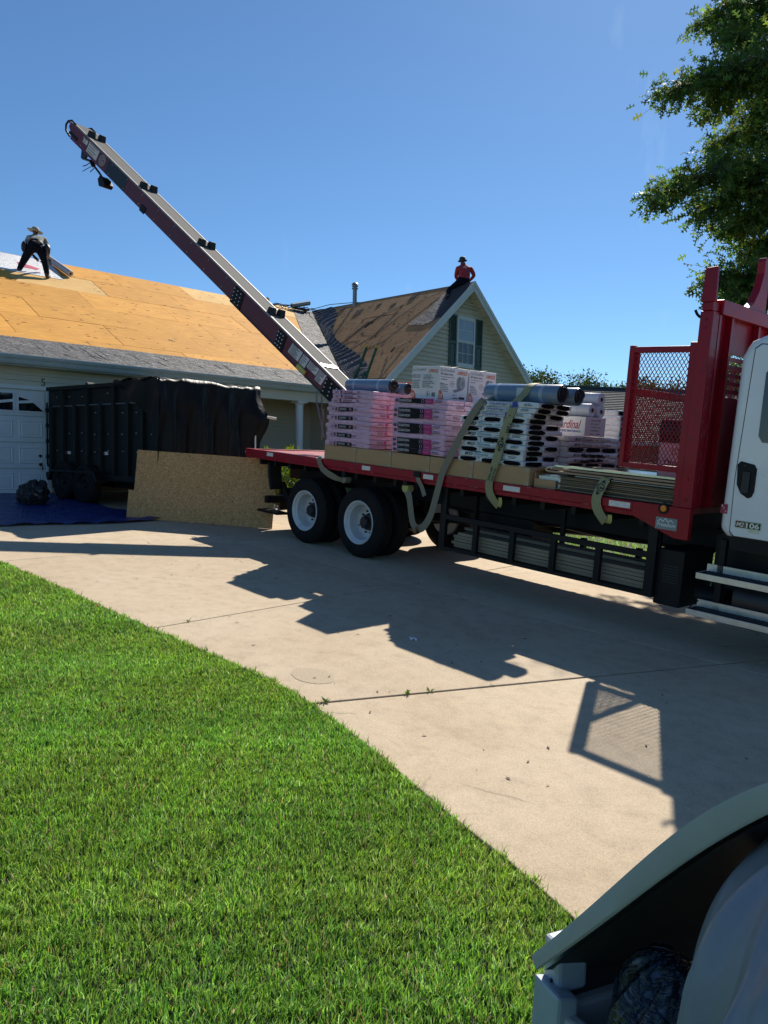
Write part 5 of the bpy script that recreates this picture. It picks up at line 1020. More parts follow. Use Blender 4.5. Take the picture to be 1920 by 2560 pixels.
def end_label(e, lz, L_=1.0):
    b = B(); flat(b, FRONT, (L_, 0, 0), [(0.27, 0.315, 0.012, lz - 0.010)], lift=0.0035); b.build('end_label', M_PINKD, e); small_print(e, FRONT, (L_ + 0.001, 0.13, lz * 0.3), 0.12, lz * 0.5, 2, M_PLUM)
def stack(u0, layers): return [u0 + sum(layers[:i]) for i in range(len(layers))]
lay = [0.064] * 10 + [0.064, 0.062, 0.060]; zz = stack(1.09, lay)
for i, z in enumerate(zz):
    top = i >= 10; t0 = 0.44 + (0.10 if top else 0) + (0.035 if i % 2 else 0.0) + random.uniform(-0.008, 0.008); L_ = 0.92 if top else 1.0
    for k in range(2):
        e = bundle('shingle_bundle', f'{ORD[i]} layer from the deck, {("near", "far")[k]} pink wrapped bundle in the stack nearest the tail', 'pink shingle bundles in the tail stack', t0, 0.0 + k * 0.34, z, 't', lay[i] + 0.001, M_PINK, L_)
        if k == 0:
            if top:
                b = B(); flat(b, NEAR, (0, -0.003, 0), [(0.26, 0.56, 0.002, 0.012)], lift=0.0075); flat(b, NEAR, (0, -0.003, 0), [(0.20, 0.235, 0.010, lay[i] - 0.006)], lift=0.0075); b.build('title_band', M_PLUM, e)
                text('title', 'PROEDGE', M_PLUM, e, (0.29, -0.0115, 0.020), NEAR, 0.19, 0.026, bold=0.01); small_print(e, NEAR, (0.08, -0.0035, 0.01), 0.08, 0.03, 2, M_PLUM); small_print(e, NEAR, (0.58, -0.0035, 0.01), 0.07, 0.04, 3, M_PLUM)
            elif i % 2 == 0: pink_label_duration(e, lay[i], 0.29 + 0.02 * math.sin(i * 2.0))
            if not top and i % 2: end_label(e, lay[i], L_)
# ---- pink stack in the middle
lay2 = [0.067] * 11; zz = stack(1.10, lay2)
for i, z in enumerate(zz):
    t0 = 1.925 + random.uniform(-0.006, 0.006) + (0.012 if i % 3 == 0 else 0)
    for k in range(3):
        e = bundle('shingle_bundle', f'{ORD[i]} layer from the deck, {("near", "middle", "far")[k]} pink bundle in the stack under the vent cartons', 'pink shingle bundles in the middle stack', t0, k * 0.34, z, 't', 0.068, M_PINK)
        if k == 0 and i not in (3, 6, 9):
            b = B(); flat(b, NEAR, (0, -0.003, 0), [(0.12, 0.62, 0.003, 0.0665)], m=0, lift=0.0075); flat(b, NEAR, (0, -0.003, 0), [(0.62, 0.77, 0.003, 0.0665)], m=1, lift=0.0078); flat(b, NEAR, (0, -0.003, 0), [(0.04, 0.095, 0.014, 0.052)], m=2, lift=0.0075)
            X = Vector((1, 0, 0)); b.lathe([(0.020, 0), (0.025, 0), (0.025, 0.001), (0.020, 0.001)], (0.575, -0.0118, 0.034), (0, 1, 0), 16, m=3); b.build('title_band', [M_KBL, M_PINKD, M_PLUM, M_PINK], e)
            text('title', 'DURATION', pm('lettering_pale', (0, 0, 0)), e, (0.135, -0.0118, 0.017), NEAR, 0.22, 0.034, bold=0.012); text('subtitle', 'TruDef', M_PINK, e, (0.64, -0.0118, 0.026), NEAR, 0.09, 0.016, shear=0.3); small_print(e, NEAR, (0.80, -0.0035, 0.015), 0.13, 0.04, 2, M_PLUM)
        if k == 0 and i == 9:
            text('end_title', 'DURATION', pm('lettering_pale', (0, 0, 0)), e, (1.006, 0.46, 0.012), FRONT, 0.24, 0.040, bold=0.012)
            b = B(); flat(b, FRONT, (1.0, 0, 0), [(0.43, 0.74, 0.002, 0.066)], lift=0.0035); b.build('title_band', M_KBL, e); small_print(e, FRONT, (1.001, 0.17, 0.02), 0.14, 0.036, 2, M_PLUM)
        if k == 0 and i in (5, 7): small_print(e, FRONT, (1.001, 0.14, 0.02), 0.15, 0.036, 2, M_PLUM)
# ---- white stack with black openings
def iko_label(e, axes, o, kind, L_=1.0):
    X = Vector(axes[0]); o = Vector(o)
    P = lambda x, z: o + X * x + Vector((0, 0, z))
    text('title', 'IKO', MK, e, P(0.10, 0.014), axes, 0.13, 0.036, shear=0.25, bold=0.035)
    b = B(); cm = M_TEAL if kind == 'dyn' else MK
    def fr(x0, x1): flat(b, axes, o, [(x0, x1, 0.006, 0.009), (x0, x1, 0.055, 0.058), (x0, x0 + 0.003, 0.006, 0.058), (x1 - 0.003, x1, 0.006, 0.058)], m=0, lift=0.001)
    if kind == 'dyn':
        fr(0.26, 0.74); flat(b, axes, o, [(0.655, 0.658, 0.006, 0.058)], m=0, lift=0.001); text('subtitle', 'Dynasty', M_TEAL, e, P(0.275, 0.012), axes, 0.21, 0.036, bold=0.012); text('subtitle', 'CAMB', M_TEAL, e, P(0.52, 0.020), axes, 0.09, 0.018); text('subtitle', '13', M_TEAL, e, P(0.67, 0.014), axes, 0.05, 0.036)
    elif kind == 'true':
        fr(0.26, 0.78); flat(b, axes, o, [(0.68, 0.683, 0.006, 0.058)], m=0, lift=0.001); text('subtitle', 'Dynasty', MK, e, P(0.275, 0.012), axes, 0.23, 0.036, bold=0.012); text('subtitle', 'TRUE', MK, e, P(0.54, 0.020), axes, 0.09, 0.02); text('subtitle', '13', MK, e, P(0.70, 0.014), axes, 0.05, 0.036)
    else:
        fr(0.27, 0.62); text('subtitle', 'Hip&Ridge12', M_BLUEP, e, P(0.29, 0.014), axes, 0.31, 0.034, bold=0.01); flat(b, axes, o, [(0.625, 0.70, 0.002, 0.062)], m=1, lift=0.0012); text('subtitle', '3', MW, e, P(0.65, 0.022), axes, 0.03, 0.032, bold=0.02)
    b.build('title_frame', [cm, M_BLUEP], e); small_print(e, axes, P(0.80, 0.018) - Vector(axes[0]).cross(Vector((0, 0, 1))) * 0.002, 0.12, 0.034, 2)
def opening(e, axes, o, cx, rx, lz=0.063): b = B(); blob(b, axes, o, cx, lz * 0.5, rx, lz * 0.41, jag=0.18, lift=0.0075, n=26); b.build('wrap_opening', M_SHB, e)
layI = [0.063] * 12; zz = stack(1.085, layI); pat = 'BABABABABHHH'
for i, z in enumerate(zz):
    if pat[i] in 'AH':
        off = (0.05, 0.11, 0.14)[i - 9] if pat[i] == 'H' else random.uniform(-0.01, 0.02); L_ = 1.0
        for k in range(2):
            e = bundle('shingle_bundle', f'{ORD[i]} layer from the deck, {("near", "far")[k]} white bundle laid lengthwise in the strapped stack', 'white shingle bundles in the strapped stack', 3.22 + off, k * 0.34, z, 't', 0.064, M_IKO, L_)
            if k == 0: iko_label(e, NEAR, (0, -0.0095, 0), 'hip' if pat[i] == 'H' else 'dyn')
            opening(e, FRONT, (L_, 0, 0), 0.168, 0.125)
    else:
        for k in range(3):
            e = bundle('shingle_bundle', f'{ORD[i]} layer from the deck, {("rear", "middle", "front")[k]} white bundle laid crosswise in the strapped stack', 'white shingle bundles in the strapped stack', 3.20 + k * 0.345, 0.0, z, 'w', 0.064, M_IKO, 0.72)
            opening(e, NEAR, (0, -0.001, 0), 0.168, 0.13)
            if k == 2: opening(e, FRONT, (0.336, 0, 0), 0.20, 0.16)
# ---- second white stack behind it
pat2 = 'BAABAA'; zz = stack(1.085, [0.066] * 6)
for i, z in enumerate(zz):
    if pat2[i] == 'A':
        e = bundle('shingle_bundle', f'{ORD[i]} layer, pale rose bundle in the low stack under the printed carton', 'pale rose bundles in the low stack', 3.985, 0.74, z, 'w', 0.067, M_IKOP, 1.12); iko_label(e, FRONT, (0.3445, 0.02, 0), 'true')
        if i in (1, 2):
            b = B()
            for q in range(3): blob(b, FRONT, (0.338, 0, 0), 0.38 + q * 0.16, 0.034 + random.uniform(-0.012, 0.012), 0.11, 0.020, jag=0.7, lift=0.004 + q * 0.0003, power=1.1)
            b.build('torn_wrap', M_SHB, e)
    else:
        for k in range(3):
            e = bundle('shingle_bundle', f'{ORD[i]} layer, {("near", "middle", "far")[k]} open ended bundle in the low stack under the printed carton', 'pale rose bundles in the low stack', 3.32, 0.74 + k * 0.375, z, 't', 0.067, M_IKOP, 1.0, 0.37); opening(e, FRONT, (1.0, 0, 0), 0.185, 0.165, 0.067)
zz = stack(1.085, [0.070] * 11)
for i, z in enumerate(zz):
    e = bundle('shingle_bundle', f'{ORD[i]} layer of the open ended bundles on the far side behind the white rolls', 'far side bundle stack', 3.32 - (0.05 if i == 10 else 0), 1.88 - (0.02 if i == 10 else 0), z, 't', 0.071, M_IKO, 1.0, 0.34); opening(e, FRONT, (1.0, 0, 0), 0.15, 0.135, 0.071)
# ---- vent cartons on top
M_CW = pm('white_carton', (0.74, 0.68, 0.67), 0.6, var=0.04, scale=3); M_ORG = pm('orange_print', (0.62, 0.13, 0.04), 0.55); M_LGR = pm('light_grey_print', (0.22, 0.22, 0.22), 0.6); M_PRL = pm('roll_drawing_grey', (0.33, 0.34, 0.36), 0.6)
def vent_carton(t0, w0, label):
    e = thing('vent_carton', label, 'carton', TF @ Tm(t0, w0, 1.842) @ Matrix.Rotation(random.gauss(0, 0.01), 4, 'Z'), None, 'ridge vent cartons'); L_, D_, H_ = 0.52, 0.56, 0.43
    b = B(); b.box(0, L_, 0, D_, 0, H_); b.build('carton_body', M_CW, e, bevel=0.005)
    b = B(); b.grid(lambda u, v: (L_ * u, 0.27 + (0.10 * v) * (1 if u > 0 else 1), H_ + 0.003 + 0.02 * math.sin(u * 5) ** 2 * v), 6, 3); b.build('lid_flap', M_CW, e)
    for ax, o, wd in ((FRONT, (L_, 0, 0), D_), (NEAR, (0, 0, 0), L_)):
        X = Vector(ax[0]); Zv = X.cross(Vector((0, 0, 1))); o = Vector(o) + Zv * 0.002; P = lambda x, z: o + X * x + Vector((0, 0, z)); s = wd / 0.56
        text('carton_title', 'Lo-OmniRoll', M_LGR, e, P(0.02 * s, 0.365), ax, 0.26 * s, 0.042)
        b = B()
        for a, r_ in [(k * math.pi / 16, 0.10) for k in range(1)]:
            pts = [(0.0, 0.0)] + [(0.095 * math.cos(R(q)), 0.115 * math.sin(R(q))) for q in np.linspace(0, 90, 9)]
            b.add([P(x + 0.003, z + 0.003) + Zv * 0.0004 for x, z in pts], [tuple(range(len(pts)))])
        b.build('years_mark', M_ORG, e); text('years_number', '25', M_CW, e, P(0.012, 0.018) + Zv * 0.0012, ax, 0.055, 0.055, bold=0.03)
        b = B(); flat(b, ax, P(0, 0), [(0.34 * s, 0.53 * s, 0.346, 0.354)], lift=0.0004); b.build('logo_bar', M_ORG, e); text('carton_logo', 'LOMANCO', M_ORG, e, P(0.345 * s, 0.358), ax, 0.185 * s, 0.034, bold=0.025)
        if ax is FRONT:
            text('carton_subtitle', "30' Ridge Vent", MK, e, P(0.02, 0.315), ax, 0.24, 0.034, bold=0.02); text('carton_subtitle', 'Low Profile Shingle-Over Vent', MK, e, P(0.02, 0.288), ax, 0.27, 0.016, bold=0.01); small_print(e, ax, P(0.02, 0.255), 0.14, 0.018, 1); small_print(e, ax, P(0.02, 0.10), 0.16, 0.11, 5, M_LGR); text('carton_note', 'Features', MK, e, P(0.02, 0.205), ax, 0.08, 0.016, bold=0.01)
            b = B(); b.lathe([(0.036, 0), (0.040, 0), (0.040, 0.001), (0.036, 0.001)], P(0.25, 0.215), Zv, 24); b.build('seal', pm('seal_red', (0.3, 0.03, 0.03), 0.6), e); text('seal_number', '110', MK, e, P(0.23, 0.205) + Zv * 0.0005, ax, 0.04, 0.022, bold=0.02)
            # line drawing of the vent roll
            b = B(); o2 = P(0.40, 0.235) + Zv * 0.0006; ring = [(0.055 * math.cos(k * 0.2618), 0.085 * math.sin(k * 0.2618)) for k in range(24)]
            b.add([o2 + X * (x + 0.055) + Vector((0, 0, z)) for x, z in ring], [tuple(range(24))], 0); b.add([o2 + X * (x - 0.01) + Vector((0, 0, z)) - Zv * 0.0003 for x, z in ring], [tuple(range(24))], 1)
            b.add([o2 + X * x + Vector((0, 0, z)) for x, z in ((-0.13, -0.10), (0.02, -0.07), (0.07, -0.085), (-0.09, -0.135))], [(0, 1, 2, 3)], 1)
            q = [(0.02 * math.cos(k * 0.5236) + 0.055, 0.03 * math.sin(k * 0.5236)) for k in range(12)]; b.add([o2 + X * x + Vector((0, 0, z)) + Zv * 0.0004 for x, z in q], [tuple(range(12))], 1); b.build('roll_drawing', [M_PRL, M_LGR], e)
            b = B()
            for x, z in ring[6:19]: b.add([o2 + X * (x * k_ - 0.01) + Vector((0, 0, z * k_)) + Zv * 0.0007 for k_ in (0.97,)] + [o2 + X * (x * 1.03 - 0.01 + 0.004) + Vector((0, 0, z * 1.03)) + Zv * 0.0007, o2 + X * (x * 1.03 - 0.014) + Vector((0, 0, z * 1.03 - 0.006)) + Zv * 0.0007], [(0, 1, 2)])
            b.build('drawing_outline', MK, e); b = B(); flat(b, ax, P(0, 0), [(0.40, 0.51, 0.020, 0.052)], lift=0.0004); b.build('code_box', MK, e); text('carton_note', 'Qty 6', MK, e, P(0.27, 0.06), ax, 0.08, 0.022, bold=0.02); small_print(e, ax, P(0.27, 0.015), 0.10, 0.03, 1)
        else:
            for (x, z, w_, h_, n_) in ((0.015, 0.27, 0.17, 0.05, 3), (0.23, 0.25, 0.19, 0.07, 4), (0.015, 0.13, 0.17, 0.12, 5), (0.22, 0.14, 0.21, 0.10, 4)): small_print(e, ax, P(x, z), w_, h_, n_, M_LGR)
            b = B(); b.lathe([(0.034, 0), (0.037, 0), (0.037, 0.001), (0.034, 0.001)], P(0.33, 0.065), Zv, 22); b.build('round_mark', MK, e); text('round_mark_letter', 'b', MK, e, P(0.318, 0.047), ax, 0.024, 0.036, bold=0.03)
            b = B(); flat(b, ax, P(0, 0), [(0.40 + k * 0.008, 0.40 + k * 0.008 + random.choice((0.003, 0.005)), 0.03, 0.085) for k in range(8)], lift=0.0004); b.build('bar_code', MK, e)
vent_carton(2.165, 0.08, 'white vent carton with orange corner mark, nearest one on the pink stack')
vent_carton(2.170, 0.665, 'white vent carton standing behind the nearest one on the pink stack')
e = thing('vent_carton', 'white and orange carton half hidden behind the wrapped roll', 'carton', TF @ Tm(1.0, 0.86, 1.885), None, 'ridge vent cartons'); b = B(); b.box(0, 0.5, 0, 0.4, 0, 0.22); b.build('carton_body', M_CW, e, bevel=0.005); b = B(); b.box(-0.001, 0.50, -0.0015, 0, 0.195, 0.2205); b.prism([(0.36, 0.06), (0.47, 0.10), (0.50, 0.19), (0.42, 0.19)], lambda p, q: (p, -0.002, q), lambda p, q: (p, -0.0005, q)); b.build('orange_stripe', M_ORG, e); b = B(); b.box(0.02, 0.48, 0.02, 0.38, -0.16, -0.002); b.build('inner_pack', M_PINK, e)
# ---- rolls of membrane and underlayment
M_RB = pm('blue_grey_wrap', (0.14, 0.20, 0.28), 0.3, var=0.06, scale=2, coat=0.3); M_RBL = pm('wrap_stripe', (0.30, 0.37, 0.45), 0.35); M_ROLLK = wrinkle('roll_end_plastic', (0.016, 0.017, 0.02), 0.25, (6, 6, 6), 1.0, 4.0, var=0.5, coat=0.4)
def dark_roll(t0, L_, w, u, r, label):
    e = thing('membrane_roll', label, 'roll', TF @ Tm(t0, w, u), None, 'wrapped membrane rolls'); b = B()
    b.lathe([(r * 0.96, 0.0), (r, 0.012), (r * 1.0, L_ * 0.5), (r, L_ - 0.012), (r * 0.96, L_), (r * 0.85, L_ - 0.006), (r * 0.85, 0.006)], (0, 0, 0), (1, 0, 0), 40); b.build('roll_wrap', M_RB, e, smooth=45)
    b = B()
    for x in (0.17, L_ - 0.26): b.lathe([(r + 0.0008, x), (r + 0.0012, x), (r + 0.0012, x + 0.05), (r + 0.0008, x + 0.05)], (0, 0, 0), (1, 0, 0), 40)
    b.build('wrap_stripe', M_RBL, e, smooth=45)
    for x_, sgn in ((L_, 1), (0.0, -1)):
        b = B()
        for q in range(5):
            rr_ = r * (0.93 - 0.17 * q); b.tube([(x_ + sgn * (0.004 + 0.006 * math.sin(a * 3 + q)), (rr_ - r * 0.17 * a / 6.28) * math.cos(a + q), (rr_ - r * 0.17 * a / 6.28) * math.sin(a + q)) for a in np.linspace(0, 6.2, 22)], 0.006 + 0.004 * random.random(), 5)
        b.cyl((x_ - 0.01 * sgn, 0, 0), (x_ - 0.004 * sgn, 0, 0), r * 0.9, n=24)
        b.build('crumpled_end', M_ROLLK, e, smooth=True)
    return e
dark_roll(0.52, 0.98, 0.36, 2.005, 0.100, 'blue grey wrapped roll on the tail stack, nearer of the pair')
dark_roll(0.62, 0.98, 0.565, 1.985, 0.085, 'dark ended wrapped roll on the tail stack, behind the nearer one')
rl = dark_roll(3.43, 1.10, 0.22, 1.955, 0.112, 'blue grey wrapped roll under the strap, nearer of the pair'); dark_roll(3.50, 1.10, 0.455, 1.945, 0.105, 'dark ended wrapped roll beside the strapped roll')
b = B(); flat(b, NEAR, (0.52, -0.1125, 0), [(0.0, 0.10, -0.05, 0.06)], lift=0.001); b.build('roll_label', pm('label_pale_blue', (0.42, 0.48, 0.55), 0.5), rl)
M_WR = pm('white_roll', (0.62, 0.62, 0.64), 0.45, var=0.05, scale=6); M_CORE = pm('cardboard_core', (0.14, 0.07, 0.05), 0.8)
def white_roll(t0, L_, w, u, r, label):
    e = thing('underlayment_roll', label, 'roll', TF @ Tm(t0, w, u), None, 'white underlayment rolls'); b = B()
    b.lathe([(r * 0.33, 0.0), (r * 0.97, 0.0), (r, 0.006), (r, L_ - 0.006), (r * 0.97, L_), (r * 0.33, L_)], (0, 0, 0), (1, 0, 0), 36); b.build('roll_wrap', M_WR, e, smooth=40)
    b = B(); b.lathe([(r * 0.24, 0.002), (r * 0.335, 0.002), (r * 0.335, L_ + 0.003), (r * 0.24, L_ + 0.003)], (0, 0, 0), (1, 0, 0), 24); b.cyl((0.01, 0, 0), (L_ - 0.03, 0, 0), r * 0.26, n=16); b.build('core', M_CORE, e, smooth=40)
    b = B()
    for k in range(6): b.lathe([(r + 0.0004, 0.25 + k * 0.10), (r + 0.0008, 0.25 + k * 0.10), (r + 0.0008, 0.2525 + k * 0.10), (r + 0.0004, 0.2525 + k * 0.10)], (0, 0, 0), (1, 0, 0), 36)
    for a in (-2.6, -3.2): b.box(0.2, L_ - 0.16, r * math.cos(a) - 0.0008, r * math.cos(a) + 0.0008, r * math.sin(a) - 0.001, r * math.sin(a) + 0.001)
    b.build('guide_lines', M_PRG, e)
white_roll(3.40, 0.92, 1.38, 1.965, 0.083, 'white underlayment roll on top of the other two'); white_roll(3.38, 0.93, 1.21, 1.82, 0.083, 'white underlayment roll, nearer of the lower two'); white_roll(3.41, 0.92, 1.385, 1.81, 0.083, 'white underlayment roll, farther of the lower two')
e = thing('printed_carton', 'white carton with red script name under the white rolls', 'carton', TF @ Tm(3.55, 0.74, 1.492), None); b = B(); b.box(0, 0.80, 0.28, 0.74, 0, 0.24); b.build('carton_body', M_CW, e, bevel=0.004)
text('script_name', 'Cardinal', pm('script_red', (0.35, 0.02, 0.08), 0.5), e, (0.36, 0.2775, 0.085), NEAR, 0.38, 0.11, shear=0.35, bold=0.012); text('subtitle', 'BUILDING MATERIALS', M_BLUEP, e, (0.36, 0.2775, 0.04), NEAR, 0.38, 0.028, bold=0.02)
for k, s_ in enumerate(('ICE & WATER', '36" x 66.7\'', '1.98 Sq', 'UNDERLAYMENT', 'No. 128')): text('side_print', s_, pm('print_brown', (0.12, 0.04, 0.04), 0.6), e, (0.8025, 0.40, 0.19 - k * 0.042), FRONT, 0.22 - 0.03 * (k % 2), 0.018, bold=0.015)
# ---- stack of sheets and bright metal flashing in front
M_SHEETW = pm('brown_sheet', (0.22, 0.13, 0.065), 0.6, var=0.3, scale=5, stretch=(1, 1, 12)); M_SHEETK = pm('dark_sheet', (0.035, 0.033, 0.030), 0.5, var=0.3)
M_SHEETT = pm('tan_sheet', (0.36, 0.26, 0.14), 0.5, var=0.2); M_COPPER = pm('brown_flashing', (0.30, 0.19, 0.14), 0.28, metal=0.7, var=0.12, stretch=(0.3, 1, 8)); M_BRIGHT = pm('bright_flashing', (0.75, 0.70, 0.55), 0.16, metal=1.0, var=0.1, stretch=(0.3, 1, 8))
u = 0.868
for i in range(17):
    th = random.choice((0.008, 0.010, 0.012)); t0 = 4.70 + random.uniform(0, 0.05); t1 = 6.10 + random.uniform(-0.01, 0.05); y0 = 0.02 + random.uniform(0, 0.03); mt = (M_SHEETK, M_SHEETT, M_SHEETK, M_SHEETW)[i % 4]; arch = 0.004 * i / 17
    b = B(); b.grid(lambda p, q: (t0 + (t1 - t0) * p, y0 + 1.05 * q, u + th / 2 + arch * math.sin(p * 3.14) + 0.0015 * math.sin(p * 9 + i)), 14, 1); o = b.build('sheet', mt, M=TF); md = o.modifiers.new('thick', 'SOLIDIFY'); md.thickness = th - 0.002; md.offset = 0
    tag(o, f'{("lowest" if i == 0 else ORD[i] if i < 14 else ("fifteenth", "sixteenth", "seventeenth")[i - 14])} flat sheet from below in the stack at the front deck edge', 'sheet', 'sheets stacked at the front of the deck'); u += th + 0.0005
for i, (z, mt, nm, dy) in enumerate(((u + 0.006, M_BRIGHT, 'yellowish bright metal flashing lying on the sheet stack', 0.0), (u + 0.022, M_COPPER, 'brown metal flashing, lower of the two on the sheet stack', 0.015), (u + 0.055, M_COPPER, 'brown metal flashing, upper of the two on the sheet stack', 0.03), (u + 0.088, M_BRIGHT, 'bright metal flashing with curled end on top of the sheet stack', 0.04))):
    t0, t1 = (4.95, 6.12) if i == 0 else (4.52 + 0.04 * i, 6.16 - 0.02 * i)
    b = B(); b.prism([(0, 0), (0.9, 0), (0.9, 0.012), (0.02, 0.012), (0.0, 0.026 if i else 0.008)], lambda p, q: (t0, dy + p, z + q), lambda p, q: (t1, dy + p, z + q))
    if i == 3: b.tube([(t0 + 0.10, dy + 0.02, z + 0.005), (t0 - 0.02, dy + 0.0, z + 0.0), (t0 - 0.09, dy + 0.0, z - 0.015), (t0 - 0.11, dy + 0.0, z - 0.045), (t0 - 0.08, dy, z - 0.06)], [0.01, 0.014, 0.016, 0.014, 0.01], 8)
    tag(b.build('metal_flashing', mt, M=TF, bevel=0.003), nm, 'flashing', 'metal flashing on the sheet stack')
e = thing('open_carton', 'open brown carton of folded metal beside the sheet stack', 'carton', TF @ Tm(4.37, 0.05, 0.868)); b = B()
for a in ((0, 0.01, 0, 0.4, 0, 0.17), (0.01, 0.30, 0, 0.01, 0, 0.10), (0.01, 0.30, 0.39, 0.40, 0, 0.17), (0.01, 0.3, 0.01, 0.39, 0, 0.01)): b.box(*a)
b.add([(0.0, 0.0, 0.17), (0.0, 0.4, 0.17), (0.12, 0.42, 0.23), (0.12, -0.03, 0.22)], [(0, 1, 2, 3)]); b.build('carton_body', M_CARD, e)
b = B()
for k in range(7): b.box(0.04 + 0.01 * k, 0.34, 0.03 + k * 0.05, 0.035 + k * 0.05, 0.01, 0.14 + 0.01 * (k % 3))
b.build('folded_metal', M_ALU, e)
e = thing('vent_carton', 'white vent carton behind the red mesh gate', 'carton', TF @ Tm(5.62, 0.55, 0.868)); b = B(); b.box(0, 0.5, 0, 1.0, 0, 0.62); b.build('carton_body', M_CW, e, bevel=0.005)
for ax, o in ((NEAR, (0.03, -0.002, 0)), (FRONT, (0.502, 0.1, 0))):
    text('carton_logo', 'LOMANCO', pm('print_rust', (0.30, 0.10, 0.06), 0.6), e, Vector(o) + Vector((0.12 if ax is NEAR else 0, 0, 0.50)), ax, 0.34, 0.07, bold=0.02); text('carton_title', 'OmniRidge', MK, e, Vector(o) + Vector((0.04 if ax is NEAR else 0, 0, 0.36)), ax, 0.40, 0.085, bold=0.02); small_print(e, ax, Vector(o) + Vector((0.03 if ax is NEAR else 0, 0, 0.2)), 0.36, 0.08, 2)
e = thing('dark_bag', 'dark wrapped bundle on the carton behind the mesh gate', 'bundle', TF @ Tm(5.6, 0.55, 1.49)); obj('wrap', bundle_mesh(0.55, 0.95, 0.24, 2, M_ROLLK), e)
# ---- boards in the under-deck rack
M_LUM = pm('weathered_board', (0.27, 0.22, 0.15), 0.75, var=0.22, scale=4, stretch=(0.6, 6, 6), dirt=(0.16, 0.13, 0.1, 0.5))
for i in range(6):
    b = B(); y = 0.10 + 0.02 * random.random(); z0 = -0.058 + i * 0.041; t0 = (3.13, 3.10, 3.13, 3.12, 3.20, 3.0)[i]
    if i == 5: y = 0.34; t0 = 3.1; z0 = -0.058 + 5 * 0.041
    b.box(t0, 5.86 + random.uniform(-0.03, 0.03), y, y + 0.235, z0, z0 + 0.037); o = b.build('rack_board', M_LUM, M=TF, bevel=0.003)
    tag(o, f'{ORD[i]} long weathered board from below in the rack under the deck', 'board', 'boards in the under deck rack')
# ---- ratchet straps
M_STR = pm('grey_strap', (0.21, 0.185, 0.13), 0.7, var=0.08, scale=20, bump=0.3, bscale=120); M_STY = pm('yellow_strap', (0.42, 0.40, 0.11), 0.65, var=0.15, scale=10, bump=0.3, bscale=120)
def curve_pts(ps, n=6):
    ps = [Vector(p) for p in ps]; out = []
    for i in range(len(ps) - 1):
        p0, p1, p2, p3 = ps[max(i - 1, 0)], ps[i], ps[i + 1], ps[min(i + 2, len(ps) - 1)]
        for k in range(n): t = k / n; out.append(0.5 * ((2 * p1) + (p2 - p0) * t + (2 * p0 - 5 * p1 + 4 * p2 - p3) * t * t + (3 * p1 - p0 - 3 * p2 + p3) * t ** 3))
    return out + [ps[-1]]
def strap(label, pts, w=0.10, mat=None, smooth=6, spools=()):
    e = thing('ratchet_strap', label, 'strap', TF, None, 'cargo straps'); b = B(); b.ribbon(curve_pts(pts, smooth), (1, 0, 0.0), w, 0.0028); b.build('webbing', mat or M_STR, e, smooth=40)
    for (t, w_, u, r, m2) in spools:
        b = B(); b.cyl((t, w_ - 0.055, u), (t, w_ + 0.055, u), r, n=18); b.build('webbing_roll', m2, e, smooth=40); b = B(); b.box(t - r * 0.7, t + r * 0.7, w_ - 0.065, w_ + 0.07, u + r * 0.6, 0.715); b.build('winch', M_BLACK, e)
    return e
def ribbon_x(pts, mat, e, w, name='webbing'): b = B(); b.ribbon(pts, (1, 0, 0), w, 0.004); return b.build(name, mat, e, smooth=40)
s1 = strap('grey strap end drooping from the deck edge near the tail', [(0.36, 0.9, 0.862), (0.36, 0.3, 0.87), (0.36, 0.0, 0.872), (0.38, -0.045, 0.85), (0.45, -0.05, 0.74), (0.60, -0.045, 0.66), (0.80, -0.04, 0.61), (0.96, -0.02, 0.58)], 0.10, M_STR, 6, ((0.98, 0.02, 0.60, 0.055, M_STR),))
s1b = B(); s1b.grid(lambda u, v: (0.10 + 0.30 * u, 0.15 + 0.5 * v, 0.866 + 0.05 * abs(math.sin(u * 7 + v * 5)) * math.sin(3.14 * v) + 0.01), 10, 12); s1b.build('loose_webbing', pm('slate_strap', (0.16, 0.18, 0.22), 0.6), s1, smooth=True)
strap('long grey strap hanging slack in a loop below the deck edge', [(3.62, 0.45, 1.87), (3.56, 0.05, 1.86), (3.50, -0.02, 1.80), (3.33, -0.045, 1.54), (3.14, -0.055, 1.18), (3.00, -0.06, 0.91), (2.92, -0.06, 0.60), (2.84, -0.06, 0.32), (2.72, -0.055, 0.15), (2.60, -0.05, 0.11), (2.51, -0.05, 0.18), (2.44, -0.05, 0.40), (2.40, -0.045, 0.52), (2.32, -0.02, 0.60)], 0.105, M_STR, 6, ((2.30, 0.02, 0.62, 0.06, M_STY),))
e = strap('short grey strap tail with hook under the deck edge', [(2.52, -0.034, 0.82), (2.56, -0.05, 0.76), (2.64, -0.05, 0.66), (2.70, -0.055, 0.56)], 0.07); b = B(); b.box(2.46, 2.58, -0.05, -0.031, 0.79, 0.866); b.build('hook_plate', M_BLACK, e)
s3 = strap('yellow grey printed strap tied over the wrapped roll and white stack', [(4.16, 1.0, 1.90), (4.15, 0.60, 2.02), (4.14, 0.42, 2.085), (4.12, 0.22, 2.075), (4.10, 0.13, 2.03), (4.085, 0.09, 1.95), (4.03, 0.0, 1.82), (3.95, -0.03, 1.55), (3.85, -0.045, 1.14), (3.78, -0.05, 0.88), (3.785, -0.045, 0.75), (3.84, -0.035, 0.66), (3.92, -0.01, 0.58)], 0.115, pm('olive_strap', (0.28, 0.265, 0.135), 0.65, var=0.12, scale=8, bump=0.3, bscale=120))
b = B(); b.ribbon(curve_pts([(3.92, -0.01, 0.58), (3.96, -0.03, 0.62), (3.955, -0.04, 0.69)], 4), (1, 0, 0), 0.05, 0.004); b.build('strap_tail', M_STY, s3)
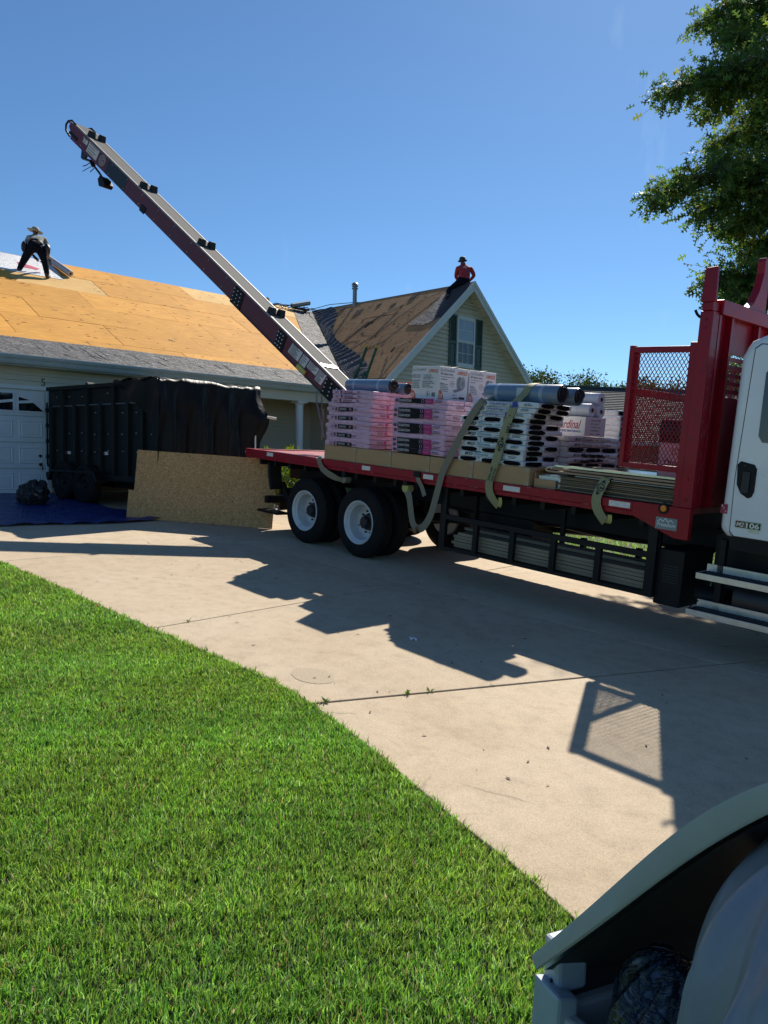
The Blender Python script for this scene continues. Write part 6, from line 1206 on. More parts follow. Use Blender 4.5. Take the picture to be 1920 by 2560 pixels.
s4 = strap('yellow grey strap over the sheet stack near the cab', [(5.36, 1.1, 1.06), (5.36, 0.3, 1.075), (5.35, 0.02, 1.075), (5.335, -0.012, 1.04), (5.29, -0.045, 0.90), (5.28, -0.05, 0.80), (5.32, -0.045, 0.70), (5.40, -0.02, 0.60)], 0.115, pm('olive_strap', (0, 0, 0)))
b = B(); b.ribbon(curve_pts([(5.40, -0.02, 0.60), (5.46, -0.04, 0.62), (5.46, -0.05, 0.69)], 4), (1, 0, 0), 0.05, 0.004); b.build('strap_tail', M_STY, s4)
def strap_text(s, mat, e, p0, p1, w, h, side=0.0, flip=1):
    """lettering running along a strap from p0 towards p1 (both in truck coordinates)"""
    p0, p1 = Vector(p0), Vector(p1); X = (p1 - p0).normalized() * flip; Y = Vector((0, -1, 0)).cross(X).normalized(); Zv = X.cross(Y)
    text('strap_print', s, mat, e, p0 + Y * side + Zv * 0.004, (X, Y), w, h, bold=0.015)
strap_text('WLL', MK, s3, (3.955, -0.043, 1.47), (4.055, -0.01, 1.83), 0.14, 0.055, -0.05); strap_text('5400 LBS', MK, s3, (4.01, -0.022, 1.66), (4.07, 0.02, 1.90), 0.20, 0.030, 0.012); strap_text('2450 KGS', MK, s3, (4.01, -0.022, 1.66), (4.07, 0.02, 1.90), 0.20, 0.030, -0.040)
strap_text('WLL', MK, s3, (3.915, -0.040, 0.70), (3.80, -0.052, 0.80), 0.01, 0.01) if False else None
strap_text('5400 LBS', MK, s3, (3.79, -0.0535, 0.875), (3.835, -0.050, 1.06), 0.17, 0.030, 0.012); strap_text('2450 KGS', MK, s3, (3.79, -0.0535, 0.875), (3.835, -0.050, 1.06), 0.17, 0.030, -0.040)
for e_, c_, d_ in ((s3, (3.90, -0.043, 1.33), (0.095, 0, 0.40)), (s4, (5.31, -0.032, 0.965), (0.05, 0.03, 0.13))):
    c_ = Vector(c_); X = Vector(d_).normalized(); Y = Vector((0, -1, 0)).cross(X).normalized(); Zv = X.cross(Y); b = B()
    b.lathe([(0.034, 0), (0.046, 0), (0.046, 0.001), (0.034, 0.001)], c_ + Zv * 0.005, Zv, 24); b.box(-0.008, 0.008, -0.036, 0.012, 0, 0.001, M=frame(c_ + Zv * 0.0045, X, Y, Zv)); b.box(-0.02, -0.008, -0.012, 0.012, 0, 0.001, M=frame(c_ + Zv * 0.0045, X, Y, Zv)); b.add([c_ + Zv * 0.005 + X * x + Y * y for x, y in ((0.055, -0.03), (0.055, 0.03), (0.095, 0))], [(0, 1, 2)]); b.add([c_ + Zv * 0.005 + X * x + Y * y for x, y in ((-0.055, -0.03), (-0.095, 0), (-0.055, 0.03))], [(0, 1, 2)]); b.build('strap_emblem', MK, e_)

# ================================================================== dump trailer with tarp, left of the truck
yaw = R(-38); DX = Vector((math.cos(yaw), math.sin(yaw), 0)); DY = Vector((-math.sin(yaw), math.cos(yaw), 0))
rear = Vector((-7.046, 16.327, 0)); zg = gplane(rear.x + DX.x * 1.0, rear.y + DX.y * 1.0)
DF = frame(Vector((rear.x, rear.y, 0)), DX, DY, Vector((0, 0, 1)))     # x to the front, y across
M_DMP = pm('black_trailer_paint', (0.005, 0.0065, 0.006), 0.45, var=0.25, scale=3, spec=0.3, dirt=(0.014, 0.014, 0.013, 0.5))
ZT = CAMZ + 1.30; ZB = ZT - 1.82; DL, DW = 3.85, 2.2
dump = thing('dump_trailer', 'black high sided dump trailer parked by the garage door', 'trailer', DF, (DL / 2, DW / 2, zg))
b = B(); b.box(0.05, DL, 0.05, DW, ZB, ZB + 0.1); b.box(0.05, DL, 0.045, 0.09, ZB, ZT); b.box(0.05, DL, DW - 0.09, DW - 0.045, ZB, ZT); b.box(DL - 0.05, DL, 0.09, DW - 0.09, ZB, ZT); b.box(0.05, 0.10, 0.09, DW - 0.09, ZB, ZT); b.build('box_walls', M_DMP, dump)
for i, x in enumerate(np.linspace(0.12, DL - 0.10, 9)):
    b = B(); b.prism([(x - 0.055, 0.046), (x + 0.055, 0.046), (x + 0.04, -0.02), (x - 0.04, -0.02)], lambda p, q: (p, q, ZB + 0.05), lambda p, q: (p, q, ZT - (0.02 if i % 2 else 0.38))); b.build('side_rib', M_DMP, dump, bevel=0.004)
for a in ((0.0, DL + 0.02, -0.03, 0.10, ZT - 0.07, ZT + 0.01), (0.0, DL + 0.02, DW - 0.1, DW + 0.03, ZT - 0.07, ZT + 0.01), (-0.02, DL, -0.035, 0.06, ZB - 0.04, ZB + 0.08)):
    b = B(); b.box(*a); b.build('box_rail', M_DMP, dump, bevel=0.01)
b = B(); b.box(0.0, DL, 0.02, 0.044, ZT - 0.40, ZT - 0.375); b.build('side_seam', pm('worn_edge', (0.10, 0.10, 0.10), 0.5), dump)
b = B()
for i in range(8):
    for z in (ZT - 0.20, ZT - 0.55, ZT - 0.95, ZT - 1.3):
        if random.random() < 0.75: c = (0.35 + i * 0.46 + random.uniform(-0.02, 0.02), 0.02, z + random.uniform(-0.02, 0.02)); b.lathe([(0, -0.012), (0.014, -0.008), (0.018, 0.02), (0, 0.02)], c, (0, 1, 0), 8, closed=False)
b.build('side_studs', pm('stud_metal', (0.35, 0.36, 0.36), 0.3, metal=0.6), dump, kind='stuff')
for x in (0.62, 1.95):
    b = B(); b.box(x, x + 0.10, 0.030, 0.0445, ZT - 1.36, ZT - 1.30, m=0); b.box(x + 0.101, x + 0.20, 0.030, 0.0445, ZT - 1.36, ZT - 1.30, m=1); b.build('reflector', [pm('reflector_red', (0.20, 0.02, 0.02), 0.4), M_REFL], dump)
b = B(); b.box(-0.03, 0.05, 0.05, DW - 0.05, ZB + 0.05, ZT - 0.02); b.tube([(-0.02, 0.02, ZB + 0.2), (-0.05, 0.02, ZB + 0.25), (-0.05, 0.02, ZT - 0.3)], 0.02); b.build('tail_gate', M_DMP, dump)
for k in range(4): b = B(); b.box(-0.02, 0.03, -0.03, 0.03, ZT - 0.5 - 0.32 * k, ZT - 0.42 - 0.32 * k); b.build('gate_hinge', M_DMP, dump)
# fender and wheels
def zdrive(x, y): p = DF @ Vector((x, y, 0)); return gplane(p.x, p.y)
b = B(); b.prism([(0.35, ZB - 0.02), (0.45, ZB + 0.14), (2.05, ZB + 0.14), (2.15, ZB - 0.02), (2.15, ZB - 0.08), (2.08, ZB - 0.03), (2.0, ZB + 0.10), (0.5, ZB + 0.10), (0.42, ZB - 0.03), (0.35, ZB - 0.08)], lambda p, q: (p, -0.22, q), lambda p, q: (p, 0.04, q)); b.build('fender', M_DMP, dump, bevel=0.006)
for x in (0.85, 1.62):
    for y, s_ in ((-0.20, 1), (DW + 0.20, -1)):
        zc = zdrive(x, y) + 0.385; b = B(); b.lathe([(0.21, 0.02), (0.33, 0.0), (0.375, 0.03), (0.385, 0.06), (0.385, 0.17), (0.375, 0.20), (0.33, 0.22), (0.21, 0.2)], (x, y, zc), (0, s_, 0), 40); wl = b.build('wheel', M_TYRE, dump, smooth=35); b = B(); b.lathe([(0, 0.05), (0.06, 0.03), (0.08, 0.07), (0.17, 0.06), (0.20, 0.015), (0.215, 0.02), (0.21, 0.10), (0, 0.10)], (x, y, zc), (0, s_, 0), 28, closed=False); b.build('rim', M_BLACK, wl, smooth=35, off=(0, 0, 0))
b = B(); b.box(0.1, DL + 0.1, 0.35, 0.47, ZB - 0.18, ZB); b.box(0.1, DL + 0.1, DW - 0.47, DW - 0.35, ZB - 0.18, ZB); b.box(0.78, 0.92, 0.0, DW, ZB - 0.26, ZB - 0.15); b.box(1.55, 1.69, 0.0, DW, ZB - 0.26, ZB - 0.15); b.box(DL, DL + 0.12, 0.3, DW - 0.3, ZB - 0.16, ZB - 0.03); b.build('chassis', M_DMP, dump)
b = B(); b.tube([(DL, 0.45, ZB - 0.1), (DL + 1.15, DW / 2, ZB - 0.14)], 0.05, 8); b.tube([(DL, DW - 0.45, ZB - 0.1), (DL + 1.15, DW / 2, ZB - 0.14)], 0.05, 8); b.cyl((DL + 0.9, DW / 2, zdrive(DL + 0.9, DW / 2)), (DL + 0.9, DW / 2, ZB + 0.4), 0.04, n=12); b.build('tongue', M_DMP, dump)
b = B(); b.cyl((DL + 0.18, DW - 0.1, ZB + 0.1), (DL + 0.18, DW - 0.1, ZB + 1.1), 0.022, n=10); b.tube([(DL + 0.18, DW - 0.1, ZB + 0.42), (DL + 0.02, DW - 0.4, ZB + 0.42)], 0.012); b.build('tarp_post', M_ALU, dump)
# tarp thrown over the front: crumpled cloth over the top and hanging down the front end
M_TARP = wrinkle('black_tarp', (0.005, 0.005, 0.0055), 0.5, (1.2, 1.2, 0.6), 0.3, 2.0, var=0.3, spec=0.22)
def tarp_fn(u, v):
    """u across the trailer (y), v from the top of the load, over the front lip, down the front"""
    y = -0.10 + (DW + 0.24) * u; fold = 0.055 * math.sin(u * 21 + 1.2 * math.sin(v * 5)) + 0.03 * math.sin(u * 47 + v * 3)
    s = v * 2.75
    if s < 1.15: x = DL - 1.10 + s; z = ZT + 0.03 + 0.05 * math.sin(u * 9 + s * 4) * math.sin(s * 6) - 0.03 * (1 - s)
    else:
        d = s - 1.15; x = DL + 0.06 + 0.10 * min(d, 0.4) + fold * min(1, d * 1.6) + 0.03 * u * d; bu = math.exp(-((d - 0.62) / 0.32) ** 2); z = ZT + 0.02 - d * (1.0 - 0.10 * math.sin(u * 6)) ; 
        y -= 0.14 * u * min(1, d * 2)
        if u > 0.86: x += 0.16 * (u - 0.86) / 0.14 * bu; y += 0.16 * (u - 0.86) / 0.14 * bu
    if u < 0.06: z -= 0.0
    return (x, y, z + 0.010 * math.sin(u * 37 + v * 21 + 3 * math.sin(u * 7)))
b = B(); b.grid(tarp_fn, 90, 60); tarp = b.build('tarpaulin', M_TARP, M=DF, smooth=True); tag(tarp, 'black crumpled tarp draped over the front of the dump trailer', 'tarp')
b = B()
def side_flap(u, v): x = DL - 1.35 + 1.43 * u; d = v * (0.10 + 1.05 * u ** 1.6); return (x, -0.045 - 0.05 * math.sin(u * 14 + v * 2) * v - 0.02, ZT + 0.04 - d + 0.015 * math.sin(u * 30))
b.grid(side_flap, 40, 24); fl2 = b.build('tarp_side_flap', M_TARP, tarp, smooth=True)
b = B(); b.tube([tarp_fn(0.99, 0.62), tuple(np.array(tarp_fn(0.99, 0.62)) + np.array((0.12, 0.14, -0.03)))], 0.025, 8); b.build('tarp_tie', M_REFL, tarp)
# load debris peeping over the trailer rim
b = B(); b.prism([(0, 0), (0.24, 0), (0.20, 0.07), (0.12, 0.12), (0.05, 0.06)], lambda p, q: (0.95 + p, 0.25, ZT + q - 0.02), lambda p, q: (0.95 + p, 0.40, ZT + q - 0.02)); tag(b.build('torn_shingle', M_TAR, M=DF), 'dark torn shingle scrap sticking over the trailer rim', 'shingle')

# ================================================================== blue tarp, black bag, OSB sheets
M_BLUE = wrinkle('blue_tarp', (0.010, 0.030, 0.16), 0.38, (2, 2, 2), 0.8, 2.5, var=0.3, spec=0.5)
TPOLY = [(-6.95, -5.2), (-3.05, -5.2), (-3.02, -3.6), (-2.80, -2.46), (-2.72, -1.45), (-2.9, -1.05), (-4.2, -0.9), (-6.6, -1.0)]
def tarp_blue(u, v):
    t = -6.9 + 4.15 * u; w = -5.6 + (4.55 + 0.2 * math.sin(u * 9)) * v; t += 0.09 * math.sin(v * 10) * u
    return (t, w, GND + 0.012 + 0.020 * abs(math.sin(t * 5 + 2 * math.sin(w * 3))) * abs(math.sin(w * 4.3 + t)) + (0.03 * abs(math.sin(w * 7)) if u > 0.93 else 0))
b = B(); b.grid(tarp_blue, 80, 80); o = b.build('blue_tarp', M_BLUE, M=TF, smooth=True); tag(o, 'blue plastic tarp spread on the driveway before the garage', 'tarp')
bagp = TF.inverted() @ (TF @ Vector((0, 0, 0)))
M_BAG = wrinkle('black_bag_plastic', (0.010, 0.010, 0.012), 0.35, (3, 3, 3), 1.0, 3.5, var=0.4, coat=0.2)
def lump(b, c, rx, ry, rz, seed, n=22, m=14, amp=0.16, flat_b=True):
    def f(u, v):
        th = u * 2 * math.pi; ph = v * math.pi; d = Vector((math.cos(th) * math.sin(ph), math.sin(th) * math.sin(ph), math.cos(ph)))
        k = 1 + amp * math.sin(d.x * 4 + seed) * math.sin(d.y * 5 + seed * 2) + amp * 0.6 * math.sin(d.z * 9 + d.x * 7 + seed * 3) + amp * 0.35 * math.sin(d.y * 17 + d.z * 13 + seed)
        z = d.z * rz * k
        return (c[0] + d.x * rx * k, c[1] + d.y * ry * k, c[2] + (max(z, -rz * 0.55) if flat_b else z))
    b.grid(f, n, m)
def ground_at(px_t, px_w): return TF @ Vector((px_t, px_w, GND))
# bag position from its contact point on the tarp
BGP = (-5.30, -2.38)
b = B(); lump(b, (0, 0, 0.15), 0.27, 0.25, 0.25, 1.3, amp=0.2); lump(b, (0.17, 0.05, 0.22), 0.17, 0.16, 0.22, 4.0, amp=0.25); lump(b, (-0.18, -0.05, 0.13), 0.15, 0.18, 0.18, 2.2, amp=0.2)
o = b.build('rubbish_bag', M_BAG, M=TF @ Tm(BGP[0], BGP[1], GND + 0.02), smooth=True); tag(o, 'lumpy black bag heap on the blue tarp by the garage door', 'bag')
M_OSB = osb('osb_flakes')
p0 = Vector((-4.47, 13.78, 0)); p1 = Vector((-1.955, 13.60, 0))
z0 = gplane(p0.x, p0.y) + 0.004; z1 = gplane(p1.x, p1.y) + 0.004
xo = Vector((p1.x - p0.x, p1.y - p0.y, z1 - z0)); Lo = xo.length; xo.normalize(); back = Vector((0.02, 0.10, 1)); zo = (back - xo * back.dot(xo)).normalized(); yo = zo.cross(xo)
b = B(); b.box(0, Lo, 0, 0.012, 0, 1.22); o = b.build('osb_sheet', M_OSB, M=frame(Vector((p0.x, p0.y, z0)), xo, yo, zo), bevel=0.002); tag(o, 'brown strand board sheet leaning on the dump trailer', 'board', 'strand board sheets'); 
b = B(); b.box(-0.11, Lo * 0.9, 0.025, 0.037, 0, 0.50); o = b.build('osb_sheet', M_OSB, M=frame(Vector((p0.x, p0.y, z0)), xo, yo, zo), bevel=0.002); tag(o, 'shorter strand board piece tucked behind the big sheet', 'board', 'strand board sheets')

# ================================================================== things on the roof
# ladder against the gable roof
M_LADG = pm('green_fibreglass', (0.015, 0.10, 0.055), 0.4, var=0.1); M_YEL = pm('yellow_cap', (0.6, 0.42, 0.03), 0.4)
lt0 = HF @ Vector((9.62, -0.75, 3.92)); ladder = thing('extension_ladder', 'green fibreglass ladder standing against the gable roof eave', 'ladder', HF)
A0 = Vector((7.52, -1.0, -0.1)); A1 = Vector((9.385, -1.0, 3.97)); dl = (A1 - A0).normalized(); sl = Vector((0.0, 1.0, 0)).normalized(); sl = (sl - dl * sl.dot(dl)).normalized(); nl = dl.cross(sl)
LM = frame(A0, dl, sl, nl); Ll = (A1 - A0).length
for s_, ex in ((0, 0.0), (0.42, 0.06)):
    b = B(); b.box(0, Ll + ex, s_ - 0.014, s_ + 0.014, -0.04, 0.04, M=LM); st_ = b.build('side_rail', M_LADG, ladder, bevel=0.004); b = B(); b.box(Ll + ex - 0.02, Ll + ex + 0.05, s_ - 0.02, s_ + 0.02, -0.045, 0.045, M=LM); b.build('rail_cap', M_YEL, st_)
    b = B(); b.box(0, Ll - 0.85, s_ - 0.016 + (0.035 if s_ == 0 else -0.035), s_ + 0.016 + (0.035 if s_ == 0 else -0.035), 0.045, 0.115, M=LM); b.build('base_rail', M_LADG, ladder)
for k in range(13): b = B(); x = 0.25 + k * 0.3; b.cyl(LM @ Vector((x, 0.0, 0)), LM @ Vector((x, 0.42, 0)), 0.016, n=10); b.build('rung', M_ALU, ladder) if x < Ll - 0.1 else None
# tools and hoses by the valley top
M_KN = pm('tool_black', (0.012, 0.012, 0.012), 0.45)
def roofpt(a, s, z=0.0): return HF @ RM @ Vector((a, s, z))
b = B(); pts = []
for k in range(60): q = k / 59; pts.append(H2W(10.9 + 1.9 * q + 0.18 * math.sin(k * 0.9), 5.75 + 0.10 * math.sin(k * 1.7), 6.17 + 0.09 * abs(math.sin(k * 0.7)) + 0.08 * q))
b.tube(pts, 0.016, 6); b.tube([H2W(12.5, 5.5, 6.2), H2W(12.7, 5.2, 6.1), H2W(12.35, 4.8, 5.86), H2W(12.7, 4.5, 5.74), H2W(12.55, 4.1, 5.5)], 0.014, 6); b.tube([H2W(12.6, 5.6, 6.28), H2W(12.9, 5.0, 6.42), H2W(12.95, 3.9, 6.36), H2W(12.9, 3.4, 6.3)], 0.012, 6)
tag(b.build('air_hose', M_KN, smooth=50), 'black air hose tangled along the ridge above the valley', 'hose')
e = thing('nail_gun', 'dark nail gun lying on the ridge beside the conveyor', 'nail gun', HF @ Tm(10.45, 5.78, 6.21)); b = B(); b.box(-0.16, 0.18, -0.06, 0.06, 0.02, 0.14); b.box(-0.05, 0.03, -0.04, 0.04, 0.12, 0.24); b.build('gun_body', M_KN, e, bevel=0.02); b = B(); b.cyl((0.16, -0.07, 0.10), (0.16, 0.07, 0.10), 0.10, n=16); b.build('nail_drum', pm('tan_tool', (0.35, 0.18, 0.06), 0.5), e, smooth=40)
e = thing('metal_tube', 'pale sheet metal tube propped beside the valley top', 'pipe', HF @ Tm(12.05, 5.7, 6.28)); b = B(); b.cyl((-0.35, 0, 0.0), (0.45, 0.0, 0.22), 0.085, n=20); b.build('tube_body', pm('tube_grey', (0.28, 0.30, 0.29), 0.4, metal=0.3), e, smooth=40); b = B(); b.box(-0.3, 0.4, -0.08, 0.08, -0.08, -0.03); b.build('cradle', M_KN, e)
# roll of white underlayment in the roofer's hands
e = thing('underlayment_roll', 'white underlayment roll being unrolled on the stripped roof', 'roll', HF); q0, q1 = Vector((3.22, 4.80, 5.65 + 0.115)), Vector((3.05, 5.88, 6.22 + 0.115)); b = B(); dd = (q1 - q0).normalized(); b.lathe([(0.03, 0), (0.082, 0), (0.086, 0.01), (0.086, (q1 - q0).length), (0.03, (q1 - q0).length)], q0, dd, 30); b.build('roll_wrap', pm('grey_white_roll', (0.42, 0.42, 0.45), 0.45), e, smooth=40); b = B(); b.lathe([(0.02, -0.003), (0.034, -0.003), (0.034, 0.2), (0.02, 0.2)], q0, dd, 20); b.build('core', M_MAR, e, smooth=40); b = B(); b.ribbon([q0 + Vector((0.0, 0.02, -0.085)), q0 + Vector((-0.25, 0.03, -0.12)), q0 + Vector((-0.5, 0.02, -0.15))], dd, 0.02, 0.003); 

# ================================================================== people
def figure(name, label, M, joints, bones, mats, regions, sub=2):
    """one continuous skinned body; joints: name->(xyz, radius); regions: bone -> material index"""
    names = list(joints); me = bpy.data.meshes.new(name); me.from_pydata([joints[k][0] for k in names], [(names.index(a), names.index(c)) for a, c in bones], []); o = bpy.data.objects.new(name, me); COL.objects.link(o)
    sk = o.modifiers.new('skin', 'SKIN'); sk.use_smooth_shade = True; sk.branch_smoothing = 0.4
    for i, k in enumerate(names):
        r = joints[k][1]; r = r if isinstance(r, tuple) else (r, r); me.skin_vertices[0].data[i].radius = r; me.skin_vertices[0].data[i].use_root = (k == 'pelvis')
    ss = o.modifiers.new('sub', 'SUBSURF'); ss.levels = sub; ss.render_levels = sub
    dg = bpy.context.evaluated_depsgraph_get(); dg.update(); m2 = bpy.data.meshes.new_from_object(o.evaluated_get(dg)); bpy.data.objects.remove(o)
    segs = [(Vector(joints[a][0]), Vector(joints[c][0]), regions.get((a, c), 0)) for a, c in bones]
    m2.materials.clear()
    for mt in mats: m2.materials.append(mt)
    for p in m2.polygons:
        best = None
        for a, c, mi in segs:
            ab = c - a; t = max(0, min(1, (p.center - a).dot(ab) / max(ab.length_squared, 1e-9))); d = (p.center - (a + ab * t)).length
            if best is None or d < best[0]: best = (d, mi)
        p.material_index = best[1]; p.use_smooth = True
    ob = bpy.data.objects.new(name, m2); COL.objects.link(ob); ob.matrix_world = M; tag(ob, label, 'person', 'roofers on the house'); return ob
M_SKIN = pm('tanned_skin', (0.22, 0.11, 0.07), 0.55, var=0.1); M_TEE = wrinkle('grey_tshirt', (0.36, 0.36, 0.32), 0.8, (4, 4, 10), 0.9, 2.5, var=0.1); M_JEAN = wrinkle('dark_jeans', (0.006, 0.008, 0.016), 0.85, (5, 5, 5), 0.7, 2.5, var=0.3, spec=0.15); M_BOOT = pm('brown_boot', (0.05, 0.032, 0.02), 0.7); M_HAT = pm('straw_hat', (0.30, 0.28, 0.22), 0.7); M_LEATH = pm('black_pouch', (0.008, 0.009, 0.012), 0.55, bump=0.3, bscale=20); M_REDT = wrinkle('red_shirt', (0.42, 0.035, 0.045), 0.75, (4, 4, 4), 0.8, 2.5, var=0.15); M_GLOVE = pm('dark_glove', (0.015, 0.015, 0.02), 0.8)
def hand(J, BN, REG, side, wrist, d, palm_n, mi, s=1.0):
    """palm and five curled fingers chained from the wrist joint"""
    d = Vector(d).normalized(); n = Vector(palm_n).normalized(); c = d.cross(n); w0 = Vector(wrist)
    pal = w0 + d * 0.06 * s; J[side + 'palm'] = (tuple(pal), (0.034 * s, 0.024 * s)); BN.append((side + 'wrist', side + 'palm')); REG[(side + 'wrist', side + 'palm')] = mi
    for k, (off, ln) in enumerate(((-0.030, 0.068), (-0.010, 0.080), (0.010, 0.074), (0.030, 0.058))):
        a = pal + d * 0.045 * s + c * off * s * 1.2; b_ = a + d * ln * 0.5 * s + n * 0.012 * s; e_ = b_ + d * ln * 0.35 * s + n * 0.035 * s
        for q, (p, r) in enumerate(((a, 0.011), (b_, 0.0095), (e_, 0.0085))): J[f'{side}f{k}{q}'] = (tuple(p), r * s)
        prev = side + 'palm'
        for q in range(3): BN.append((prev, f'{side}f{k}{q}')); REG[(prev, f'{side}f{k}{q}')] = mi; prev = f'{side}f{k}{q}'
    a = pal - d * 0.01 * s - c * 0.045 * s; b_ = a + d * 0.04 * s - c * 0.012 * s + n * 0.02 * s
    J[side + 't0'] = (tuple(a), 0.012 * s); J[side + 't1'] = (tuple(b_), 0.010 * s); BN += [(side + 'palm', side + 't0'), (side + 't0', side + 't1')]; REG[(side + 'palm', side + 't0')] = mi; REG[(side + 't0', side + 't1')] = mi
# roofer bending over the roll, seen from behind; local x right, y away from the camera, z up
F1 = H2W(2.42, 4.42, 5.43)
vx = Vector((0.90, 0.30, 0)).normalized(); vy = Vector((-vx.y, vx.x, 0)); P1 = frame(F1, vx, vy, Vector((0, 0, 1)))
J = {'pelvis': ((-0.27, 0.0, 0.82), (0.175, 0.14)), 'waist': ((-0.275, 0.10, 0.90), (0.185, 0.14)), 'chest': ((-0.28, 0.31, 1.09), (0.22, 0.155)), 'neck': ((-0.30, 0.44, 1.19), 0.065), 'head': ((-0.33, 0.52, 1.27), (0.085, 0.095)), 'crown': ((-0.335, 0.55, 1.35), 0.08), 'chin': ((-0.335, 0.62, 1.24), 0.05),
     'rhip': ((-0.15, 0.0, 0.77), 0.14), 'rknee': ((-0.05, 0.03, 0.45), 0.098), 'rank': ((0.0, -0.02, 0.12), 0.068), 'rheel': ((0.0, -0.05, 0.045), 0.048), 'rtoe': ((0.05, 0.16, 0.10), 0.042),
     'lhip': ((-0.40, 0.0, 0.77), 0.14), 'lknee': ((-0.55, 0.06, 0.47), 0.098), 'lank': ((-0.68, 0.0, 0.18), 0.068), 'lheel': ((-0.69, -0.05, 0.09), 0.048), 'ltoe': ((-0.84, 0.12, 0.13), 0.042),
     'rsh': ((-0.08, 0.33, 1.11), 0.08), 'relb': ((0.02, 0.30, 0.84), 0.056), 'rwrist': ((-0.02, 0.48, 0.66), 0.040), 'lsh': ((-0.48, 0.33, 1.11), 0.08), 'lelb': ((-0.56, 0.28, 0.86), 0.056), 'lwrist': ((-0.36, 0.30, 0.66), 0.040)}
BN = [('pelvis', 'waist'), ('waist', 'chest'), ('chest', 'neck'), ('neck', 'head'), ('head', 'crown'), ('head', 'chin'), ('pelvis', 'rhip'), ('rhip', 'rknee'), ('rknee', 'rank'), ('rank', 'rheel'), ('rheel', 'rtoe'), ('pelvis', 'lhip'), ('lhip', 'lknee'), ('lknee', 'lank'), ('lank', 'lheel'), ('lheel', 'ltoe'), ('chest', 'rsh'), ('rsh', 'relb'), ('relb', 'rwrist'), ('chest', 'lsh'), ('lsh', 'lelb'), ('lelb', 'lwrist')]
RG = {('waist', 'chest'): 1, ('chest', 'neck'): 1, ('chest', 'rsh'): 1, ('chest', 'lsh'): 1, ('rsh', 'relb'): 1, ('lsh', 'lelb'): 1, ('pelvis', 'waist'): 2, ('pelvis', 'rhip'): 2, ('pelvis', 'lhip'): 2, ('rhip', 'rknee'): 2, ('lhip', 'lknee'): 2, ('rknee', 'rank'): 2, ('lknee', 'lank'): 2, ('rank', 'rheel'): 3, ('rheel', 'rtoe'): 3, ('lank', 'lheel'): 3, ('lheel', 'ltoe'): 3}
hand(J, BN, RG, 'l', J['lwrist'][0], (0.5, 0.0, -0.6), (0.3, 0.4, -0.2), 4); hand(J, BN, RG, 'r', J['rwrist'][0], (0.25, 0.5, -0.5), (0, -0.3, -0.5), 4)
ro = figure('person', 'person in grey shirt and wide hat bending over the underlayment roll', P1, J, BN, [M_SKIN, M_TEE, M_JEAN, M_BOOT, M_GLOVE], RG)
def hat(parent, c, tilt, brim, mat, crown=0.10, name='hat', aspect=0.8):
    M_ = Matrix.Translation(c) @ Euler(tilt).to_matrix().to_4x4() @ Matrix.Diagonal((1, 1 / aspect * 0.85, 1, 1)); b = B(); prof = [(0.0, 0.12), (0.05, 0.125), (crown - 0.012, 0.10), (crown, 0.06), (crown + 0.008, 0.0), (brim * 0.8, -0.006), (brim, 0.022), (brim, 0.014), (brim * 0.8, -0.016), (crown, -0.012), (crown - 0.01, 0.0)]
    bb = B(); bb.lathe(prof, (0, 0, 0), (0, 0, 1), 32, closed=False); bb.v = [tuple(M_ @ Vector(v)) for v in bb.v]; h_ = bb.build(name, mat, parent, smooth=50, off=(0, 0, 0))
    bb = B(); bb.lathe([(crown + 0.004, 0.008), (crown + 0.011, 0.008), (crown + 0.009, 0.032), (crown + 0.003, 0.032)], (0, 0, 0), (0, 0, 1), 32); bb.v = [tuple(M_ @ Vector(v)) for v in bb.v]; bb.build('hat_band', M_KN, h_, smooth=50, off=(0, 0, 0)); return h_
hat(ro, Vector((-0.335, 0.545, 1.335)), (0.05, 0.22, 0.1), 0.205, M_HAT)
for cx, sx in ((0.0, 1), (-0.545, -1)):
    b = B(); lump(b, (cx, 0.05, 0.79), 0.085, 0.11, 0.135, 1.0 + sx, 16, 10, 0.12, False); b.box(cx - 0.025, cx + 0.025, -0.09, -0.02, 0.66, 0.79); b.build('tool_pouch', M_LEATH, ro, smooth=50, off=(0, 0, 0))
b = B(); b.lathe([(0.168, -0.03), (0.182, -0.03), (0.182, 0.03), (0.168, 0.03)], (-0.272, 0.055, 0.885), (0.0, 0.55, 0.83), 28); b.v = [((v[0] + 0.272) * 1.03 - 0.272, v[1], v[2]) for v in b.v]; b.build('tool_belt', M_LEATH, ro, smooth=40, off=(0, 0, 0))
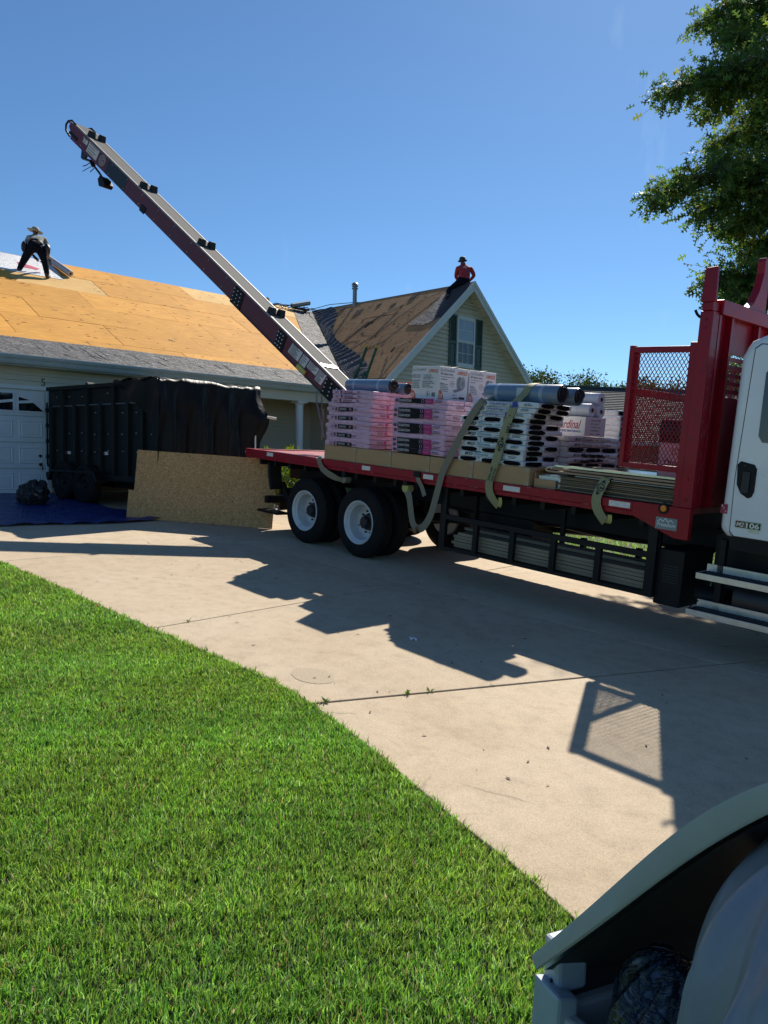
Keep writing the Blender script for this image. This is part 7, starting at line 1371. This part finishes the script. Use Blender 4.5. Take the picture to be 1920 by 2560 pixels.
# roofer on the gable peak
F2 = H2W(GH, FN, ZR) + Vector((-0.02, -0.24, 0.02)); P2 = frame(F2, Vector((1, 0.05, 0)).normalized(), Vector((-0.05, 1, 0)).normalized(), Vector((0, 0, 1))) @ Matrix.Scale(1.12, 4)
J = {'pelvis': ((-0.20, 0.45, 0.10), (0.165, 0.14)), 'waist': ((-0.215, 0.52, 0.26), (0.175, 0.135)), 'chest': ((-0.215, 0.60, 0.42), (0.215, 0.15)), 'neck': ((-0.23, 0.68, 0.56), 0.06), 'head': ((-0.235, 0.74, 0.63), (0.08, 0.09)), 'crown': ((-0.24, 0.76, 0.70), 0.075), 'chin': ((-0.235, 0.83, 0.60), 0.045),
     'lhip': ((-0.32, 0.45, 0.04), 0.12), 'lknee': ((-0.62, 0.62, -0.16), 0.088), 'lank': ((-0.68, 0.30, -0.36), 0.058), 'lheel': ((-0.69, 0.24, -0.40), 0.048), 'ltoe': ((-0.78, 0.12, -0.47), 0.04),
     'rhip': ((-0.12, 0.45, 0.04), 0.12), 'rknee': ((-0.30, 0.75, -0.02), 0.088), 'rank': ((-0.34, 0.42, -0.16), 0.058), 'rheel': ((-0.35, 0.36, -0.18), 0.048), 'rtoe': ((-0.42, 0.26, -0.25), 0.04),
     'rsh': ((-0.02, 0.63, 0.46), 0.08), 'relb': ((0.085, 0.68, 0.28), 0.056), 'rwrist': ((-0.005, 0.88, 0.19), 0.04), 'lsh': ((-0.40, 0.62, 0.45), 0.08), 'lelb': ((-0.43, 0.66, 0.22), 0.056), 'lwrist': ((-0.28, 0.86, 0.14), 0.04)}
BN = [('pelvis', 'waist'), ('waist', 'chest'), ('chest', 'neck'), ('neck', 'head'), ('head', 'crown'), ('head', 'chin'), ('pelvis', 'rhip'), ('rhip', 'rknee'), ('rknee', 'rank'), ('rank', 'rheel'), ('rheel', 'rtoe'), ('pelvis', 'lhip'), ('lhip', 'lknee'), ('lknee', 'lank'), ('lank', 'lheel'), ('lheel', 'ltoe'), ('chest', 'rsh'), ('rsh', 'relb'), ('relb', 'rwrist'), ('chest', 'lsh'), ('lsh', 'lelb'), ('lelb', 'lwrist')]
RG2 = {k: v for k, v in RG.items() if len(k[0]) < 7 and 'f' not in k[1][1:2] and 'palm' not in k[1] and 'palm' not in k[0] and 't0' not in k[0]}; RG2.update({('rsh', 'relb'): 1, ('lsh', 'lelb'): 1, ('relb', 'rwrist'): 1, ('lelb', 'lwrist'): 1, ('waist', 'chest'): 1, ('pelvis', 'waist'): 1})
hand(J, BN, RG2, 'l', J['lwrist'][0], (0.4, 0.5, -0.3), (0, 0, -1), 4); hand(J, BN, RG2, 'r', J['rwrist'][0], (-0.4, 0.5, -0.3), (0, 0, -1), 4)
ro2 = figure('person', 'person in red shirt and dark cap kneeling on the gable peak', P2, J, BN, [M_SKIN, M_REDT, M_JEAN, M_BOOT, M_GLOVE], RG2)
hat(ro2, Vector((-0.24, 0.77, 0.685)), (0.15, -0.12, 0.0), 0.135, pm('dark_cap', (0.03, 0.035, 0.04), 0.7), 0.09, 'cap')
b = B(); blob(b, NEAR, (-0.215, 0.478, 0.46), 0.0, 0.0, 0.05, 0.02, n=14, jag=0.5, lift=0.0, power=1.0); b.build('shirt_print', pm('shirt_print', (0.55, 0.45, 0.47), 0.7), ro2, off=(0, 0, 0))

# ================================================================== neighbour house beyond the truck
NB = frame((6.0, 36.5, CAMZ + 0.95), Vector((0.985, 0.17, 0)).normalized(), Vector((-0.17, 0.985, 0)).normalized(), Vector((0, 0, 1)))
nbh = thing('neighbour_house', 'low house with dark blue grey shingle roof behind the truck', 'house', NB, (8, 4, -1.9))
M_NS1 = pm('slate_shingle_a', (0.055, 0.068, 0.075), 0.85, var=0.35, scale=1.5, stretch=(3, 1, 1)); M_NS2 = pm('slate_shingle_b', (0.040, 0.050, 0.056), 0.85, var=0.35, scale=1.5, stretch=(3, 1, 1))
M_NS = [M_NS1, M_NS2]
b = B(); b.box(0.4, 21.6, 0.4, 9.0, -2.2, 0.0); b.build('walls', pm('tan_brick_wall', (0.28, 0.2, 0.15), 0.8, var=0.2), nbh)
b = B(); b.prism([(0, 0), (4.7, 3.0), (9.4, 0), (4.7, -0.05)], lambda p, q: (0, p, q), lambda p, q: (22, p, q)); nroof = b.build('roof', M_NS1, nbh)
n_c = 30; sl_ = math.hypot(4.7, 3.0)
for i in range(n_c):
    a0, a1 = i / n_c, (i + 1) / n_c + 0.004; b = B(); y0, z0, y1, z1 = 4.7 * a0, 3.0 * a0, 4.7 * a1, 3.0 * a1
    b.add([(0, y0 - 0.01, z0 + 0.005), (22, y0 - 0.01, z0 + 0.005), (22, y0 - 0.01, z0 + 0.05), (0, y0 - 0.01, z0 + 0.05), (0, y1, z1 + 0.012), (22, y1, z1 + 0.012)], [(0, 1, 2, 3), (3, 2, 5, 4), (0, 3, 4), (1, 5, 2)]); b.build('shingle_course', M_NS[i % 2], nroof, off=(0, 0, 0))
b = B(); b.box(-0.05, 22.05, 4.55, 4.85, 2.98, 3.06); b.build('ridge_cap', M_NS1, nroof, off=(0, 0, 0))
b = B(); b.box(0, 22, -0.12, -0.02, -0.14, 0.02); b.build('gutter', M_WHITE, nbh)
for x in (3, 9, 15): b = B(); b.box(x, x + 1.2, 0.36, 0.41, -1.5, -0.4); w_ = b.build('window', M_GLASSD, nbh); b = B(); b.box(x - 0.08, x, 0.33, 0.42, -1.58, -0.32); b.box(x + 1.2, x + 1.28, 0.33, 0.42, -1.58, -0.32); b.box(x, x + 1.2, 0.33, 0.42, -1.58, -1.5); b.box(x, x + 1.2, 0.33, 0.42, -0.4, -0.32); b.build('window_frame', M_WHITE, w_, off=(0, 0, 0))

# ================================================================== trees and shrubs
M_BARK = pm('bark', (0.09, 0.07, 0.055), 0.9, var=0.35, scale=6, bump=0.8, bscale=18, stretch=(2, 2, 0.4))
M_LEAF = leafmat('tree_leaf', trans=0.28, rough=0.7, spec=0.15); M_OAKL = leafmat('oak_leaf', trans=0.42, rough=0.6, spec=0.12)
def leaf_object(name, mat, pts, dirs, size, cols, shape, parent=None, M=None):
    """many leaves in one crown mesh; shape = list of 2D outline points (x along the leaf)"""
    n = len(pts); k = len(shape); S = np.array(shape)
    d = dirs / np.linalg.norm(dirs, axis=1, keepdims=True); up = rng.normal(0, 1, (n, 3)) + np.array([0, 0, 0.8]); sd = np.cross(d, up); sd /= np.linalg.norm(sd, axis=1, keepdims=True) + 1e-9; nn = np.cross(sd, d)
    V = pts[:, None, :] + (d[:, None, :] * S[None, :, 0, None] + sd[:, None, :] * S[None, :, 1, None]) * size[:, None, None] + nn[:, None, :] * (np.abs(S[None, :, 1, None]) * 0.35 - S[None, :, 0, None] ** 2 * 0.18) * size[:, None, None]
    me = bpy.data.meshes.new(name); me.vertices.add(n * k); me.vertices.foreach_set('co', V.ravel().astype(np.float32)); me.loops.add(n * k); me.polygons.add(n)
    me.loops.foreach_set('vertex_index', np.arange(n * k, dtype=np.int32)); me.polygons.foreach_set('loop_start', (np.arange(n) * k).astype(np.int32)); me.update(calc_edges=True)
    at = me.attributes.new('tint', 'FLOAT_COLOR', 'POINT'); c = np.repeat(np.concatenate([cols, np.ones((n, 1))], 1), k, 0); at.data.foreach_set('color', c.ravel().astype(np.float32)); me.materials.append(mat)
    return obj(name, me, parent, M)
OVAL = [(0, 0), (0.35, 0.22), (0.7, 0.18), (1, 0), (0.7, -0.18), (0.35, -0.22)]
def green(n, base, var=0.35): k = 1 + rng.uniform(-var, var, (n, 1)); c = np.array(base)[None] * k; c[:, 0] *= rng.uniform(0.8, 1.35, n); return np.clip(c, 0.004, 1)
def tree(name, label, x, y, h, r, nleaf, size, base, group, seed):
    rs = np.random.default_rng(seed); z0 = terrain_z(x, y); e = thing(name, label, 'tree', Tm(x, y, z0), None, group)
    b = B(); b.tube([(0, 0, -0.2), (0.1, 0, h * 0.25), (0.0, 0.1, h * 0.5), (0.1, 0, h * 0.75)], [h * 0.03, h * 0.024, h * 0.016, h * 0.006], 8); limbs = []
    for k in range(9):
        a = k * 2.4 + rs.uniform(0, 1); zb = h * rs.uniform(0.25, 0.6); L_ = r * rs.uniform(0.6, 0.95); tip = (math.cos(a) * L_, math.sin(a) * L_, zb + h * rs.uniform(0.08, 0.3)); b.tube([(0, 0, zb), (tip[0] * 0.5, tip[1] * 0.5, (zb + tip[2]) / 2 + 0.1), tip], [h * 0.012, h * 0.008, h * 0.003], 6); limbs.append(tip)
    b.build('trunk', M_BARK, e, smooth=True)
    cl = [(np.array(t), rs.uniform(0.28, 0.45) * r) for t in limbs] + [(np.array((rs.uniform(-0.7, 0.7) * r, rs.uniform(-0.7, 0.7) * r, h * rs.uniform(0.42, 0.92))), rs.uniform(0.22, 0.42) * r) for _ in range(16)]
    per = nleaf // len(cl); P = []
    for c, q in cl: d = rs.normal(0, 1, (per, 3)); d /= np.linalg.norm(d, axis=1, keepdims=True); rad = q * rs.uniform(0.35, 1.05, (per, 1)) * (1 + 0.25 * np.sin(d[:, :1] * 5 + d[:, 1:2] * 4)); P.append(c + d * rad * np.array([1, 1, 0.75]))
    P = np.concatenate(P); n = len(P); leaf_object('crown', M_LEAF, P, rs.normal(0, 1, (n, 3)), rs.uniform(0.7, 1.3, n) * size, green(n, base), OVAL, e)
for i, (px, y, h, r, base) in enumerate(((9.6, 58, 8.0, 4.2, (0.038, 0.066, 0.018)), (14.0, 60, 7.6, 4.6, (0.032, 0.06, 0.016)), (18.3, 57, 6.8, 4.0, (0.04, 0.072, 0.02)), (22.3, 56, 7.2, 4.4, (0.032, 0.062, 0.015)), (27.0, 55, 9.2, 4.8, (0.06, 0.11, 0.025)), (31, 50, 9.0, 4.4, (0.05, 0.1, 0.02)))):
    tree('broadleaf_tree', ('rounded tree right beside the gable rake, beyond the neighbour roof', 'second tree from the gable beyond the neighbour roof', 'lower pale tree third from the gable beyond the neighbour roof', 'tree seen through the red mesh gate beyond the neighbour roof', 'tree beyond the neighbour roof behind the red headboard', 'tree far behind the white truck cab')[i], px, y, h, r, 15000, 0.22, base, 'trees beyond the neighbour roof', 20 + i)
def shrub(label, M_, rx, ry, rz, n, size, base, seed, nm='shrub'):
    rs = np.random.default_rng(seed); e = thing(nm, label, 'shrub', M_, None, 'shrubs'); b = B()
    for k in range(7): a = k * 0.9; b.tube([(0, 0, 0), (math.cos(a) * rx * 0.4, math.sin(a) * ry * 0.4, rz * 0.8), (math.cos(a) * rx * 0.7, math.sin(a) * ry * 0.7, rz * 1.5)], [0.02, 0.014, 0.006], 5)
    b.build('stems', M_BARK, e); d = rs.normal(0, 1, (n, 3)); d /= np.linalg.norm(d, axis=1, keepdims=True); P = d * rs.uniform(0.45, 1.05, (n, 1)) * np.array([rx, ry, rz]) * (1 + 0.15 * np.sin(d[:, :1] * 7 + d[:, 2:3] * 6)) + np.array([0, 0, rz * 0.95])
    leaf_object('foliage', M_LEAF, P, d + rs.normal(0, 0.6, (n, 3)), rs.uniform(0.7, 1.3, n) * size, green(n, base, 0.3), OVAL, e)
shrub('bright leafy shrub in the sun behind the truck tail', Tm(-2.30, 17.6, gplane(-2.3, 17.6)), 0.62, 0.6, 0.62, 2600, 0.085, (0.14, 0.24, 0.03), 3)
shrub('yellow green shrub row beyond the neighbour lawn behind the headboard', Tm(17.0, 28.0, 1.0), 3.2, 1.5, 1.6, 5000, 0.20, (0.15, 0.2, 0.04), 5)
shrub('tall yellow green shrub behind the truck cab', Tm(14.5, 22.0, 0.9), 2.0, 1.6, 2.6, 6000, 0.16, (0.16, 0.22, 0.04), 6)
# pin oak on the right, trunk outside the picture
OAK = [(0, 0), (0.10, 0.03), (0.16, 0.22), (0.22, 0.25), (0.24, 0.06), (0.40, 0.06), (0.50, 0.36), (0.58, 0.34), (0.56, 0.07), (0.70, 0.07), (0.84, 0.24), (0.86, 0.06), (1.0, 0.0), (0.86, -0.06), (0.84, -0.24), (0.70, -0.07), (0.56, -0.07), (0.58, -0.34), (0.50, -0.36), (0.40, -0.06), (0.24, -0.06), (0.22, -0.25), (0.16, -0.22), (0.10, -0.03)]
SPR = [[(6.51, 13.03, 9.24), (6.17, 13.4, 9.24), (5.41, 12.72, 9.05), (5.11, 12.92, 9.15), (5.13, 13.44, 9.36)], [(6.49, 12.83, 8.64), (5.86, 12.53, 8.36), (5.16, 12.09, 8.42), (5.13, 12.77, 8.89)], [(5.93, 11.78, 7.6), (5.03, 11.11, 7.59), (4.79, 11.3, 7.6), (4.6, 11.82, 7.73), (3.97, 11.17, 7.25), (3.71, 11.16, 7.07)], [(5.39, 11.9, 7.92), (4.79, 11.42, 7.46), (4.9, 12.08, 7.54), (4.76, 11.96, 7.26)], [(6.38, 12.59, 7.26), (5.98, 12.78, 7.2), (5.89, 13.31, 7.54), (5.3, 12.67, 7.18), (5.11, 12.66, 7.05)], [(5.3, 10.42, 6.01), (5.09, 11.08, 6.14), (4.66, 10.98, 6.2), (4.11, 10.39, 5.82), (3.96, 10.96, 5.89), (3.77, 11.05, 5.81), (3.47, 10.68, 5.55)], [(5.06, 10.99, 6.05), (4.96, 11.5, 6.01), (4.37, 10.85, 5.51), (4.14, 10.85, 5.4)], [(6.18, 12.06, 5.93), (5.71, 11.96, 5.89), (5.09, 11.37, 5.58), (5.12, 11.95, 5.64), (5.07, 12.03, 5.54)], [(6.33, 13.03, 7.87), (5.65, 12.39, 7.52), (5.47, 12.4, 7.49)], [(6.4, 12.44, 5.56), (5.69, 11.86, 5.39), (5.66, 12.44, 5.49), (5.51, 12.52, 5.32)], [(5.79, 11.2, 4.77), (5.34, 11.21, 4.82), (5.28, 11.82, 4.85), (4.71, 11.3, 4.77), (4.6, 11.11, 4.62)], [(5.59, 10.79, 4.46), (5.49, 11.37, 4.52), (5.25, 11.46, 4.45), (4.68, 10.8, 4.28)], [(6.0, 11.63, 5.1), (5.71, 12.22, 4.89), (5.18, 11.69, 4.58)], [(6.6, 13.12, 9.54), (6.19, 13.22, 9.65), (5.45, 12.54, 9.13), (5.27, 13.0, 9.41)], [(6.46, 12.53, 6.45), (5.77, 12.0, 6.19), (5.39, 11.81, 6.06)]]
SPR = [[tuple(Vector((0, 0, CAMZ)) + (Vector(p) - Vector((0, 0, CAMZ))) * 1.55) for p in s] for k, s in enumerate(SPR)]
otx, oty = 14.9, 22.0; oz = terrain_z(otx, oty); oak = thing('pin_oak_tree', 'pin oak with lobed leaves hanging over the truck cab', 'tree', Tm(otx, oty, oz)); O0 = Vector((otx, oty, oz))
b = B(); b.tube([(0, 0, -0.3), (0.05, 0, 1.2), (-0.05, 0.05, 4), (0.05, 0, 8), (0, 0, 12)], [0.34, 0.26, 0.22, 0.14, 0.03], 14)
LP, LD = [], []
def fill(path, spread, dens):
    path = [np.array(p) for p in path]
    for i in range(len(path) - 1):
        a, c = path[i], path[i + 1]; L_ = np.linalg.norm(c - a); n = int(L_ * dens); t = rng.random((n, 1)); P = a + (c - a) * t; q = rng.normal(0, 1, (n, 3)) * spread * np.array([1, 1, 0.75]); P = P + q; P[:, 2] -= np.abs(rng.normal(0, spread * 0.5, n)); LP.append(P); LD.append(q * 2 + (c - a) / L_ * 0.5 + rng.normal(0, 0.35, (n, 3)) + np.array([0, 0, -0.35]))
        for j in range(0, n, 3): m0 = Vector(a + (c - a) * max(0.0, t[j, 0] - 0.12)); m1 = Vector(P[j]); b.tube([m0 - O0, (m0 + m1) / 2 + Vector((0, 0, 0.02)) - O0, m1 - O0], [0.006, 0.004, 0.003], 3)
for k, s in enumerate(SPR):
    base = Vector((otx - 0.1, oty, max(s[0][2] - 1.0, 2.8))); pts = [base, (Vector(s[0]) + base) / 2 + Vector((0, 0, 0.25))] + [Vector(p) for p in s]
    pts = curve_pts(pts, 3); n_ = len(pts); b.tube([p - O0 for p in pts], [0.075 * (1 - i / n_) ** 1.3 + 0.005 for i in range(n_)], 6)
    fill(s, 0.14, 120)
    if True: fill(s[:-1], 0.30, 105); fill(s[:2], 0.42, 80); fill([tuple(base * 0.3 + Vector(s[0]) * 0.7), s[0]], 0.7, 120)
    for i in range(len(s) - 1):        # side twigs
        for q in range(3): p = Vector(s[i]).lerp(Vector(s[i + 1]), random.random()); d = Vector((random.uniform(-0.6, 0.2), random.uniform(-0.4, 0.4), random.uniform(-0.35, 0.25))); b.tube([p - O0, p + d * 0.4 - O0, p + d * 0.75 - O0], [0.007, 0.005, 0.003], 4); fill([tuple(p), tuple(p + d * 0.75)], 0.12, 55)
for k in range(26):                     # the dense body of the crown around the trunk
    c = np.array([otx, oty, oz]) + np.array([rng.normal(0, 1.3), rng.normal(0, 1.5), rng.uniform(4.0, 14.0)]); n = 220; d = rng.normal(0, 1, (n, 3)); d /= np.linalg.norm(d, axis=1, keepdims=True); LP.append(c + d * rng.uniform(0.3, 1.05, (n, 1)) * 0.95); LD.append(d + rng.normal(0, 0.5, (n, 3)))
for k in range(17):                     # leafage filling the picture's right edge
    c = np.array([rng.uniform(10.0, 13.4), rng.uniform(19.5, 22.5), rng.uniform(5.4, 16.0)]); n = 170; d = rng.normal(0, 1, (n, 3)); d /= np.linalg.norm(d, axis=1, keepdims=True); LP.append(c + d * rng.uniform(0.2, 1.05, (n, 1)) * 0.95); LD.append(d + rng.normal(0, 0.5, (n, 3)))
b.build('trunk', M_BARK, oak, smooth=True)
P = np.concatenate(LP) - np.array(O0); D = np.concatenate(LD); n = len(P); cols = green(n, (0.085, 0.155, 0.042), 0.4); young = rng.random(n) < 0.16; cols[young] *= np.array([2.0, 1.7, 1.1]); print('oak leaves', n)
leaf_object('crown', M_OAKL, P, D, rng.uniform(0.15, 0.26, n), cols, OAK, oak)
# fallen leaves and crumbs on the concrete
b = B(); M_DRY = pm('dry_leaf', (0.10, 0.06, 0.03), 0.8)
for i in range(110):
    t, w = random.uniform(-0.5, 8.5), random.uniform(-4.0, 0.5); s = random.uniform(0.008, 0.028); a = random.uniform(0, 6.28)
    if t > 5.5 and w > -1.2: continue
    q = [(s * math.cos(a), s * math.sin(a)), (s * 0.35 * math.cos(a + 1.6), s * 0.35 * math.sin(a + 1.6)), (-s * math.cos(a), -s * math.sin(a)), (-s * 0.4 * math.cos(a + 1.6), -s * 0.4 * math.sin(a + 1.6))]
    b.add([(t + x, w + y, GND + 0.004 + 0.006 * random.random()) for x, y in q], [(0, 1, 2, 3)])
o = b.build('fallen_leaf_litter', M_DRY, M=TF, kind='stuff'); tag(o, 'tiny dry leaf crumbs scattered on the driveway', 'litter')
o = B(); blob(o, TOPF, (0, 0, 0), 0, 0, 0.05, 0.025, jag=0.5, lift=0.006, power=1.0); o.v = [(x, y, z + 0.012 * math.sin(i * 1.7)) for i, (x, y, z) in enumerate(o.v)]
g = gplane; pp = TF @ Vector((4.95, -2.35, GND)); o = o.build('plastic_scrap', pm('clear_scrap', (0.75, 0.75, 0.75), 0.2), M=TF @ Tm(4.82, -2.25, GND)); tag(o, 'crumpled white plastic scrap at the edge of the truck shadow', 'scrap')

# ================================================================== overfilled grey cart at the lower right
M_CARTG = pm('grey_cart_plastic', (0.46, 0.43, 0.395), 0.5, spec=0.3, var=0.08, scale=6, bump=0.12, bscale=90); M_CARTD = pm('dark_plastic_lid_shade', (0.02, 0.02, 0.022), 0.5)
LT = [(0.302, 1.437, 1.103), (0.365, 1.384, 1.205), (0.415, 1.331, 1.295), (0.459, 1.268, 1.397), (0.485, 1.232, 1.455), (0.519, 1.176, 1.518), (0.564, 1.101, 1.590), (0.599, 1.034, 1.644)]
LB = [(0.317, 1.435, 1.064), (0.378, 1.373, 1.160), (0.425, 1.318, 1.246), (0.470, 1.258, 1.330), (0.500, 1.219, 1.385), (0.530, 1.168, 1.452), (0.568, 1.092, 1.538), (0.602, 1.028, 1.600)]
cart = thing('rubbish_cart', 'grey plastic rubbish cart with its lid propped open over full bags', 'cart', Tm(0.62, 1.25, 0.05))
def cpart(bb, name, mat, **kw): bb.v = [tuple(Vector(v) - Vector((0.62, 1.25, 0.05))) for v in bb.v]; return bb.build(name, mat, cart, **kw)
WD = Vector((0.90, 0.40, -0.22)).normalized() * 0.56
def smooth_line(P_, n): a = np.linspace(0, 1, len(P_)); q = np.linspace(0, 1, n); return [Vector(v) for v in np.stack([np.polyval(np.polyfit(a, np.array(P_)[:, k], 3), q) for k in range(3)], 1)]
LT2 = smooth_line(LT, 30); LB2 = smooth_line(LB, 30); nn_ = len(LT2); LB2 = [p + (q - p) * 0.76 for p, q in zip(LT2, LB2)]
b = B(); vs = []
for i in range(nn_):
    p, q = LT2[i], LB2[i]; up_ = (p - q).normalized(); out = Vector((-0.62, -0.72, -0.1)).normalized()
    ring = [q, q + out * 0.002 + up_ * 0.003, q + (p - q) * 0.15 + out * 0.004, q + (p - q) * 0.80 + out * 0.004, p + out * 0.001, p + WD * 0.10 - Vector((0, 0, 0.006)), p + WD * 0.5 - Vector((0, 0, 0.01)), p + WD, q + WD, q + WD * 0.97 + (p - q) * 0.75, q + WD * 0.5 + (p - q) * 0.85, q + WD * 0.06 + (p - q) * 0.75]
    vs += ring
k_ = 12; fs = [(i * k_ + j, i * k_ + (j + 1) % k_, (i + 1) * k_ + (j + 1) % k_, (i + 1) * k_ + j) for i in range(nn_ - 1) for j in range(k_)] + [tuple(range(k_)), tuple(range((nn_ - 1) * k_, nn_ * k_))]
b.add(vs, fs); cpart(b, 'lid', M_CARTG, smooth=35)
# body: tapered tub below the hinge
hb = Vector((0.335, 1.46, 1.00)); eh = Vector((0.55, -0.835, 0)); wv = Vector((0.90, 0.40, 0)).normalized()
b = B(); 
def tub(z, ins): c = [hb + eh * (0.02 + ins) + wv * ins, hb + eh * (0.02 + ins) + wv * (0.56 - ins), hb + eh * (0.70 - ins) + wv * (0.56 - ins), hb + eh * (0.70 - ins) + wv * ins]; return [Vector((p.x, p.y, z)) for p in c]
z_top = 1.00; rings = [tub(0.06, 0.08), tub(0.95, 0.012), tub(0.96, -0.01), tub(z_top, -0.01), tub(z_top, 0.02), tub(0.95, 0.03), tub(0.10, 0.10)]
b.add([p for r in rings for p in r], [(i * 4 + j, i * 4 + (j + 1) % 4, (i + 1) * 4 + (j + 1) % 4, (i + 1) * 4 + j) for i in range(6) for j in range(4)] + [(0, 1, 2, 3), (24, 25, 26, 27)]); cpart(b, 'tub', M_CARTG, bevel=0.008)
b = B(); M_ = frame(Vector((0.345, 1.452, 0.72)), wv, Vector((-wv.y, wv.x, 0)), Vector((0, 0, 1))); b.prism([(-0.035, 0.0), (0.035, 0.0), (0.028, 0.31), (-0.022, 0.325)], lambda p, q: M_ @ Vector((p, -0.05, q)), lambda p, q: M_ @ Vector((p, 0.03, q))); b.box(0.0, 0.07, -0.02, 0.03, 0.30, 0.40, M=M_); cpart(b, 'hinge_bracket', pm('pale_cart_plastic', (0.36, 0.40, 0.44), 0.4), bevel=0.008, seg=2)
b = B(); b.cyl(hb + wv * 0.06 + Vector((0, 0, 0.05)), hb + wv * 0.52 + Vector((0, 0, 0.05)), 0.016, n=14); cpart(b, 'hinge_rod', M_CARTD, smooth=40)
b = B(); c0 = [p + WD * 0.03 - (LT2[i] - LB2[i]) * 0.02 for i, p in enumerate(LB2)]; c1 = [p + WD * 0.985 - (LT2[i] - LB2[i]) * 0.02 for i, p in enumerate(LB2)]; m_n = len(c0); b.add(list(c0) + list(c1), [(i, i + 1, m_n + i + 1, m_n + i) for i in range(m_n - 1)]); cpart(b, 'lid_underside_shade', M_CARTD, smooth=True)  # dark sheet beneath the grey lid; the shade there is put into its colour
b = B(); b.box(0.0, 0.56, -0.005, 0.0, -0.12, 0.045, M=frame(hb + eh * 0.01, wv, Vector((-wv.y, wv.x, 0)), Vector((0, 0, 1)))); cpart(b, 'hinge_plate', M_CARTD)
for s_ in (0.02, 0.54): b = B(); c = hb + eh * 0.02 + wv * s_; c.z = 0.16; b.lathe([(0.02, -0.03), (0.10, -0.03), (0.125, -0.02), (0.125, 0.02), (0.10, 0.03), (0.02, 0.03)], c, wv, 26); cpart(b, 'wheel', M_TYRE, smooth=40)
M_GBAG = wrinkle('grey_rubbish_bag', (0.25, 0.25, 0.27), 0.45, (1.4, 1.4, 0.5), 0.5, 1.8, var=0.06, coat=0.1); M_BBAG = wrinkle('blue_rubbish_bag', (0.018, 0.032, 0.06), 0.25, (6, 6, 6), 1.0, 3.0, var=0.6, coat=0.4)
def bag(label, c, rx, ry, rz, seed, mat, amp, folds=()):
    b = B()
    def fold(th, ph):
        s = 0.0
        for (t0, dt, p0, wd, hh) in folds:      # ridges running down the bag
            d = (th - t0 - dt * (ph - p0) + math.pi) % (2 * math.pi) - math.pi
            s += 1.5 * hh * math.exp(-(d / wd) ** 2) * max(0.0, min(1.0, (ph - p0) * 2.5))
        return s
    def f(u, v):
        th = u * 2 * math.pi; ph = v * math.pi; d = Vector((math.cos(th) * math.sin(ph), math.sin(th) * math.sin(ph), math.cos(ph))); pull = max(0, 1 - ph / 1.3)
        k = 1 + fold(th, ph) + amp * 0.5 * math.sin(d.x * 5 + seed) * math.sin(d.y * 4 + seed * 2) + amp * 0.55 * math.sin(th * 9 + 2 * math.sin(ph * 3 + seed)) * (0.15 + pull) + 0.25 * amp * math.sin(th * 23 + seed + ph * 2) * (0.1 + pull)
        return (d.x * rx * k, d.y * ry * k, d.z * rz * (1 + amp * 0.3 * math.sin(d.x * 6 + seed)))
    b.grid(f, 160, 60); o = b.build('rubbish_bag', mat, M=Tm(*c), smooth=True); tag(o, label, 'bag', 'bags in the grey cart'); return o
bag('smooth grey rubbish bag bulging from the open cart', (0.835, 1.02, 1.19), 0.385, 0.33, 0.42, 1.7, M_GBAG, 0.06, [(4.0, 0.35, 0.5, 0.06, 0.05), (4.25, 0.5, 0.7, 0.04, 0.035), (3.6, -0.2, 0.3, 0.10, 0.06), (3.3, 0.1, 0.9, 0.05, 0.04), (4.7, 0.3, 0.4, 0.08, 0.05), (2.9, 0.2, 0.6, 0.07, 0.05), (3.85, 0.8, 1.0, 0.035, 0.03)])
bag('crinkled dark blue bag beside the grey bag in the cart', (0.545, 1.30, 0.985), 0.15, 0.15, 0.20, 3.1, M_BBAG, 0.22)
